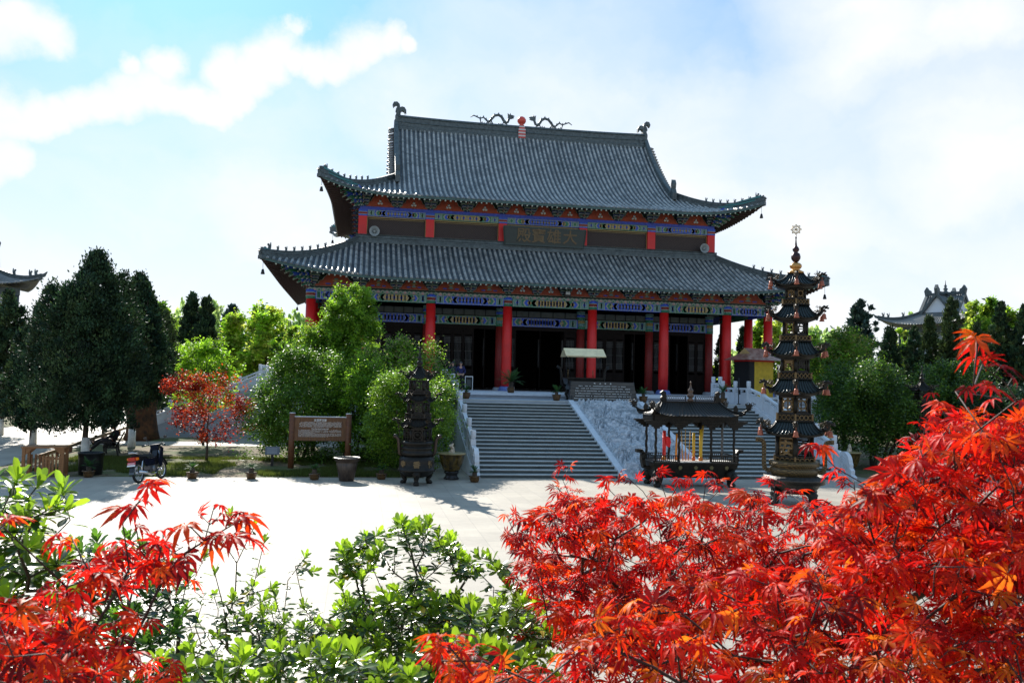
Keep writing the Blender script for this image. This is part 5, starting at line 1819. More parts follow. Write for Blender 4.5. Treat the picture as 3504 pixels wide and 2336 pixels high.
def dark_pagoda(label, loc, rot):
    t = thing('pagoda_burner', label, 'pagoda', loc, 0, 'pagoda incense burners')
    def z(py): return (1653 - py) / 100.5
    def R(w_): return w_ / 2 / 100.5
    RR = rot + .52
    b = MB(); b.lathe([(R(80), z(1625)), (R(112), z(1610)), (R(128), z(1606)), (R(128), z(1601)), (R(121), z(1599)), (R(122), z(1575)), (R(120), z(1566)), (R(108), z(1558)), (R(96), z(1555))], 40)
    bowl = b.build('bowl', M_bronze, t)
    b = MB()
    for ch, a in (('竹', .85), ('香', 0.0), ('寺', -.85)):
        aa = rot + a; n_ = Vector((math.cos(aa), math.sin(aa), 0)); u_ = Vector((-n_.y, n_.x, 0))
        text_into(b, ch, .24, .006, n_ * (R(121) + .004) + Vector((0, 0, z(1583))), u_, (0, 0, 1), 0, .008)
    b.build('lettering', mat('dull gilt lettering', (.15, .095, .035), .5), bowl)
    for k in range(3):
        a = rot + k * 2 * PI / 3 + (0 if True else 0)
        c, s = math.cos(a), math.sin(a)
        b = MB(); b.tube([(c * .34, s * .34, z(1604)), (c * .50, s * .50, z(1614)), (c * .52, s * .52, z(1626)), (c * .44, s * .44, z(1640)), (c * .50, s * .50, .06), (c * .56, s * .56, 0)], [.16, .15, .10, .07, .10, .09], 9)
        b.ball((c * .60, s * .60, z(1617)), .06, 8)
        b.build('leg', M_bronze, t)
    for k in range(2):
        a = rot + PI / 2 + k * PI
        u_ = Vector((math.cos(a), math.sin(a), 0))
        b = MB(); b.tube([u_ * .50 + Vector((0, 0, z(1556))), u_ * .60 + Vector((0, 0, z(1548))), u_ * .62 + Vector((0, 0, z(1515))), u_ * .64 + Vector((0, 0, z(1500))), u_ * .72 + Vector((0, 0, z(1491))), u_ * .82 + Vector((0, 0, z(1489)))], [.05, .06, .06, .065, .07, .07], 8)
        b.build('handle', mat('brown worn bronze', (.055, .038, .028), .4, .5, var=.3), t)
    b = MB(); b.lathe([(R(96), z(1556)), (R(112), z(1550)), (R(104), z(1540)), (R(98), z(1537)), (R(108), z(1532)), (R(108), z(1526)), (R(96), z(1524)), (R(96), z(1518)), (R(112), z(1516)), (R(110), z(1508)), (R(98), z(1505))], 30); b.build('band', M_bronze, t)
    gallery(t, R(98), z(1508), z(1500), RR, 0, gm=M_dull)
    chamber(t, R(92), z(1506), z(1462), RR, 1, gm=M_dull)
    b = MB(); b.lathe([(R(66), z(1504)), (R(66), z(1462))], 6, rot=RR); b.build('core', M_bronze, t)
    hex_roof(z(1427), R(72), z(1458), R(128), .11, RR, 6, t, bells=False, ds=.62, m_t=M_bronze)
    gallery(t, R(86), z(1428), z(1411), RR, 0, gm=M_dull)
    chamber(t, R(72), z(1411), z(1374), RR, 0, gm=M_dull)
    hex_roof(z(1346), R(66), z(1370), R(116), .11, RR, 6, t, bells=False, ds=.6, m_t=M_bronze)
    gallery(t, R(74), z(1346), z(1333), RR, 2, gm=M_dull)
    chamber(t, R(62), z(1333), z(1298), RR, 2, gm=M_dull)
    hex_roof(z(1252), R(14), z(1292), R(98), .10, RR, 6, t, bells=False, ds=.5, m_t=M_bronze, curve=1.35)
    b = MB(); b.lathe([(.08, z(1254)), (.12, z(1251)), (.06, z(1247)), (.10, z(1243)), (.11, z(1238)), (.08, z(1233)), (.04, z(1230)), (.075, z(1226)), (.07, z(1221)), (.035, z(1216)), (.022, z(1200)), (.018, z(1188)), (.03, z(1184)), (.01, z(1182))], 18)
    b.build('gourd_spire', M_bronze, t)
    return t
pl_ = at(1424, 1655, 28.9)
azL = math.atan2(CY - pl_.y, CX - pl_.x)
dp = dark_pagoda('dark three storey bronze pagoda burner on three legs left of the stair', (pl_.x, pl_.y, 0), azL)
pr_ = at(3154, 1600, 37.0)
dup(dp, (pr_.x, pr_.y, 0), -.3, 'dark bronze pagoda burner half hidden by the red maple before the right hand shrubs')

# ---- rectangular roofed burner in front of the stair
rb = thing('roofed_burner', 'black bronze rectangular incense burner with a curved roof full of candles', 'incense burner', (0.05, -23.35, 0))
def rz_(py): return 3.5635 + (1319.6 - py) / 94.0
zb0, zb1 = rz_(1624), rz_(1573)
HW, HD = 1.50, .52
b = MB()
b.hexa([(-1.42, -.50, zb0), (1.42, -.50, zb0), (1.42, .50, zb0), (-1.42, .50, zb0), (-1.56, -.60, zb1 - .05), (1.56, -.60, zb1 - .05), (1.56, .60, zb1 - .05), (-1.56, .60, zb1 - .05)])
b.box(-1.60, 1.60, -.64, .64, zb1 - .05, zb1)
tr_ = b.build('trough', M_bronze, rb)
b = MB()
for i, x in enumerate((-1.15, -.58, 0, .58, 1.15)):
    pl = [((.085 if q % 2 else .05) * math.cos(q * PI / 8), (.085 if q % 2 else .05) * math.sin(q * PI / 8)) for q in range(16)]
    b.prism(pl, (x, -.60, zb1 - .18), (1, 0, 0), (0, 0, 1), .03)
b.prism([((.12 if q % 2 else .05) * math.cos(q * PI / 5 + .3), (.12 if q % 2 else .05) * math.sin(q * PI / 5 + .3)) for q in range(10)], (0.1, -.56, zb1 - .40), (1, 0, 0), (0, 0, 1), .03)
b.build('rosettes', mat('dull olive gilt', (.15, .13, .06), .5, .4), tr_)
b = MB(); b.box(-1.5, 1.5, -.55, .55, zb1, zb1 + .02); b.build('ash', mat('pale ash', (.5, .48, .45), .95, var=.2, bump=.8), rb)
for sx in (-1, 1):
    for sy in (-1, 1):
        b = MB(); X, Y = sx * 1.30, sy * .48
        b.tube([(X, Y, zb0 + .22), (X + sx * .10, Y + sy * .06, zb0 + .02), (X + sx * .04, Y + sy * .02, .22), (X + sx * .02, Y, .12), (X + sx * .12, Y + sy * .06, .04), (X + sx * .16, Y + sy * .08, 0)], [.20, .22, .15, .10, .13, .10], 9)
        b.ball((X + sx * .06, Y + sy * .20, zb0 + .06), .10, 10); b.ball((X, Y + sy * .24, zb0 - .02), .05, 8)
        b.build('leg', M_bronze, rb)
    b = MB()
    P3 = [(sx * 1.52, 0, zb1 - .25), (sx * 1.72, 0, zb1 - .20), (sx * 1.78, 0, zb1 + .05), (sx * 1.76, 0, zb1 + .26), (sx * 1.84, 0, zb1 + .36), (sx * 1.98, 0, zb1 + .36)]
    for p, q in zip(P3[:-1], P3[1:]): b.beam(p, Vector(q) + (Vector(q) - Vector(p)).normalized() * .03, .24, .12, 0, up=(1, 0, 0) if abs(q[2] - p[2]) > .15 else (0, 0, 1))
    b.build('handle', M_bronze, rb)
zc1 = rz_(1462)
for x in (-1.46, -.60, .60, 1.46):
    for y in (-.50, .50):
        b = MB(); b.tube([(x, y, zb1)] + [(x + .012 * math.cos(q * 1.3), y + .012 * math.sin(q * 1.3), zb1 + (zc1 - zb1) * q / 14) for q in range(1, 14)] + [(x, y, zc1 + .3)], [.06] + [.042 + .006 * (q % 2) for q in range(13)] + [.05], 8)
        b.build('column', mat('grey bronze', (.10, .10, .10), .45, .4, var=.3) if (y > 0 and abs(x) > 1 and x > 0) else M_bronze, rb)  # back right column is a lighter grey than the others
b = MB()
for y in (-.56, .56):
    for (x0, x1) in ((-1.56, -.60), (.60, 1.56)):
        b.beam((x0, y, zb1 + .24), (x1, y, zb1 + .24), .04, .03); b.beam((x0, y, zb1 + .03), (x1, y, zb1 + .03), .04, .03)
        n = 13
        for i in range(n + 1): b.beam((x0 + (x1 - x0) * i / n, y, zb1 + .03), (x0 + (x1 - x0) * i / n, y, zb1 + .24), .025, .018)
        b.build('railing', M_bronze, rb); b = MB()
for x in (-1.56, 1.56):
    b.beam((x, -.56, zb1 + .24), (x, .56, zb1 + .24), .04, .03)
    for i in range(13): b.beam((x, -.56 + 1.12 * i / 12, zb1 + .03), (x, -.56 + 1.12 * i / 12, zb1 + .24), .02, .02)
    b.build('railing', M_bronze, rb); b = MB()
# bracket frieze under the roof
b = MB()
ze = rz_(1424)
for y in (-.58, .58):
    b.box(-1.56, 1.56, y - .04, y + .04, rz_(1440), ze + .1)
    for x in (-1.46, -.60, .60, 1.46):
        for k in range(5):
            w_ = .10 + .085 * k
            b.box(x - w_, x + w_, y - .05 - .01 * k, y + .05 + .01 * k, rz_(1462) + .058 * k, rz_(1462) + .058 * (k + 1) - .004)
for x in (-1.56, 1.56): b.box(x - .04, x + .04, -.54, .54, rz_(1440), ze + .1)
b.build('frieze', M_bronze, rb)
# roof
b = MB()
zr1 = rz_(1377)
def rp_(x, v, up=0):
    """v 0 ridge..1 eave; returns point on front slope"""
    z = ze + .05 + (zr1 - ze - .05) * (1 - v) ** 1.55
    e = max(0, (abs(x) - 1.05) / .70)
    return z + .22 * e ** 2 * v ** 2 + up
LX, LY, RX = 1.72, .95, 1.08
NX, NV = 48, 10
for sy in (-1, 1):
    V = []
    for j in range(NV + 1):
        v = j / NV
        xm = RX + (LX - RX) * max(0, (v - .0)) ** 1.15
        for i in range(NX + 1):
            u = -1 + 2 * i / NX; x = u * xm
            V.append((x, sy * (.06 + (LY - .06) * v), rp_(x, v, .018 * (i % 2))))
    b.add(V, [(j * (NX + 1) + i, j * (NX + 1) + i + 1, (j + 1) * (NX + 1) + i + 1, (j + 1) * (NX + 1) + i) for j in range(NV) for i in range(NX)], 0)
for sx in (-1, 1):
    V = []
    for j in range(NV + 1):
        v = j / NV; xm = RX + (LX - RX) * v ** 1.15; ym = .06 + (LY - .06) * v
        for i in range(21):
            u = -1 + 2 * i / 20; yy_ = u * ym
            e = max(0, (abs(yy_) - .55) / .45)
            V.append((sx * xm, yy_, ze + .05 + (zr1 - ze - .05) * (1 - v) ** 1.55 + .22 * (1.0 if abs(u) > .999 else e ** 2) * v ** 2 * (max(0, (xm - 1.05) / .70)) ** 2 + .015 * (i % 2 if abs(u) < .999 else 0)))
    b.add(V, [(j * 21 + i, j * 21 + i + 1, (j + 1) * 21 + i + 1, (j + 1) * 21 + i) for j in range(NV) for i in range(20)], 0)
V = [(-LX, -LY, ze + .20), (LX, -LY, ze + .20), (LX, LY, ze + .20), (-LX, LY, ze + .20)]
b.box(-1.62, 1.62, -.66, .66, ze + .06, ze + .10, 0)
rf = b.build('roof', M_bronze, rb)
b = MB()
for sx in (-1, 1):
    for sy in (-1, 1):
        pts = [Vector((sx * (RX + (LX - RX) * v ** 1.15), sy * (.06 + (LY - .06) * v), rp_(RX + (LX - RX) * v ** 1.15, v, .03))) for v in np.linspace(0, 1, 9)]
        b.tube(pts + [pts[-1] + Vector((sx * .12, sy * .08, .07))], [.035] * 9 + [.05], 6)
        c0 = pts[-1] + Vector((sx * .12, sy * .08, .12))
        d = Vector((sx, sy * .6, 0)).normalized()
        b.prism([(a_ * .62, b_ * .7) for a_, b_ in [(-.18, -.10), (.02, -.06), (.22, -.02), (.12, .03), (.24, .10), (.10, .14), (.0, .22), (-.06, .12), (-.22, .18), (-.16, .02)]], c0 - d * .06, d, (0, 0, 1), .09)
        for q in range(5):
            rr = .035 + .01 * (q % 2); c1 = c0 + d * (-.16 + .07 * q) + Vector((0, 0, .10 + .03 * (q % 2)))
            b.tube([c1 + d * rr * math.cos(t) + Vector((0, 0, rr * math.sin(t))) for t in np.linspace(0, 5, 7)], .012, 5)
        b.prism([(-.06, 0), (.08, 0), (.10, .10), (.02, .24), (-.08, .14)], pts[5] + Vector((0, 0, .02)), d, (0, 0, 1), .10)
        b.build('hip_dragon', M_bronze, rf); b = MB()
b = MB()
b.box(-RX - .02, RX + .02, -.07, .07, zr1 - .03, zr1 + .06)
for (x0, x1) in ((-.92, -.18), (.18, .92)):
    b.beam((x0, 0, zr1 + .24), (x1, 0, zr1 + .24), .03, .025); b.beam((x0, 0, zr1 + .09), (x1, 0, zr1 + .09), .03, .025)
    for x in (x0, x1): b.beam((x, 0, zr1 + .06), (x, 0, zr1 + .25), .03, .03)
    n = 9
    for i in range(n):
        xa = x0 + (x1 - x0) * i / n; xb = x0 + (x1 - x0) * (i + 1) / n
        b.beam((xa, 0, zr1 + .09), (xb, 0, zr1 + .24), .012, .010); b.beam((xa, 0, zr1 + .24), (xb, 0, zr1 + .09), .012, .010)
for sx in (-1, 1):
    b.prism([(-.08, 0), (.10, 0), (.10, .12), (.04, .20), (.12, .30), (.02, .38), (-.08, .32), (-.10, .16)], (sx * 1.03, 0, zr1 + .05), (sx, 0, 0), (0, 0, 1), .12)
b.build('ridge_lattice', M_bronze, rf)
b = MB(); b.lathe([(.10, zr1 + .05), (.13, zr1 + .10), (.06, zr1 + .17), (.12, zr1 + .22), (.13, zr1 + .28), (.06, zr1 + .35), (.10, zr1 + .41), (.09, zr1 + .47), (.04, zr1 + .53), (.02, zr1 + .70), (.035, zr1 + .73), (.01, zr1 + .78)], 16); b.build('gourd_finial', mat('brown bronze finial', (.12, .08, .06), .35, .5, var=.3), rf)
# candles and incense sticks standing in the burner
M_candle = mat('yellow candle wax', (.72, .45, .03), .4, var=.1)
M_cred = mat('red candle wax', (.75, .03, .02), .4)
def stick(name, label, cat, x, y, h, r, m_, lean=(0, 0), grp='candles in the roofed burner', top=None):
    t = thing(name, label, cat, (x + .05, y - 23.35, zb1 + .02), 0, grp)
    b = MB(); b.tube([(0, 0, 0), (lean[0] * h * .5, lean[1] * h * .5, h * .5), (lean[0] * h, lean[1] * h, h)], r, 10); b.build('stick', m_, t)
    if top:
        b = MB(); b.lathe([(r * 1.25, 0), (r * 1.4, .06), (r * 1.1, .14)], 10, 0, (0, 0, 0)); b.build('foot', mat('orange wax foot', (.75, .22, .02), .4), t)
    return t
stick('candle', 'thick red wrapped candle nearest the left front column of the roofed burner', 'candle', -.92, .12, 1.05, .062, M_cred, top=1)
rb2 = thing('ribbon', 'bright red ribbon tied round the thick red candle', 'ribbon', (-.92 + .05, -23.30, zb1 + .72))
b = MB(); b.prism([(-.02, -.20), (.10, -.24), (.14, -.05), (.10, .10), (.0, .16), (-.06, .10)], (.08, 0, 0), (1, 0, 0), (0, 0, 1), .05); b.tube([(.085 * math.cos(t), .085 * math.sin(t), .12) for t in np.linspace(0, 2 * PI, 13)], .02, 6)
b.build('bow', mat('red satin', (.8, .015, .02), .35), rb2)
stick('candle', 'orange candle leaning behind the middle left column of the burner', 'candle', -.48, .1, .95, .035, mat('orange candle wax', (.75, .28, .02), .4), (.02, 0), top=1)
stick('candle', 'thick yellow candle, shorter of the two side by side', 'candle', .15, 0, 1.0, .05, M_candle, (0, 0), top=1)
stick('candle', 'thick yellow candle wrapped in silver, taller of the two side by side', 'candle', .38, -.1, 1.12, .058, M_candle, (0, 0), top=1)
stick('candle', 'thin yellow candle leaning right behind the tall yellow candle', 'candle', .52, .25, 1.25, .04, mat('pale yellow candle wax', (.6, .42, .1), .4), (.06, 0), top=1)
for k, (x, hh, lx) in enumerate(((-.22, 1.05, -.06), (-.12, 1.12, -.01), (0.0, 1.08, .05))):
    stick('incense_stick', ['tall incense stick leaning left in the roofed burner', 'tall upright incense stick between two leaning ones', 'tall incense stick leaning right beside the thick candle'][k], 'incense stick', x, .1, hh, .017, mat('tan incense', (.45, .28, .08), .7), (lx, 0), 'tall incense sticks in the roofed burner')
t = thing('incense_bundle', 'fan of thin red incense sticks low in the roofed burner', 'incense', (-.08, -23.5, zb1 + .02))
for k in range(11):
    b = MB(); b.tube([(-.25 + .05 * k, 0, 0), (-.30 + .06 * k + .02 * math.sin(k * 3), .0, .30 + .08 * math.sin(k * 2.1))], .007, 5); b.build('stick', mat('red incense', (.55, .03, .03), .6), t)
# ------------------------------------------------------------------ trees
FM_leaf = foliage_mat('broad leaves', .52, .5, .3, 1.9)
FM_gloss = foliage_mat('glossy evergreen leaves', .36, .42, .4, 1.8)
FM_conif = foliage_mat('conifer sprays', .15, .6, .2, 1.2)


def rand_rot(n, up=.3, toward=None, tw=.0):
    nr = rng.normal(0, 1, (n, 3)); nr[:, 2] = np.abs(nr[:, 2]) + up
    if toward is not None: nr += np.asarray(toward) * tw
    nr /= np.linalg.norm(nr, axis=1, keepdims=True)
    a = rng.normal(0, 1, (n, 3)); a -= nr * (a * nr).sum(1, keepdims=True); a /= np.linalg.norm(a, axis=1, keepdims=True)
    c = np.cross(a, nr)
    return np.stack([c, a, nr], 2)         # columns: x lateral, y along, z normal


def scatter(T, TF, P, R, S, C, mat_, name='crown', smooth=False, tipcol=None, curl=False):
    T = np.asarray(T, float); TF = np.asarray(TF); n = len(P); k = len(T)
    if curl:
        # every leaf bends, folds and stretches its own way
        TT = np.repeat(T[None], n, 0)
        cu = rng.uniform(-.12, .42, (n, 1)); fo = rng.uniform(-.25, .35, (n, 1)); tw_ = rng.uniform(-.35, .35, (n, 1))
        x, y = TT[:, :, 0].copy(), TT[:, :, 1].copy()
        TT[:, :, 2] += -cu * (x * x + y * y) + fo * np.abs(x) * .6 + tw_ * x * y
        TT[:, :, 0] = x * rng.uniform(.72, 1.08, (n, 1)) + rng.uniform(-.12, .12, (n, 1)) * y * y
        TT[:, :, 1] = y * rng.uniform(.85, 1.1, (n, 1))
        TT += rng.normal(0, .008, TT.shape)
        V = np.einsum('nij,nkj->nki', R, TT) * S[:, None, None] + P[:, None, :]
    else:
        V = np.einsum('nij,kj->nki', R, T) * S[:, None, None] + P[:, None, :]
    F = (TF[None] + (np.arange(n) * k)[:, None, None]).reshape(-1, TF.shape[1])
    col = np.repeat(C, k, 0)
    if tipcol is not None: col = np.clip(col * np.tile(tipcol, (n, 1)), 0, 1)
    return np_mesh(name, V.reshape(-1, 3), F, mat_, col, smooth)


T_OVAL = [(0, 0, 0), (.30, .4, .06), (0, 1, -.05), (-.30, .4, .06)]
F_OVAL = [(0, 1, 2), (0, 2, 3)]
T_SPRAY = [(-.12, 0, 0), (.12, 0, 0), (.26, .5, .05), (0, 1, 0), (-.26, .5, -.05)]
F_SPRAY = [(0, 1, 2), (0, 2, 4), (4, 2, 3)]


def crown_points(kind, n, h0, h1, rad, seed):
    """clump centres and leaf positions of a crown; z from h0 to h1, max radius rad"""
    r = np.random.default_rng(seed)
    H = h1 - h0
    out = []
    if kind == 'juniper':      # several flame shaped spires merged in a broad egg
        sp = [(.04, 0, 1.0, .54)] + [(r.uniform(.22, .60) * math.cos(a), r.uniform(.22, .58) * math.sin(a), r.uniform(.60, .99), r.uniform(.30, .46)) for a in np.linspace(0, 2 * PI, 9)[:-1] + r.uniform(-.3, .3, 8)]
        nc = int(n / 42)
        for _ in range(nc):
            sx, sy, th, sr = sp[0] if r.random() < .38 else sp[r.integers(1, len(sp))]
            t = r.random() ** .8
            R = sr * (math.sin(PI * min(1, (t * .80 + .20))) ** .7 if t < .5 else (1 - ((t - .42) / .58) ** 1.45) ** .8 if t > .42 else 1)
            R = max(.03, R); a = r.uniform(0, 2 * PI); q = R * r.uniform(.72, 1.04)
            c = np.array([(sx + q * math.cos(a)) * rad, (sy + q * math.sin(a)) * rad, h0 + H * th * t])
            out.append((c, (.16 + .20 * r.random()) * rad * .36, r.uniform(.35, 1.6)))
    elif kind == 'cone':
        for _ in range(int(n / 42)):
            t = r.random() ** 1.1; R = (1 - t) ** .62 * (1 - math.exp(-t * 12)) ; a = r.uniform(0, 2 * PI); q = R * r.uniform(.75, 1.05)
            out.append((np.array([q * math.cos(a) * rad, q * math.sin(a) * rad, h0 + H * t]), .13 * rad + .06, r.uniform(.6, 1.35)))
    elif kind in ('round', 'airy'):
        lob = [np.array([0, 0, .45, .5])] + [np.array([r.uniform(.35, .74) * math.cos(a), r.uniform(.35, .74) * math.sin(a), r.uniform(.12, .80), r.uniform(.16, .36)]) for a in np.linspace(0, 6 * PI, 25)[:-1] + r.uniform(-.3, .3, 24)]
        lob += [np.array([r.uniform(-.25, .25), r.uniform(-.25, .25), r.uniform(.72, .88), r.uniform(.14, .26)]) for _ in range(5)]
        for _ in range(int(n / (42 if kind == 'round' else 24))):
            l = lob[r.integers(0, len(lob))]
            d = r.normal(0, 1, 3); d /= np.linalg.norm(d)
            if kind == 'round': d[2] = abs(d[2]) * .9 + d[2] * .1 if r.random() < .5 else d[2]
            q = l[3] * (r.uniform(.8, 1.05) if kind == 'round' else r.uniform(.3, 1.1))
            c = np.array([(l[0] + d[0] * q) * rad, (l[1] + d[1] * q) * rad, h0 + H * (l[2] + d[2] * q * .95)])
            c[2] = max(h0 + .02 * H, min(h1, c[2]))
            out.append((c, (.10 + .10 * r.random()) * rad * (.9 if kind == 'round' else .75), r.uniform(.6, 1.4)))
    elif kind == 'willow':
        for _ in range(int(n / 20)):
            a = r.uniform(0, 2 * PI); q = r.random() ** .5; t = 1 - r.random() * (0.25 + .5 * q)
            out.append((np.array([q * rad * math.cos(a), q * rad * math.sin(a), h0 + H * t * (1 - .35 * q * q)]), .10 * rad, r.uniform(.7, 1.3)))
    return out


def tree(name, label, cat, px, d, top, bot, hw, kind, n, leaf, cols, seed, m_, group=None, lime=False, stems=1, sq=1.0, base=None, trunk_r=None, tint_tip=None, extra=None):
    """px: photo column of the trunk, d: distance, top/bot/hw: extents of the crown in the photo, turned into metres here"""
    mid = at(px, (top + bot) / 2, d)
    bx, by = (mid.x, mid.y) if base is None else base
    h1 = at(px, top, d).z; h0 = max(.15, at(px, bot, d).z); rad = hw * d / FPX
    t = thing(name, label, cat, (bx, by, 0), 0, group)
    cl = crown_points(kind, n, h0, h1, rad, seed)
    if extra: cl += extra
    r = np.random.default_rng(seed + 99)
    per = max(6, n // max(1, len(cl)))
    P = []; C = []
    pal = np.array(cols, float)
    for (c, cr, br) in cl:
        off = r.normal(0, .5, (per, 3)) * cr
        if kind in ('willow',): off[:, 2] = -np.abs(r.normal(0, 1.6, per)) * cr
        P.append(c + off)
        base_c = pal[r.integers(0, len(pal))]
        q = base_c * br * r.uniform(.7, 1.3, (per, 1))
        if tint_tip is not None:
            q = np.where((r.random((per, 1)) < .25 * br), np.array(tint_tip) * r.uniform(.7, 1.2, (per, 1)), q)
        C.append(q)
    P = np.concatenate(P); C = np.concatenate(C)
    P[:, 1] *= sq
    P[:, 2] = np.maximum(P[:, 2], .06)
    N_ = len(P)
    R = rand_rot(N_, .5 if kind in ('round', 'airy') else .0)
    if kind in ('juniper', 'cone'):
        # sprays point outwards and up
        o = P - np.array([0, 0, (h0 + h1) / 2]); o[:, 2] = np.abs(o[:, 2]) * .3 + rad * .8; o += r.normal(0, .6 * rad, o.shape); o /= np.linalg.norm(o, axis=1, keepdims=True)
        nn2 = r.normal(0, 1, (N_, 3)); nn2 -= o * (nn2 * o).sum(1, keepdims=True); nn2 /= np.linalg.norm(nn2, axis=1, keepdims=True)
        R = np.stack([np.cross(o, nn2), o, nn2], 2)
    if kind == 'willow':
        o = np.tile(np.array([0, 0, -1.0]), (N_, 1)) + r.normal(0, .25, (N_, 3)); o /= np.linalg.norm(o, axis=1, keepdims=True)
        nn2 = r.normal(0, 1, (N_, 3)); nn2 -= o * (nn2 * o).sum(1, keepdims=True); nn2 /= np.linalg.norm(nn2, axis=1, keepdims=True)
        R = np.stack([np.cross(o, nn2), o, nn2], 2)
    S = leaf * r.uniform(.65, 1.35, N_)
    if kind in ('juniper', 'cone', 'willow'): me = scatter(T_SPRAY, F_SPRAY, P, R, S, C, m_)
    else: me = scatter(T_OVAL, F_OVAL, P, R, S, C, m_)
    link('crown', me, t)
    # trunk and limbs
    b = MB()
    tr = trunk_r or min(.13, max(.06, rad * .07))
    hh = h0 + (h1 - h0) * .62
    rr = random.Random(seed)
    for s in range(stems):
        a = rr.uniform(0, 2 * PI); sp = (0 if stems == 1 else .10 + .1 * s)
        bxs = Vector((math.cos(a) * sp, math.sin(a) * sp, 0)); top_ = Vector((math.cos(a) * sp * 4, math.sin(a) * sp * 4, hh))
        pts = [bxs.lerp(top_, f) + Vector((rr.uniform(-.05, .05), rr.uniform(-.05, .05), 0)) * (1 if 0 < f < 1 else 0) for f in np.linspace(0, 1, 7)]
        b.tube([Vector((pts[0].x, pts[0].y, -.05))] + pts[1:], [tr * 1.35] + [tr * (1 - .12 * k) for k in range(1, 7)], 9, 0)
    pick = [cl[rr.randrange(len(cl))][0] for _ in range(14 if kind != 'willow' else 20)]
    for c in pick:
        f = rr.uniform(.30, .95)
        st = Vector((0, 0, max(h0 * .8, hh * f * .9)))
        if st.z > c[2]: st.z = max(h0 * .8, c[2] * .8)
        e = Vector((c[0], c[1] * sq, c[2])); m2 = st.lerp(e, .5) + Vector((0, 0, .08 * rad))
        b.tube([st, m2, e], [tr * .45, tr * .28, tr * .08], 6, 0)
    trk = b.build('trunk', M_bark, t)
    if lime:
        b = MB(); b.tube([(0, 0, .0), (0, 0, .45), (0, 0, .92)], [tr * 1.42, tr * 1.27, tr * 1.2], 10); b.build('whitewash', M_lime, trk)
    return t


G_DK = [(.024, .055, .026), (.032, .068, .028), (.044, .075, .028), (.016, .040, .024)]
G_OL = [(.055, .085, .030), (.070, .10, .032), (.040, .07, .028)]
G_MID = [(.075, .16, .018), (.10, .19, .02), (.055, .12, .018), (.12, .22, .024)]
G_YEL = [(.30, .42, .05), (.36, .46, .06), (.22, .34, .05), (.38, .42, .09)]
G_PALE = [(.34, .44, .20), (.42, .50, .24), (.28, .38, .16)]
G_DEEP = [(.040, .095, .016), (.055, .12, .018), (.030, .07, .016)]
G_LT = [(.17, .30, .025), (.22, .37, .03), (.13, .24, .02)]

JG = 'junipers beside the path'
tree('juniper_tree', 'largest dark juniper, its whitewashed trunk just left of the bench', 'tree', 285, 37.0, 900, 1450, 212, 'juniper', 90000, .105, G_DK, 1, FM_conif, JG, lime=True, base=(-22.43, -15.88), trunk_r=.125)
tree('juniper_tree', 'tall dark juniper with a leaning whitewashed trunk right of the bench', 'tree', 445, 43, 965, 1385, 140, 'juniper', 50000, .115, G_DK, 2, FM_conif, JG, lime=True, base=(-22.1, -10.2), trunk_r=.13)
tree('juniper_tree', 'dark juniper cut by the left edge of the photo in front of the far pavilion', 'tree', 15, 46, 1000, 1420, 110, 'juniper', 32000, .13, G_DK + G_OL, 3, FM_conif, JG, lime=True)
tree('juniper_tree', 'broad juniper merging with the left side of the largest juniper', 'tree', 125, 41, 1045, 1470, 125, 'juniper', 40000, .12, G_DK, 4, FM_conif, JG, lime=True)
tree('juniper_tree', 'slim olive green juniper behind the bench, right of the tall dark ones', 'tree', 558, 52, 1070, 1400, 75, 'juniper', 18000, .14, G_OL, 5, FM_conif, JG, lime=True)
tree('juniper_tree', 'thin dark juniper whose whitewashed trunk stands behind the seated person', 'tree', 370, 46, 1010, 1390, 95, 'juniper', 18000, .13, G_DK, 6, FM_conif, JG, lime=True)
tree('cypress_tree', 'left and taller of the two pointed dark cypresses beyond the junipers', 'tree', 652, 70, 1015, 1330, 52, 'cone', 7000, .3, G_DK, 7, FM_conif, 'pointed cypresses beyond the path')
tree('cypress_tree', 'right and shorter of the two pointed dark cypresses beyond the junipers', 'tree', 703, 68, 1028, 1330, 50, 'cone', 7000, .3, G_DK, 8, FM_conif, 'pointed cypresses beyond the path')
tree('camphor_tree', 'yellow green tree peeping between the olive juniper and the cypresses', 'tree', 550, 76, 1040, 1340, 70, 'round', 7500, .34, G_YEL + G_MID, 9, FM_leaf, 'yellow green trees beyond the path')
tree('camphor_tree', 'low yellow green round tree right of the pointed cypresses', 'tree', 800, 74, 1088, 1340, 115, 'round', 11000, .34, G_YEL + G_LT, 10, FM_leaf, 'yellow green trees beyond the path')
tree('camphor_tree', 'tall yellow green round tree nearest the left corner of the hall', 'tree', 915, 70, 1058, 1340, 110, 'round', 12000, .32, G_YEL + G_LT, 11, FM_leaf, 'yellow green trees beyond the path')
tree('camphor_tree', 'mid green tree tucked under the left eave of the hall', 'tree', 985, 66, 1125, 1340, 85, 'round', 8000, .32, G_MID + G_YEL, 12, FM_leaf, 'yellow green trees beyond the path')
tree('pine_tree', 'small blue green pine rising behind the yellow green trees', 'tree', 790, 95, 1048, 1200, 42, 'cone', 3500, .4, [(.05, .09, .08)], 13, FM_conif)
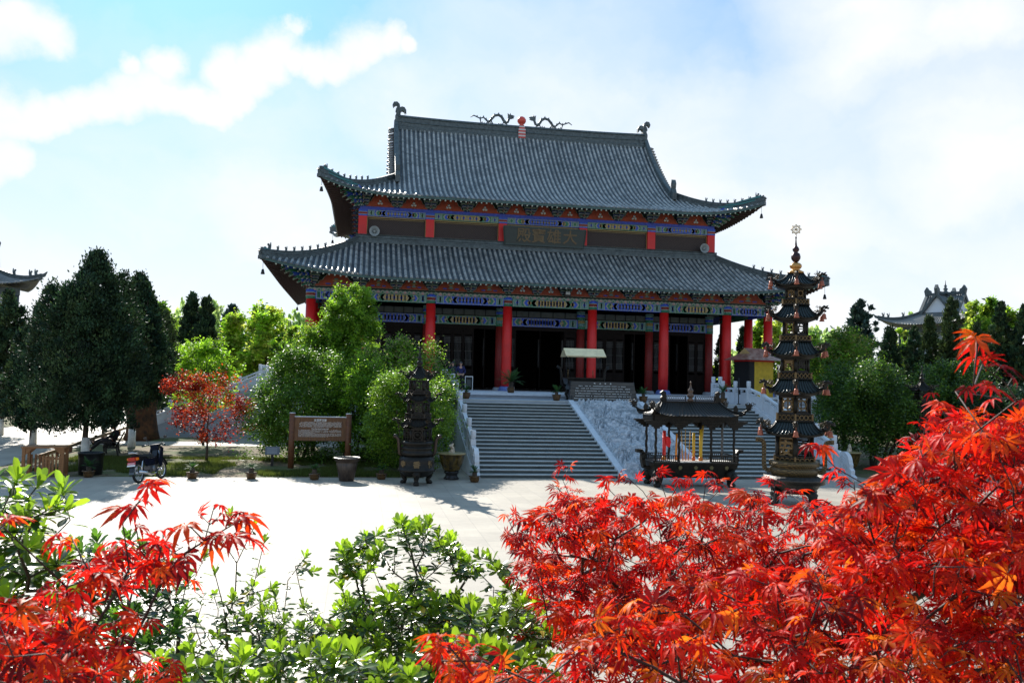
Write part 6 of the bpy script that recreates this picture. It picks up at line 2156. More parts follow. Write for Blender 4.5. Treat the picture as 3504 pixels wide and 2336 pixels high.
for i, (px, d, top, hw, lab) in enumerate(((640, 120, 1002, 90, 'pale willow rising behind the pointed cypresses'), (730, 125, 1012, 70, 'pale thin willow right behind the pointed cypresses'), (950, 120, 1045, 60, 'pale feathery willow under the tip of the left eave'), (1010, 125, 1040, 50, 'pale willow closest to the hall corner'), (180, 85, 1020, 50, 'pale yellow tree seen between the left junipers'),
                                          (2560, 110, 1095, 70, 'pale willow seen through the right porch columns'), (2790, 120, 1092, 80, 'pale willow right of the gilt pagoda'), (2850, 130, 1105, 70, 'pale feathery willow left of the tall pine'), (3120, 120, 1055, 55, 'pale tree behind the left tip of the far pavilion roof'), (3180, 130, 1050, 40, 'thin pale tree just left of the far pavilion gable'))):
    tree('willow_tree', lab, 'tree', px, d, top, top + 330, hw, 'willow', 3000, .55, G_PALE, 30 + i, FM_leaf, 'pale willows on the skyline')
# young trees and the small red maple on the lawn
tree('young_tree', 'young airy light green tree behind the small red maple', 'tree', 705, 43, 1140, 1400, 135, 'airy', 6500, .15, G_LT, 50, FM_leaf, lime=False, trunk_r=.06)
t_ = tree('red_maple_tree', 'small dark red maple standing alone on the lawn', 'tree', 705, 36.0, 1262, 1500, 175, 'airy', 7500, .095, [(.20, .014, .010), (.28, .026, .012), (.10, .010, .010), (.32, .055, .015)], 51, FM_leaf, trunk_r=.05, base=(-17.76, -16.11), sq=.8)
tree('photinia_tree', 'tall fresh green tree standing in front of the left porch column', 'tree', 1190, 40, 985, 1330, 125, 'round', 24000, .13, G_LT + G_MID, 52, FM_leaf, trunk_r=.09, tint_tip=(.20, .32, .04))
tree('photinia_tree', 'tall leafy tree with reddish new leaves beside the hall lantern column', 'tree', 1080, 40, 1100, 1400, 120, 'round', 16000, .13, G_LT + G_MID, 53, FM_leaf, trunk_r=.09, tint_tip=(.20, .30, .04))
SG = 'round glossy shrubs left of the stair'
tree('round_shrub', 'dark glossy round shrub with many stems behind the small sign', 'shrub', 1015, 35.5, 1205, 1585, 195, 'round', 40000, .10, G_MID, 54, FM_gloss, SG, stems=4, trunk_r=.06)
tree('round_shrub', 'round shrub dotted with pale flower heads behind the dark pagoda', 'shrub', 1395, 37.5, 1165, 1580, 190, 'round', 40000, .105, G_MID + G_LT, 55, FM_leaf, SG, stems=3, trunk_r=.06, tint_tip=(.26, .24, .12))
tree('round_shrub', 'bright green dense shrub directly behind the dark pagoda', 'shrub', 1400, 32.5, 1275, 1650, 180, 'round', 38000, .09, G_MID + G_LT, 56, FM_gloss, SG, stems=3, trunk_r=.06, tint_tip=(.18, .28, .03))
tree('round_shrub', 'shaded shrub right behind the wooden sign', 'shrub', 1215, 35.5, 1235, 1630, 150, 'round', 30000, .10, G_MID + G_LT, 57, FM_leaf, SG, stems=3, trunk_r=.05)
SR = 'round shrubs right of the stair'
tree('round_shrub', 'light tipped shrub directly right of the gilt pagoda', 'shrub', 2890, 43, 1135, 1480, 150, 'round', 26000, .13, G_MID, 58, FM_leaf, SR, stems=3, trunk_r=.07, tint_tip=(.20, .20, .06))
tree('round_shrub', 'largest glossy dome shaped shrub at the right foot of the stair', 'shrub', 2990, 38.5, 1243, 1590, 200, 'round', 46000, .11, G_DEEP, 59, FM_gloss, SR, stems=4, trunk_r=.08, tint_tip=(.12, .20, .025))
tree('round_shrub', 'glossy shrub behind the far dark pagoda', 'shrub', 3250, 42, 1245, 1560, 150, 'round', 24000, .12, G_DEEP, 60, FM_gloss, SR, stems=3, trunk_r=.07, tint_tip=(.14, .22, .03))
tree('round_shrub', 'dark shrub in deep shade under the right hand junipers', 'shrub', 3420, 40, 1330, 1660, 160, 'round', 18000, .13, G_DK, 61, FM_gloss, SR, stems=3, trunk_r=.07)
JR = 'junipers right of the hall'
for i, (px, d, top, bot, hw, cols, n, lab) in enumerate(((3250, 56, 1020, 1400, 62, G_OL, 11000, 'tall juniper rising in front of the far pavilion roof'),
        (3180, 58, 1085, 1400, 45, G_OL, 7000, 'shorter juniper left of the one before the pavilion roof'),
        (3125, 55, 1120, 1400, 55, G_DK + G_OL, 7000, 'low juniper under the far pavilion eave'),
        (3045, 60, 1125, 1380, 50, G_DK + G_OL, 6000, 'dark juniper left of the far pavilion eave tip'),
        (3340, 54, 1110, 1420, 62, G_OL, 9000, 'juniper under the right gable of the far pavilion'),
        (3425, 47, 1040, 1560, 62, G_DK + G_OL, 13000, 'tall dark juniper near the right edge of the photo'),
        (3500, 46, 1050, 1560, 55, G_DK + G_OL, 12000, 'dark juniper cut by the right edge of the photo'),
        (3300, 50, 1180, 1500, 90, G_DK, 12000, 'broad dark juniper behind the far dark pagoda'),
        (3390, 60, 1120, 1450, 60, G_OL, 7000, 'olive juniper between the two tall dark ones on the right'),
        (2540, 68, 1125, 1400, 32, G_DK, 5000, 'slim dark juniper seen between the right porch columns'),
        (2470, 66, 1150, 1400, 40, G_DK + G_OL, 5000, 'dark juniper behind the right corner of the hall'))):
    tree('juniper_tree', lab, 'tree', px, d, top, bot, hw, 'juniper' if hw > 50 else 'cone', n * 2, .16, cols, 70 + i, FM_conif, JR)
tree('pine_tree', 'blue grey pine with ragged open crown right of the gilt pagoda', 'tree', 2940, 72, 1030, 1330, 72, 'juniper', 8000, .32, [(.045, .085, .07), (.03, .06, .045)], 90, FM_conif)
for i, (px, d, top, hw, lab) in enumerate(((2600, 78, 1085, 60, 'green round tree seen through the right porch columns'), (2660, 74, 1095, 55, 'bright yellow green tree left of the gilt pagoda shaft'),
                                          (3375, 80, 1028, 75, 'bright green tree right of the far pavilion gable'), (3460, 84, 1060, 70, 'yellow green tree near the right edge of the photo'), (3090, 85, 1130, 60, 'yellow green tree under the far pavilion eave'), (2760, 84, 1150, 80, 'pale green tree right behind the gilt pagoda'))):
    tree('camphor_tree', lab, 'tree', px, d, top, top + 330, hw, 'round', 7000, .36, G_YEL + G_MID if i != 1 else G_YEL, 95 + i, FM_leaf, 'yellow green trees right of the hall')
# far wood closing the view between the trunks
def far_wood(name, x0, x1, y, h, seed):
    r = np.random.default_rng(seed); n = 26000
    P = np.stack([r.uniform(x0, x1, n), y + r.normal(0, 3, n), r.random(n) ** 1.2 * h], 1)
    P[:, 2] *= .7 + .3 * np.sin(P[:, 0] * .35 + seed) * np.sin(P[:, 0] * .11)
    C = np.array(G_MID + G_YEL + G_DK)[r.integers(0, 12 - 0 if False else len(G_MID + G_YEL + G_DK), n)] * r.uniform(.6, 1.2, (n, 1))
    o = link(name, scatter(T_OVAL, F_OVAL, P, rand_rot(n, .3), .75 * r.uniform(.6, 1.4, n), C, FM_leaf, name))
    o['kind'] = 'stuff'; o['category'] = 'wood'
    return o
far_wood('far_wood', -75, -22, 62, 8.0, 1)['label'] = 'low green wood closing the view behind the left hand trees'
far_wood('far_wood', 22, 95, 66, 8.5, 2)['label'] = 'low green wood closing the view behind the right hand trees'


# ------------------------------------------------------------------ distant pavilions
def pavilion(label, loc, rz, sc, wallc):
    t = thing('garden_pavilion', label, 'pavilion', loc, rz, 'distant pavilions')
    zt, ze, R0, R1 = 11.7, 10.3, 4.5, 1.6
    b = MB(); n = 8
    def surf(k, u, v):
        a = [(-1, -1), (1, -1), (1, 1), (-1, 1)][k]; c = [(1, -1), (1, 1), (-1, 1), (-1, -1)][k]
        r = R1 + (R0 - R1) * v; x = (a[0] + (c[0] - a[0]) * u) * r; y = (a[1] + (c[1] - a[1]) * u) * r
        e = abs(2 * u - 1) ** 3
        return Vector((x * (1 + .05 * e * v), y * (1 + .05 * e * v), ze + (zt - ze) * (1 - v) ** 1.6 + .75 * e * v ** 2))
    for k in range(4):
        V = [surf(k, i / 24, j / n) for j in range(n + 1) for i in range(25)]
        b.add(V, [(j * 25 + i, j * 25 + i + 1, (j + 1) * 25 + i + 1, (j + 1) * 25 + i) for j in range(n) for i in range(24)], 0)
        for i in range(30):
            u = (i + .5) / 30
            b.tube([surf(k, u, v) + Vector((0, 0, .03)) for v in np.linspace(0, 1, 7)], .07, 5, 0)
    rf = b.build('roof', M_tile, t)
    b = MB()
    for k in range(4):
        pts = [surf(k, 0, v) for v in np.linspace(0, 1, 10)]
        b = MB(); ridge_sweep(b, pts, .28, .35)
        d = pts[-1] - pts[-2]; b.prism([(0, 0), (.3, .1), (.5, .5), (.25, .35), (0, .3)], pts[-1], Vector((d.x, d.y, 0)).normalized(), (0, 0, 1), .14)
        for i in (4, 7, 8): beast_fig(b, pts[i] + Vector((0, 0, .33)), d, .5)
        b.build('hip_ridge', M_ridge, t)
    # cross gabled top with white gable walls
    b = MB(); c = MB(); zr = 13.55; GL = 1.9; GW = 1.55
    for k in range(4):
        an = k * PI / 2; f = Vector((math.cos(an), math.sin(an), 0)); s = Vector((-f.y, f.x, 0))
        for sg in (-1, 1):
            b.add([f * GL + Vector((0, 0, zr)), f * GL + s * sg * GW + Vector((0, 0, zt - .1)), s * sg * .0 + Vector((0, 0, zr)), f * 0 + s * sg * GW + Vector((0, 0, zt - .1))], [(0, 1, 3, 2)], 0)
            b.add([f * GL + Vector((0, 0, zr - .18)), f * GL + s * sg * GW + Vector((0, 0, zt - .28)), s * sg * .0 + Vector((0, 0, zr - .18)), f * 0 + s * sg * GW + Vector((0, 0, zt - .28))], [(0, 2, 3, 1)], 0)
            b.beam(f * GL + Vector((0, 0, zr + .05)), f * GL + s * sg * (GW + .15) + Vector((0, 0, zt - .25)), .30, .25, 1)
            for i in range(8):
                u = (i + .5) / 8
                b.tube([f * (GL * u) + Vector((0, 0, zr + .02)), f * (GL * u) + s * sg * GW + Vector((0, 0, zt - .06))], .06, 5, 0)
        b.beam(Vector((0, 0, zr + .2)), f * (GL + .1) + Vector((0, 0, zr + .2)), .25, .3, 1)
        b.prism([(-.4, 0), (.25, 0), (.35, .5), (.1, .9), (-.1, .6), (-.3, .5)], f * (GL - .1) + Vector((0, 0, zr + .1)), f, (0, 0, 1), .3, 1)
        c.add([f * (GL - .2) + s * (GW - .1) + Vector((0, 0, zt - .1)), f * (GL - .2) - s * (GW - .1) + Vector((0, 0, zt - .1)), f * (GL - .2) + Vector((0, 0, zr - .2))], [(0, 1, 2)], 0)
    b.lathe([(.3, zr + .1), (.34, zr + .35), (.15, zr + .5), (.25, zr + .7), (.1, zr + .85), (.16, zr + 1.0), (.06, zr + 1.15), (.02, zr + 1.6)], 12, 1)
    b.build('upper_roof', [M_tile, M_ridge], t)
    c.build('gable_wall', mat('white lime gable', (.72, .76, .82), .8), t)
    b = MB(); b.box(-3.4, 3.4, -3.4, 3.4, ze - .7, ze - .1, 0); b.build('eave_beam', M_ridge, t)
    b = MB(); b.box(-2.6, 2.6, -2.6, 2.6, 0, ze - .7); b.build('wall', wallc, t)
    for sx in (-1, 1):
        for sy in (-1, 1): b = MB(); b.cyl(sx * 3.2, sy * 3.2, 0, ze - .7, .18); b.build('column', M_ridge, t)
    t.scale = (sc,) * 3
    return t
p = at(3235, 1130, 88); pavilion('distant pavilion with white gables and curled eaves above the right hand junipers', (p.x, p.y, 0), YAW * -1 + .78 - .12, 1.0, mat('blue grey render', (.35, .38, .45), .8))
p = at(-115, 1100, 70); pavilion('distant pavilion roof cut by the left edge of the photo above the junipers', (p.x, p.y, 0), .45, 1.0, mat('blue grey render', (.35, .38, .45), .8))
# ------------------------------------------------------------------ signs, bench, bins, rail, stump
sg_ = thing('timber_sign', 'large brown timber sign of white writing between two posts on the lawn edge', 'sign', (-13.15, -18.95, 0), -.02)
b = MB()
for x in (-1.05, 1.07):
    b = MB(); b.lathe([(.115, -.05), (.11, 2.15)], 14, 0, (x, 0, 0)); b.lathe([(.115, 2.15), (.115, 2.18)], 14, 1, (x, 0, 0)); b.build('post', [M_wood, M_stone], sg_)
b = MB(); b.box(-.95, .97, -.05, .05, 1.12, 2.02, 0); b.box(-.96, .98, -.07, .07, 2.02, 2.05, 1); b.box(-.96, .98, -.062, -.052, 1.12, 1.16, 0)
pn = b.build('panel', [mat('orange brown planks', (.12, .042, .012), .6, var=.45, vscale=5, stretch=(9, 1, .6), col2=(.22, .095, .03)), M_stone], sg_)
b = MB()
text_into(b, '五百罗汉堂', .095, .003, (0.0, -.056, 1.90), (1, 0, 0), (0, 0, 1), 0, .002)
text_into(b, 'Five-Hundred Arhats Hall', .062, .003, (0.0, -.056, 1.58), (1, 0, 0), (0, 0, 1), 0, .001)
rnd = random.Random(5)
def line_marks(z, x0, x1, hh, ww):
    x = x0
    while x < x1:
        l_ = rnd.uniform(.5, 1.3) * ww
        if rnd.random() < .88: b.box(x, min(x1, x + l_), -.054, -.051, z - hh / 2, z + hh / 2, 0)
        x += l_ + ww * .35
for k in range(7): line_marks(1.83 - .030 * k, -.78 + (.08 if k == 0 else 0), .80, .011, .022)
for k in range(10): line_marks(1.53 - .028 * k, -.80, .80 if k not in (4, 9) else .1 * (k - 4) - .2, .009, .030)
b.build('lettering', mat('white painted characters', (.75, .75, .72), .6), pn)
s2 = thing('plant_sign', 'small grey plaque on a short dark post beside the round shrub', 'sign', (-14.95, -18.3, 0))
b = MB(); b.box(-.05, .05, -.04, .04, 0, .55); b.build('post', M_darkmetal, s2)
b = MB(); b.prism([(-.27, 0), (.27, 0), (.27, .30), (-.27, .30)], (0, -.05, .52), (1, 0, 0), (0, .35, 1), .04, 0)
for k in range(5): b.prism([(-.20, .05 + .045 * k), (.18, .05 + .045 * k), (.18, .062 + .045 * k), (-.20, .062 + .045 * k)], (0, -.073, .52), (1, 0, 0), (0, .35, 1), .002, 1)
b.build('plaque', [mat('grey slate plaque', (.12, .13, .15), .5), mat('pale plaque lines', (.4, .4, .4), .6)], s2)

# bench and the person resting on it
bn = thing('park_bench', 'dark timber park bench under the largest juniper', 'bench', (-21.95, -13.9, 0), -1.35)
for x in (-.75, .75):
    b = MB(); b.beam((x, -.25, 0), (x, -.28, .44), .06, .07); b.beam((x, .28, 0), (x, .18, .44), .06, .07); b.beam((x, .18, .42), (x, .42, .98), .06, .06); b.beam((x, -.32, .42), (x, .25, .42), .06, .06); b.beam((x, -.32, .64), (x, .28, .64), .06, .04); b.beam((x, -.28, .42), (x, -.28, .64), .05, .05)
    b.build('end_frame', M_darkmetal, bn)
b = MB()
for k in range(5): b.box(-.85, .85, -.33 + .12 * k, -.24 + .12 * k, .455, .485)
b.build('seat', M_door, bn)
b = MB()
for k in range(5): b.beam((-.85, .22 + .052 * k, .55 + .105 * k), (.85, .22 + .052 * k, .55 + .105 * k), .025, .07)
b.build('backrest', M_door, bn)


# ---- people
def skin(name, joints, edges, m_, parent, sub=2):
    """one continuous surface grown over a skeleton; joints: (co, radius)"""
    me = bpy.data.meshes.new(name)
    me.from_pydata([tuple(j[0]) for j in joints], edges, [])
    me.materials.append(m_)
    o = link(name, me, parent)
    md = o.modifiers.new('Skin', 'SKIN'); md.use_smooth_shade = True
    for i, j in enumerate(joints):
        r = j[1]; me.skin_vertices[0].data[i].radius = (r, r) if isinstance(r, (int, float)) else r
    me.skin_vertices[0].data[0].use_root = True
    sb = o.modifiers.new('Sub', 'SUBSURF'); sb.levels = sub; sb.render_levels = sub
    dg = bpy.context.evaluated_depsgraph_get()
    nm = bpy.data.meshes.new_from_object(o.evaluated_get(dg))
    o.modifiers.clear(); o.data = nm
    nm.materials.clear(); nm.materials.append(m_)
    return o


M_skin = mat('skin', (.45, .25, .17), .5, var=.08)
M_navy = mat('navy jacket cloth', (.012, .018, .045), .8, var=.2)
M_navy2 = mat('dark blue sweater', (.012, .014, .075), .85, var=.2)
M_trs = mat('black trouser cloth', (.010, .010, .013), .85)
M_hair = mat('grey black hair', (.05, .05, .05), .6, var=.4)


def person(label, loc, rz, cloth, pose='stand', look=0.0, raise_left=False, hair=M_hair, H=1.68):
    t = thing('person', label, 'person', loc, rz)
    k = H / 1.7
    def v(x, y, z): return Vector((x, y, z)) * k
    # faces -y
    if pose == 'stand':
        J = {'pel': (v(0, 0, .95), (.13 * k, .10 * k)), 'sp': (v(0, .01, 1.12), (.125 * k, .09 * k)), 'ch': (v(0, 0, 1.30), (.15 * k, .10 * k)), 'nk': (v(0, 0, 1.44), .055 * k), 'nk2': (v(0, -.01, 1.49), .05 * k), 'h1': (v(0, -.025, 1.57), (.072 * k, .085 * k)), 'h2': (v(0, -.015, 1.645), (.068 * k, .08 * k))}
        for s, sx in (('l', -1), ('r', 1)):
            up = raise_left and s == 'l'
            J['s' + s] = (v(.17 * sx, .01, 1.38), .062 * k)
            J['e' + s] = (v(.26 * sx, .04, 1.12) if not up else v(.27 * sx, -.12, 1.22), .045 * k)
            J['w' + s] = (v(.17 * sx, -.17, .98) if not up else v(.13 * sx, -.14, 1.45), .032 * k)
            J['k1' + s] = (v(.10 * sx, .0, .86), .092 * k); J['k2' + s] = (v(.105 * sx, -.01, .50), .062 * k); J['a' + s] = (v(.11 * sx, .01, .10), .045 * k); J['t' + s] = (v(.12 * sx, -.13, .04), .04 * k)
    else:      # sitting low with legs stretched forward on the bench
        J = {'pel': (v(0, .05, .10), (.14 * k, .11 * k)), 'sp': (v(0, .13, .27), (.13 * k, .10 * k)), 'ch': (v(0, .17, .46), (.155 * k, .11 * k)), 'nk': (v(0, .14, .60), .056 * k), 'nk2': (v(0, .11, .65), .05 * k), 'h1': (v(0, .06, .72), (.075 * k, .088 * k)), 'h2': (v(0, .05, .80), (.07 * k, .08 * k))}
        for s, sx in (('l', -1), ('r', 1)):
            J['s' + s] = (v(.17 * sx, .17, .54), .062 * k); J['e' + s] = (v(.25 * sx, .0, .32), .046 * k); J['w' + s] = (v(.08 * sx, -.20, .30), .033 * k)
            J['k1' + s] = (v(.10 * sx, -.02, .10), .095 * k); J['k2' + s] = (v(.12 * sx, -.44, .20 if s == 'l' else .12), .066 * k); J['a' + s] = (v(.12 * sx, -.80, .05 if s == 'l' else -.22), .045 * k); J['t' + s] = (v(.12 * sx, -.90, .12 if s == 'l' else -.24), .04 * k)
    names = list(J); idx = {n: i for i, n in enumerate(names)}
    E_ = [('pel', 'sp'), ('sp', 'ch'), ('ch', 'nk'), ('nk', 'nk2'), ('nk2', 'h1'), ('h1', 'h2')]
    for s in 'lr': E_ += [('ch', 's' + s), ('s' + s, 'e' + s), ('e' + s, 'w' + s), ('pel', 'k1' + s), ('k1' + s, 'k2' + s), ('k2' + s, 'a' + s), ('a' + s, 't' + s)]
    JJ = [J[n] for n in names]; EE = [(idx[a], idx[c]) for a, c in E_]
    # hands: palm, four fingers and a thumb, relaxed curl
    for s, sx in (('l', -1), ('r', 1)):
        w_ = J['w' + s][0]; e_ = J['e' + s][0]; d = (w_ - e_).normalized(); side = d.cross(Vector((0, 0, 1))).normalized(); dn = side.cross(d).normalized()
        if dn.z > 0: dn = -dn
        pi = len(JJ); JJ.append((w_ + d * .06 * k, .030 * k)); EE.append((idx['w' + s], pi))
        for q in range(4):
            b0 = w_ + d * .085 * k + side * (-.027 + .018 * q) * k
            L_ = (.07, .08, .075, .06)[q] * k
            i0 = len(JJ); JJ.append((b0, .011 * k)); JJ.append((b0 + d * L_ * .5 + dn * .012, .009 * k)); JJ.append((b0 + d * L_ * .8 + dn * .035, .008 * k))
            EE += [(pi, i0), (i0, i0 + 1), (i0 + 1, i0 + 2)]
        i0 = len(JJ); JJ.append((w_ + d * .04 * k - side * sx * .035 * k, .011 * k)); JJ.append((w_ + d * .075 * k - side * sx * .055 * k, .009 * k)); EE += [(pi, i0), (i0, i0 + 1)]
    body = skin('body', JJ, EE, M_skin, t, 2)
    h1 = J['h1'][0]; h2 = J['h2'][0]
    R_ = Matrix.Rotation(look, 3, 'Z')
    hc = (h1 + h2) / 2
    def hp(x, y, z): return hc + R_ @ (Vector((x, y, z)) * k)
    # facial features and hair as children
    b = MB()
    b.prism([(-.012, -.02), (.012, -.02), (.006, .025)], hp(0, -.098, -.01), R_ @ Vector((1, 0, 0)), (0, -.2, 1), .03)
    for sx in (-1, 1): b.prism([(-.012, -.03), (.012, -.03), (.016, .02), (-.012, .03)], hp(.075 * sx, 0, -.01), R_ @ Vector((0, 1, 0)), (0, 0, 1), .015)
    b.build('face', M_skin, body)
    b = MB()
    for sx in (-1, 1): b.prism([(-.012, -.005), (.012, -.005), (.012, .005), (-.012, .005)], hp(.030 * sx, -.083, .012), R_ @ Vector((1, 0, 0)), (0, 0, 1), .012)
    b.prism([(-.02, -.004), (.02, -.004), (.02, .004), (-.02, .004)], hp(0, -.084, -.048), R_ @ Vector((1, 0, 0)), (0, 0, 1), .012)
    b.build('eyes_and_mouth', mat('dark eyes', (.08, .02, .02), .5), body)
    b = MB(); n = 14
    prof = [(.088, -.0), (.090, .03), (.080, .065), (.055, .092), (.01, .102)]
    b.lathe([(r_ * k, z_ * k) for r_, z_ in prof], n, 0, tuple(hp(0, .016, .0)), sy=1.12)
    b.build('hair', hair, t)
    # clothes follow the body
    sub = ['pel', 'sp', 'ch', 'nk'] + [a + s for s in 'lr' for a in ('s', 'e', 'w')]
    cj = [(J[n][0] if n[0] != 'w' else J[n][0].lerp(J['e' + n[1]][0], .12), (tuple(q * 1.14 + .008 for q in J[n][1]) if isinstance(J[n][1], tuple) else J[n][1] * (1.22 if n != 'nk' else 1.05) + .006)) for n in sub]
    ci = {n: i for i, n in enumerate(sub)}
    ce = [(ci['pel'], ci['sp']), (ci['sp'], ci['ch']), (ci['ch'], ci['nk'])] + [(ci[a], ci[c]) for s in 'lr' for a, c in (('ch', 's' + s), ('s' + s, 'e' + s), ('e' + s, 'w' + s))]
    skin('jacket', cj, ce, cloth, t, 2)
    sub = ['pel'] + [a + s for s in 'lr' for a in ('k1', 'k2', 'a')]
    cj = [(J[n][0], (tuple(q * 1.10 + .004 for q in J[n][1]) if isinstance(J[n][1], tuple) else J[n][1] * 1.2 + .008)) for n in sub]; ci = {n: i for i, n in enumerate(sub)}
    ce = [(ci[a], ci[c]) for s in 'lr' for a, c in (('pel', 'k1' + s), ('k1' + s, 'k2' + s), ('k2' + s, 'a' + s))]
    skin('trousers', cj, ce, M_trs, t, 2)
    b = MB()
    for s in 'lr':
        a_, t2 = J['a' + s][0], J['t' + s][0]
        b.tube([a_ + (a_ - t2) * .3 + Vector((0, 0, -.05)), a_.lerp(t2, .5) + Vector((0, 0, -.035)), t2 + (t2 - a_) * .35 + Vector((0, 0, -.01))], [.045, .05, .035], 8)
    b.build('shoes', M_darkmetal, t)
    return t


pp = at(1576, 1300, 49.0); person('person in a dark blue sweater standing with hands held low at the hall porch', (pp.x, pp.y, ZF), -.15, M_navy2, H=1.66)
pp = at(1549, 1300, 49.6); person('person in a navy jacket raising a hand to the face at the hall porch', (pp.x, pp.y, ZF), -.75, M_navy, raise_left=True, H=1.66)
pp = at(1493, 1300, 50.2); person('grey haired person in dark clothes half hidden behind the shrub at the porch', (pp.x, pp.y, ZF), -.3, M_navy, H=1.72)
sp_ = person('person in dark clothes reclining on the bench under the juniper', (-21.98, -13.93, .50), -1.35 - .35, M_trs, pose='sit')
b = MB(); nk_ = 0

# low timber kerb rail along the path
b = MB()
A = Vector((-23.6, -17.6, .30)); B = Vector((-26.3, 14.0, .30))
b = MB(); b.beam(A, B, .10, .13); 
rl = thing('low_rail', 'long low weathered timber rail running beside the path behind the bench', 'rail', (0, 0, 0)); b.build('rail_bar', mat('weathered brown rail', (.22, .14, .07), .8, var=.3), rl)
for k in range(14):
    p = A.lerp(B, (k + .3) / 14); b = MB(); b.box(p.x - .05, p.x + .05, p.y - .05, p.y + .05, 0, .235); b.build('rail_post', M_wood, rl)
# slatted timber shelter for bins
sh = thing('slatted_enclosure', 'orange brown slatted timber enclosure with a flat roof at the left edge of the paving', 'enclosure', (-22.0, -21.5, 0), .12)
M_sl = mat('orange brown timber', (.26, .11, .035), .6, var=.35, vscale=4, stretch=(3, 3, 10))
b = MB(); b.box(-.66, .66, -.42, .42, .98, 1.03); b.build('roof_board', M_sl, sh)
for x in (-.58, .58):
    for y in (-.36, .36): b = MB(); b.box(x - .045, x + .045, y - .045, y + .045, 0, .978); b.build('corner_post', M_sl, sh)
b = MB()
for sx in (-1, 1):
    for y in (-.36, .36): b.prism([(0, 0), (.22, 0), (0, -.22)], (sx * .53, y, .975), (-sx, 0, 0), (0, 0, 1), .05)
for x in np.linspace(.0, .5, 6): b.box(x - .03, x + .03, -.39, -.36, .12, .72)
for y in np.linspace(-.28, .28, 6): b.box(.56, .60, y - .03, y + .03, .12, .72)
for x in np.linspace(-.5, .5, 9): b.box(x - .03, x + .03, .36, .39, .12, .72)
b.box(-.02, .535, -.38, -.36, .60, .66); b.box(-.02, .535, -.38, -.36, .16, .22)
b.build('slats', M_sl, sh)
vt = thing('dark_barrel', 'black open topped barrel in shade beside the slatted enclosure', 'barrel', (-20.75, -20.9, 0))
b = MB(); b.lathe([(.36, 0), (.38, .03), (.395, .55), (.41, .72), (.43, .74), (.43, .78), (.39, .78), (.37, .3), (.02, .28)], 28); b.build('barrel_body', M_darkmetal, vt)
stp = thing('tree_stump', 'tall broken tree stump mottled with orange bark beyond the bench', 'tree stump', (-23.0, -4.6, 0))
b = MB(); b.tube([(0, 0, -.05), (.02, 0, .5), (-.05, 0, 1.3), (-.12, 0, 2.1), (-.02, 0, 2.7), (.1, 0, 3.0)], [.95, .78, .72, .84, .78, .45], 14); b.tube([(-.5, 0, 1.9), (-.85, 0, 2.2)], [.3, .12], 8)
b.build('stump_wood', mat('mottled orange black bark', (.02, .014, .010), .9, var=.5, vscale=3, bump=1.0, bscale=9, col2=(.16, .06, .02)), stp)
ln = thing('timber_fence_rail', None, None) if False else None


# ---- motorcycle
mc = thing('motorcycle', 'black and blue underbone motorcycle with a red number plate parked at the lawn edge', 'motorcycle', (-18.4, -22.6, 0), 0)
mc.scale = (1.12,) * 3
mc.rotation_euler = (0, math.radians(-7), math.radians(-17))
# local: +y forward
def wheel(y, name='wheel'):
    b = MB(); R_ = .26
    ring = [(0, y + R_ * math.cos(t), .295 + R_ * math.sin(t)) for t in np.linspace(0, 2 * PI, 29)]
    b.tube(ring, .038, 8, cap=False); ty = b.build('tyre', mat('tyre rubber', (.012, .012, .012), .8), None)
    b = MB(); R2 = .225
    b.tube([(0, y + R2 * math.cos(t), .295 + R2 * math.sin(t)) for t in np.linspace(0, 2 * PI, 29)], .018, 6, cap=False)
    for k in range(12):
        a = k * PI / 6 + .1; b.tube([((-1) ** k * .02, y, .295), (0, y + R2 * math.cos(a), .295 + R2 * math.sin(a))], .005, 4)
    b.tube([(-.06, y, .295), (.06, y, .295)], .045, 10)
    w_ = thing(name, None, None); w_.parent = mc
    ty.parent = w_; b.build('rim', M_chrome, w_)
    return w_
wheel(-.60); wheel(.62)
M_mblk = mat('black motorcycle plastic', (.010, .010, .014), .22)
M_mblu = mat('dark blue fairing', (.004, .006, .018), .25)
b = MB()
b.prism([(-.18, .50), (.08, .44), (.30, .46), (.44, .62), (.50, .95), (.42, .98), (.30, .72), (.10, .66), (-.30, .70), (-.75, .78), (-.72, .66), (-.40, .58)], (0, 0, 0), (0, 1, 0), (0, 0, 1), .16, 0)
b.prism([(-.70, .70), (-.30, .60), (-.28, .74), (-.72, .80)], (0, 0, 0), (0, 1, 0), (0, 0, 1), .24, 0)
for sx in (-1, 1): b.prism([(.28, .38), (.42, .42), (.55, .92), (.44, .98), (.34, .80), (.26, .55)], (sx * .16, 0, 0), (0, 1, 0), (0, 0, 1), .03, 1)
for sx in (-1, 1): b.prism([(-.35, .46), (.10, .50), (.05, .64), (-.45, .68)], (sx * .115, 0, 0), (0, 1, 0), (0, 0, 1), .03, 1)
b.build('fairing', [M_mblk, M_mblu], mc)
b = MB(); b.hexa([(-.13, -.70, .78), (.13, -.70, .78), (.10, .12, .70), (-.10, .12, .70), (-.11, -.68, .85), (.11, -.68, .85), (.08, .12, .77), (-.08, .12, .77)]); b.build('seat', mat('black vinyl', (.015, .015, .015), .5), mc)
b = MB(); b.box(-.10, .10, -.12, .20, .26, .46); b.tube([(0, .15, .40), (0, .38, .42)], .07, 10); b.cyl(.12, .0, .28, .44, .05); b.build('engine', mat('grey engine metal', (.18, .18, .19), .4, .7, var=.3), mc)
b = MB(); b.tube([(.12, .30, .34), (.13, .10, .22), (.14, -.15, .21), (.15, -.30, .25), (.16, -.82, .34)], [.018, .02, .035, .045, .045], 10); b.build('exhaust', M_chrome, mc)
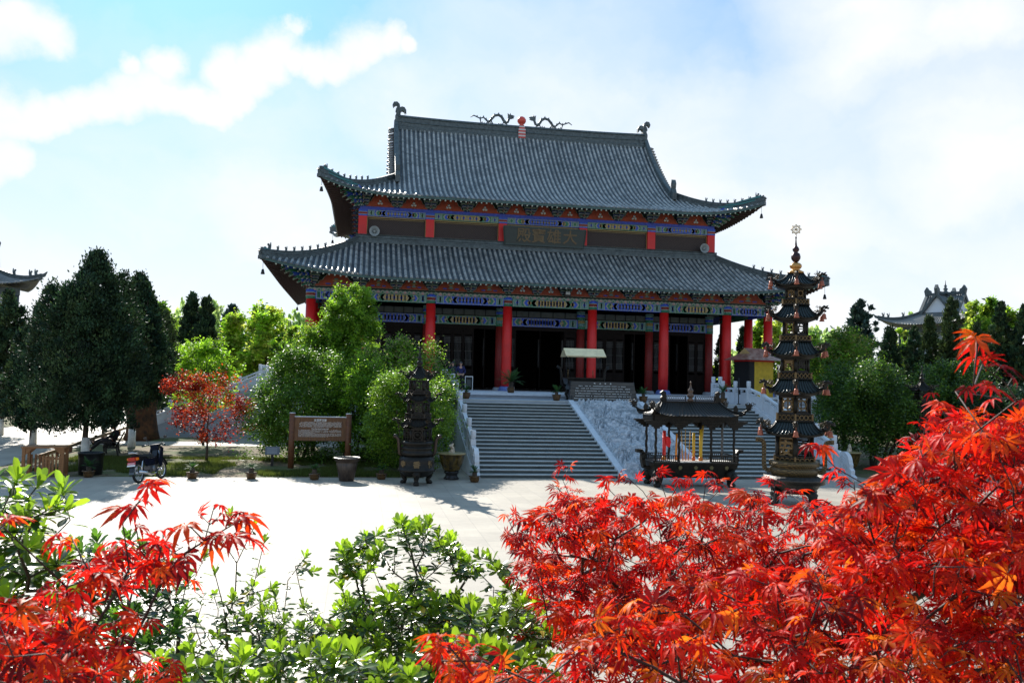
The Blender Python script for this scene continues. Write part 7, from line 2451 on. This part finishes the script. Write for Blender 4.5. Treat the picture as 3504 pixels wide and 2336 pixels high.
for sx in (-1, 1):
    b = MB(); b.tube([(sx * .075, .42, .88), (sx * .075, .62, .295)], .020, 8); b.build('fork', M_chrome, mc)
    b = MB(); b.tube([(sx * .09, -.50, .64), (sx * .09, -.60, .30)], [.03, .022], 8); b.build('shock', M_chrome, mc)
    b = MB(); b.beam((sx * .06, -.60, .295), (sx * .06, .0, .32), .03, .05); b.build('swing_arm', M_mblk, mc)
    b = MB(); b.tube([(sx * .05, .42, 1.0), (sx * .22, .40, 1.05), (sx * .36, .30, 1.02)], .014, 8); b.tube([(sx * .24, .385, 1.045), (sx * .37, .295, 1.02)], .022, 8); b.build('handlebar', M_mblk, mc)
    b = MB(); b.tube([(sx * .20, .40, 1.05), (sx * .24, .42, 1.16), (sx * .30, .42, 1.24)], .008, 6)
    b.prism([(.055 * math.cos(t), .04 * math.sin(t)) for t in np.linspace(0, 2 * PI, 13)[:-1]], (sx * .32, .42, 1.26), (1, 0, 0), (0, 0, 1), .015); b.build('mirror', M_mblk, mc)
b = MB(); b.hexa([(-.12, .36, .90), (.12, .36, .90), (.07, .58, .92), (-.07, .58, .92), (-.13, .32, 1.05), (.13, .32, 1.05), (.09, .56, 1.06), (-.09, .56, 1.06)]); b.build('headlamp_cowl', M_mblu, mc)
b = MB(); b.ball((0, .57, .98), .07, 12); b.build('headlight', mat('headlamp glass', (.7, .7, .7), .1), mc)
def fender(y, a0, a1, R_, nm):
    b = MB(); pts = [(y + R_ * math.cos(t), .295 + R_ * math.sin(t)) for t in np.linspace(a0, a1, 9)]
    for p, q in zip(pts[:-1], pts[1:]): b.beam((0, p[0], p[1]), (0, q[0], q[1]), .11, .012)
    b.build(nm, M_mblk, mc)
fender(.62, .3, 2.6, .33, 'front_mudguard'); fender(-.60, .7, 3.0, .36, 'rear_mudguard')
b = MB(); b.hexa([(-.07, -.97, .28), (.07, -.97, .28), (.08, -.80, .66), (-.08, -.80, .66), (-.07, -.955, .28), (.07, -.955, .28), (.08, -.785, .66), (-.08, -.785, .66)]); b.build('mud_flap', mat('grey mud flap', (.10, .12, .13), .5), mc)
b = MB(); b.box(-.10, .10, -.90, -.74, .66, .76, 0); b.box(-.16, -.105, -.86, -.78, .68, .75, 1); b.box(.105, .16, -.86, -.78, .68, .75, 1); b.build('tail_light', [mat('red tail lens', (.55, .02, .01), .15), mat('amber lens', (.75, .18, .01), .15)], mc)
b = MB(); b.tube([(-.10, -.45, .82), (-.11, -.82, .86), (-.06, -.92, .90), (.06, -.92, .90), (.11, -.82, .86), (.10, -.45, .82)], .016, 8); b.box(-.08, .08, -.9, -.6, .87, .885); b.build('rear_rack', M_chrome, mc)
b = MB(); b.prism([(-.12, .0), (.12, .0), (.12, .075), (-.12, .075)], (0, -.93, .555), (1, 0, 0), (0, .35, 1), .008, 0); b.prism([(-.12, -.045), (.12, -.045), (.12, 0), (-.12, 0)], (0, -.93, .555), (1, 0, 0), (0, .35, 1), .008, 1)
for k in range(7): b.prism([(-.10 + .03 * k, .02), (-.085 + .03 * k, .02), (-.085 + .03 * k, .05), (-.10 + .03 * k, .05)], (0, -.936, .555), (1, 0, 0), (0, .35, 1), .004, 1)
b.build('number_plate', [mat('red plate enamel', (.55, .012, .03), .4), M_white], mc)
b = MB(); b.tube([(-.10, -.05, .24), (-.24, -.12, .02)], .013, 6); b.build('side_stand', M_mblk, mc)
b = MB(); b.beam((-.26, .02, .28), (.26, .02, .28), .03, .03); b.build('footrest', M_mblk, mc)
# ------------------------------------------------------------------ foreground shrubs and maples
FM_pitt = foliage_mat('leathery shrub leaves', .40, .26, .55, 1.9)
FM_maple = foliage_mat('maple leaves', .50, .5, .2, 1.45)
M_twig = mat('dark twig bark', (.035, .018, .014), .7, var=.3, vscale=30)
M_twig2 = mat('grey brown shoot bark', (.06, .045, .03), .8, var=.3, vscale=30)

# obovate leaf, length 1
TP = [(0, 0, 0), (.05, .14, .012), (-.05, .14, .012), (.12, .40, .035), (0, .40, 0), (-.12, .40, .035), (.185, .68, .04), (0, .68, -.01), (-.185, .68, .04), (.13, .90, .015), (0, .90, -.035), (-.13, .90, .015), (0, 1.0, -.05)]
FP_ = [(0, 1, 4), (0, 4, 2), (1, 3, 4), (2, 4, 5), (3, 6, 7), (3, 7, 4), (4, 7, 8), (4, 8, 5), (6, 9, 10), (6, 10, 7), (7, 10, 11), (7, 11, 8), (9, 12, 10), (10, 12, 11)]


def maple_template():
    V = [(0, 0, 0)]; F = []
    # petiole
    for ang, ln in ((0, 1.0), (34, .95), (-34, .95), (70, .78), (-70, .78), (112, .46), (-112, .46)):
        a = math.radians(ang); d = np.array([math.sin(a), math.cos(a)]); s = np.array([d[1], -d[0]])
        st = [(.28, .055, .030), (.52, .115, .015), (.78, .060, -.06)]
        base = len(V)
        for f, w_, z in st:
            z = z - .10 * (f * ln) ** 2
            for q in (-1, 0, 1):
                p = d * f * ln + s * q * w_ * (ln ** .5)
                V.append((p[0], p[1], z + (.028 if q else -.01)))
        tip = d * ln; V.append((tip[0], tip[1], -.20 * ln - .03)); T = len(V) - 1
        F += [(0, base, base + 1), (0, base + 1, base + 2)]
        for k in range(2):
            o = base + 3 * k
            F += [(o, o + 3, o + 4), (o, o + 4, o + 1), (o + 1, o + 4, o + 5), (o + 1, o + 5, o + 2)]
        o = base + 6
        F += [(o, T, o + 1), (o + 1, T, o + 2)]
    return V, F


TM, FMP = maple_template()
# colour shift from the leaf centre outwards: veins at the base are yellower
TMc = np.array([[1.05, 1.4, 1.0]] + [[1.0, (1.3, 1.3, 1.3, 1.0, 1.15, 1.0, .8, .9, .8, .75)[i % 10], 1.0] for i in range(70)])


def basis_from(nrm, head):
    nrm = nrm / np.linalg.norm(nrm, axis=1, keepdims=True)
    head = head - nrm * (head * nrm).sum(1, keepdims=True); head /= (np.linalg.norm(head, axis=1, keepdims=True) + 1e-9)
    return np.stack([np.cross(head, nrm), head, nrm], 2)


def skeleton(root, targets, r_tip, gain, maxlink=None, seed=0, wob=.03):
    """connect every target to the nearest already connected node, giving a natural branching; returns nodes, parents, radii"""
    r = random.Random(seed)
    nodes = [Vector(root)]; par = [-1]
    ts = sorted(targets, key=lambda p: (p - nodes[0]).length)
    dist0 = [0.0]
    cap = 200 + len(ts) * 60
    NA = np.zeros((cap, 3)); ND = np.zeros(cap); NL = np.zeros(cap); NA[0] = nodes[0]
    for t in ts:
        dt = (t - nodes[0]).length
        m_ = len(nodes); A = NA[:m_]
        c = np.linalg.norm(A - np.array(t), axis=1) + .35 * ND[:m_] + .6 * np.maximum(0, NL[:m_] - dt)
        best = int(c.argmin())
        n = nodes[best]; d = (t - n).length
        k = max(1, min(50, int(d / .14))); prev = best
        for q in range(1, k + 1):
            f = q / k; p = n.lerp(t, f)
            if q < k: p = p + Vector((r.uniform(-1, 1), r.uniform(-1, 1), r.uniform(-1, 1))) * wob * min(d, .6) + Vector((0, 0, -.10 * d * f * (1 - f) if t.z < n.z else .10 * d * f * (1 - f)))
            nodes.append(p); par.append(prev); dist0.append(dist0[prev] + (nodes[prev] - p).length); prev = len(nodes) - 1
            NA[prev] = p; ND[prev] = dist0[-1]; NL[prev] = (p - nodes[0]).length
    cnt = [0] * len(nodes)
    ch = [0] * len(nodes)
    for i in range(len(nodes) - 1, 0, -1):
        if ch[i] == 0: cnt[i] = max(cnt[i], 1)
        cnt[par[i]] += cnt[i]; ch[par[i]] += 1
    rad = [r_tip * (max(1, c) ** gain) for c in cnt]
    return nodes, par, rad, ch


def sk_mesh(nodes, par, rad, name, m_, parent, b=None):
    b = b or MB(); kids = {}
    for i in range(1, len(nodes)): kids.setdefault(par[i], []).append(i)
    # chains
    starts = [(0, c) for c in kids.get(0, [])]
    while starts:
        p, c = starts.pop()
        pts = [nodes[p], nodes[c]]; rr = [min(rad[p], rad[c] * 1.25), rad[c]]
        cur = c
        while cur in kids:
            ks = sorted(kids[cur], key=lambda k: -rad[k])
            for k in ks[1:]: starts.append((cur, k))
            cur = ks[0]; pts.append(nodes[cur]); rr.append(rad[cur])
        b.tube(pts, rr, 6 if max(rr) > .006 else 4, 0)
    return b.build(name, m_, parent, fixn=False)


def pitto(label, root, heads, seed, leaf=.056, fill=0, whorl=12, col_young=(.29, .45, .03), col_old=(.028, .068, .012), stemleaf=True):
    """heads: shoot tips (Vector). A rosette of leaves at each tip and older leaves down the shoot."""
    r = np.random.default_rng(seed)
    t = thing('pittosporum_shrub', label, 'shrub', root, 0, 'leathery leaved shrubs in front')
    R0 = Vector(root)
    T = [Vector(h) - R0 for h in heads]
    nodes, par, rad, ch = skeleton((0, 0, 0), T, .0022, .42, seed=seed, wob=.05)
    sk_mesh(nodes, par, rad, 'stems', M_twig2, t)
    P = []; NR = []; HD = []; S = []; C = []
    young = np.array(col_young); old = np.array(col_old)
    for i in range(1, len(nodes)):
        if ch[i] == 0:
            p = np.array(nodes[i]); ax = np.array((nodes[i] - nodes[par[i]]).normalized()) + np.array([0, 0, .8]); ax /= np.linalg.norm(ax)
            age = r.uniform(0, 1)
            n = int(r.integers(whorl - 2, whorl + 4)); ph = r.uniform(0, 6.28)
            for q in range(n):
                a = ph + q * 2.4; el = .25 + 1.05 * (1 - q / n) + r.uniform(-.15, .15)
                s1 = np.cross(ax, [1, 0, .01]); s1 /= np.linalg.norm(s1); s2 = np.cross(ax, s1)
                out = s1 * math.cos(a) + s2 * math.sin(a)
                h = out * math.cos(el) + ax * math.sin(el)
                nr = ax * math.cos(el) - out * math.sin(el)
                P.append(p - ax * .012 * q / n * 2); HD.append(h); NR.append(nr + r.normal(0, .12, 3)); S.append(leaf * r.uniform(.7, 1.15) * (1 - .25 * (q > n - 3)))
                f = .55 + .45 * (1 - q / n)
                C.append((young * f + old * (1 - f)) * r.uniform(.65, 1.15) if age < .75 else (young * .45 + old * .55) * r.uniform(.7, 1.2))
        if stemleaf and rad[i] < .0085:
            n = 5 if rad[i] < .005 else 2
            seg = nodes[i] - nodes[par[i]]; ax = np.array(seg.normalized())
            for q in range(n * 2):
                if r.random() < .25: continue
                p = np.array(nodes[i].lerp(nodes[par[i]], r.random())); a = r.uniform(0, 6.28)
                s1 = np.cross(ax, [1, 0.02, .01]); s1 /= np.linalg.norm(s1) + 1e-9; s2 = np.cross(ax, s1)
                out = s1 * math.cos(a) + s2 * math.sin(a); el = r.uniform(-.35, .55)
                h = out * math.cos(el) + ax * math.sin(el); h[2] -= .15
                P.append(p); HD.append(h); NR.append(np.array([0, 0, 1.0]) + ax * .5 + r.normal(0, .25, 3)); S.append(leaf * r.uniform(.75, 1.2))
                C.append((old * .75 + young * .25 * r.random()) * r.uniform(.6, 1.3) if r.random() > .03 else np.array([.55, .42, .03]))
    P = np.array(P); C = np.clip(np.array(C), 0, 1)
    me = scatter(TP, FP_, P, basis_from(np.array(NR), np.array(HD)), np.array(S), C, FM_pitt, 'leaves', smooth=True)
    link('leaves', me, t)
    return t


def heads_in(poly, d0, d1, n, seed, top_bias=.0):
    """shoot tips inside an outline of the shrub as it is seen, spread over its depth"""
    r = random.Random(seed); out = []
    xs = [p[0] for p in poly]; ys_ = [p[1] for p in poly]
    def inside(x, y):
        c = False; j = len(poly) - 1
        for i in range(len(poly)):
            if (poly[i][1] > y) != (poly[j][1] > y) and x < (poly[j][0] - poly[i][0]) * (y - poly[i][1]) / (poly[j][1] - poly[i][1]) + poly[i][0]: c = not c
            j = i
        return c
    k = 0
    while len(out) < n and k < n * 200:
        k += 1
        x = r.uniform(min(xs), max(xs)); y = r.uniform(min(ys_), max(ys_))
        if inside(x, y): out.append(at(x, y, r.uniform(d0, d1)))
    return out


def at_l(lst, d): return [at(x, y, d + ((i * 37) % 11 - 5) * .03) for i, (x, y) in enumerate(lst)]


# the leathery shrubs
def gbase(px, d, z=.1):
    p = at(px, 2300, d); return (p.x, p.y, z)
pitto('bushy shrub with broad light green leaves at the left edge, nearest the slatted enclosure', gbase(-40, 2.7, .7),
      at_l([(60, 1640), (130, 1660), (215, 1680), (30, 1700), (-30, 1640), (240, 1780), (170, 1740), (90, 1760), (20, 1790), (225, 1620 + 120), (160, 1860), (60, 1880), (-20, 1900), (130, 1960), (210, 1930)], 2.6) + heads_in([(-120, 1700), (120, 1700), (230, 1900), (220, 2080), (250, 2336), (-120, 2400)], 2.4, 3.1, 110, 1), 1, leaf=.064, whorl=10)
pitto('open twiggy shrub rising behind the left red maple, one shoot reaching over the paving', gbase(640, 4.3, .2),
      at_l([(790, 1760), (830, 1745 + 60), (870, 1800), (905, 1850), (760, 1850), (700, 1905), (735, 1960), (810, 1925), (890, 1960), (930, 2010), (650, 2010)], 4.2) + heads_in([(620, 2050), (900, 2000), (980, 2120), (950, 2336), (560, 2336), (560, 2150)], 3.8, 4.8, 90, 2), 2, leaf=.054, whorl=9)
pitto('small shrub with two open shoots between the left and the middle shrubs', gbase(960, 4.4, .2),
      at_l([(1045, 1905), (1075, 1955), (1010, 1935), (985, 1985), (940, 2040), (1035, 2050), (975, 2075)], 4.4) + heads_in([(900, 2080), (1080, 2070), (1160, 2150), (1150, 2336), (860, 2336)], 4.0, 4.8, 90, 3), 3, leaf=.054, whorl=10)
pitto('tallest dense shrub in the middle of the paving view', gbase(1400, 4.0, .15),
      at_l([(1375, 1790), (1430, 1800), (1330, 1835), (1460, 1835), (1290, 1830), (1255, 1860), (1215, 1870), (1175, 1880), (1160, 1920), (1200, 1915), (1240, 1905), (1300, 1880), (1350, 1870), (1400, 1865), (1500, 1835), (1540, 1850), (1560, 1880), (1500, 1880), (1450, 1890), (1575, 1905), (1150, 1965), (1170, 2010), (1240, 1980), (1350, 1960), (1420, 1950), (1480, 1960), (1560, 1965), (1600, 1975), (1620, 1960)], 3.9) + heads_in([(1170, 2050), (1330, 2010), (1560, 2040), (1600, 2120), (1560, 2336), (1180, 2336), (1120, 2150)], 3.6, 4.8, 420, 4) + heads_in([(1160, 1960), (1165, 1880), (1270, 1835), (1330, 1880), (1280, 1960)], 3.7, 4.2, 26, 14) + heads_in([(1345, 1850), (1350, 1795), (1470, 1790), (1475, 1860), (1400, 1900)], 3.7, 4.2, 20, 15) + heads_in([(1490, 1950), (1500, 1850), (1560, 1850), (1620, 1960)], 3.7, 4.2, 20, 16) + heads_in([(1350, 1980), (1460, 1960), (1480, 2080), (1330, 2100)], 3.7, 4.4, 26, 17), 4, leaf=.056, whorl=12)
pitto('shrub between the middle shrub and the big red maple', gbase(1700, 3.9, .15),
      at_l([(1600, 1920), (1640, 1905), (1680, 1915), (1700, 1950), (1720, 1930), (1750, 1960), (1640, 1960), (1740, 2010), (1790, 2020), (1690, 2010), (1830, 2060)], 3.9) + heads_in([(1560, 2060), (1820, 2040), (1900, 2150), (1900, 2336), (1560, 2336)], 3.1, 4.2, 150, 5), 5, leaf=.057)
pitto('low shrub of broad leaves along the bottom edge left of the middle shrub', gbase(1000, 3.1, .4), heads_in([(540, 2260), (700, 2200), (980, 2220), (1200, 2200), (1400, 2290), (1400, 2420), (540, 2420)], 2.7, 3.4, 140, 6), 6, leaf=.06)
pitto('low shrub of broad leaves along the bottom edge under the middle shrub', gbase(1500, 3.0, .4), heads_in([(1380, 2300), (1420, 2240), (1640, 2200), (1800, 2250), (1800, 2420), (1380, 2420)], 2.6, 3.3, 100, 7), 7, leaf=.06)
pitto('dark leaved shrub at the lower left, behind the red maple leaves', gbase(330, 3.6, .3), heads_in([(250, 1850), (500, 1830), (640, 1980), (620, 2400), (150, 2400), (130, 2050)], 3.2, 4.0, 200, 8), 8, leaf=.057, col_young=(.12, .26, .03))


def maple(label, root, targets, seed, leaf=.052, per=(4, 7), pal=None, face=.35, spread=.07):
    r = np.random.default_rng(seed)
    t = thing('red_maple', label, 'maple tree', root, 0, 'red maples in front')
    R0 = Vector(root)
    nodes, par, rad, ch = skeleton((0, 0, 0), [Vector(p) - R0 for p in targets], .0016, .46, seed=seed, wob=.06)
    if pal is None: pal = [(.60, .012, .008), (.66, .020, .006), (.40, .007, .008), (.68, .036, .007), (.16, .005, .008), (.62, .010, .010), (.68, .070, .010)]
    pal = np.array(pal)
    P = []; NR = []; HD = []; S = []; C = []; tw = MB()
    tocam = np.array((CAM - Vector(root)).normalized())
    for i in range(1, len(nodes)):
        if rad[i] > .0075: continue
        n = int(r.integers(*per)) if ch[i] == 0 else (2 if r.random() < .6 else 1)
        ax = np.array((nodes[i] - nodes[par[i]]).normalized())
        for q in range(n):
            a = r.uniform(0, 6.28); up = r.uniform(-.2, .7)
            out = np.array([math.cos(a), math.sin(a), up * .6]) + ax * .7; out /= np.linalg.norm(out)
            p0 = np.array(nodes[i]) - ax * r.uniform(0, .05)
            pet = r.uniform(.5, 1.2) * spread * .5
            p = p0 + out * pet
            h = out + np.array([0, 0, -.35]) + r.normal(0, .18, 3)
            nr = np.array([0, 0, 1.0]) + r.normal(0, .45, 3) - tocam * r.uniform(-face, face * 1.6) * -1 + np.array([out[0], out[1], 0]) * .35
            s = leaf * r.uniform(.62, 1.2)
            P.append(p); HD.append(h); NR.append(nr); S.append(s)
            C.append(pal[r.integers(0, len(pal))] * r.uniform(.7, 1.2))
            tw.beam(Vector(p0), Vector(p), .0014, .0014)
    P = np.array(P)
    me = scatter(TM, FMP, P, basis_from(np.array(NR), np.array(HD)), np.array(S), np.clip(np.array(C), 0, 1), FM_maple, 'leaves', True, TMc[:len(TM)], curl=True)
    link('leaves', me, t)
    sk_mesh(nodes, par, rad, 'branches', M_twig, t, tw)
    return t


# left maple
LT = at_l([(505, 1675), (455, 1750), (735, 1725), (420, 1790), (650, 1800), (830, 1775), (560, 1830), (480, 1880), (380, 1880), (790, 1840), (700, 1850), (240, 1830), (300, 1920), (620, 1900), (540, 1930)], 1.85)
LT += heads_in([(180, 2010), (330, 1900), (640, 1860), (720, 1960), (640, 2050), (420, 2140), (560, 2250), (600, 2400), (-80, 2400), (-80, 2120)], 1.6, 2.8, 92, 21)
LT += heads_in([(-60, 1780), (20, 1790), (10, 1880), (-60, 1880)], 1.6, 1.8, 3, 22)
LT += heads_in([(-60, 2100), (200, 2120), (420, 2336), (200, 2420), (-60, 2420)], 1.4, 1.9, 40, 23)
rootL = at(150, 2500, 2.0)
maple('smaller red maple in the lower left corner, its top leaf beside the motorcycle', (rootL.x, rootL.y, rootL.z - .7), LT, 31, leaf=.058, per=(3, 5), face=.25)

# big right maple, far and near crowns
RT = at_l([(1735, 1765), (1745, 1830), (1770, 1890), (1925, 1640), (1945, 1600), (1900, 1660), (2060, 1650), (2150, 1635), (1960, 1700), (1920, 1740), (2200, 1680), (2040, 1720), (2330, 1640), (2420, 1610), (2250, 1620), (2480, 1660), (2560, 1690), (1760, 1980), (1830, 1860), (2650, 1650), (2700, 1690), (1870, 1770), (1960, 1790)], 3.5)
RT += heads_in([(1750, 1800), (1930, 1690), (2200, 1690), (2550, 1700), (2900, 1740), (3050, 1780), (3050, 2050), (2300, 2200), (1900, 2200), (1830, 2000)], 2.5, 3.9, 800, 24)
RT += heads_in([(1800, 1900), (2300, 1800), (3000, 1850), (3100, 2420), (1700, 2420)], 3.6, 5.2, 380, 44)
rootR = at(2450, 2500, 3.6)
maple('large red maple spreading across the lower right, in front of the roofed burner', (rootR.x, rootR.y, rootR.z - .6), RT, 32, leaf=.053, per=(4, 7), face=.3)
RN = at_l([(2790, 1530), (2860, 1600), (2920, 1640), (3000, 1680), (2960, 1720), (3210, 1370), (3170, 1440), (3240, 1420), (3120, 1500), (3300, 1440), (3380, 1450), (3440, 1470), (3060, 1560), (3160, 1580)], 2.6)
RN += at_l([(3345, 1175), (3360, 1250), (3270, 1340), (3330, 1330), (3440, 1310), (3480, 1370), (3380, 1500), (2950, 1690)], 1.75)
RN += heads_in([(2850, 1760), (3050, 1640), (3150, 1500), (3300, 1430), (3560, 1400), (3560, 2000), (3100, 2000), (2800, 1900)], 2.0, 3.2, 520, 25)
RN += heads_in([(3000, 1720), (3300, 1560), (3560, 1500), (3560, 2420), (3000, 2420)], 3.2, 4.4, 260, 45)
rootN = at(3300, 2500, 2.6)
maple('red maple rising at the right edge over the dark pagoda', (rootN.x, rootN.y, rootN.z - .6), RN, 33, leaf=.056, per=(4, 7), face=.3)
RB = heads_in([(2050, 2080), (2400, 1960), (3000, 1950), (3560, 1900), (3560, 2420), (1560, 2420), (1520, 2200), (1700, 2330), (1950, 2250)], 1.8, 2.9, 640, 26)
RB += at_l([(1530, 2200), (1500, 2260), (1560, 2290), (1620, 2310), (1650, 2260)], 1.7)
rootB = at(2900, 2700, 2.0)
maple('nearest red maple filling the lower right corner with orange red leaves', (rootB.x, rootB.y, rootB.z - .5), RB, 34, leaf=.057, per=(4, 7), face=.3, pal=[(.60, .013, .008), (.66, .025, .007), (.68, .075, .010), (.40, .007, .008), (.62, .011, .010), (.16, .006, .008), (.68, .13, .014)])
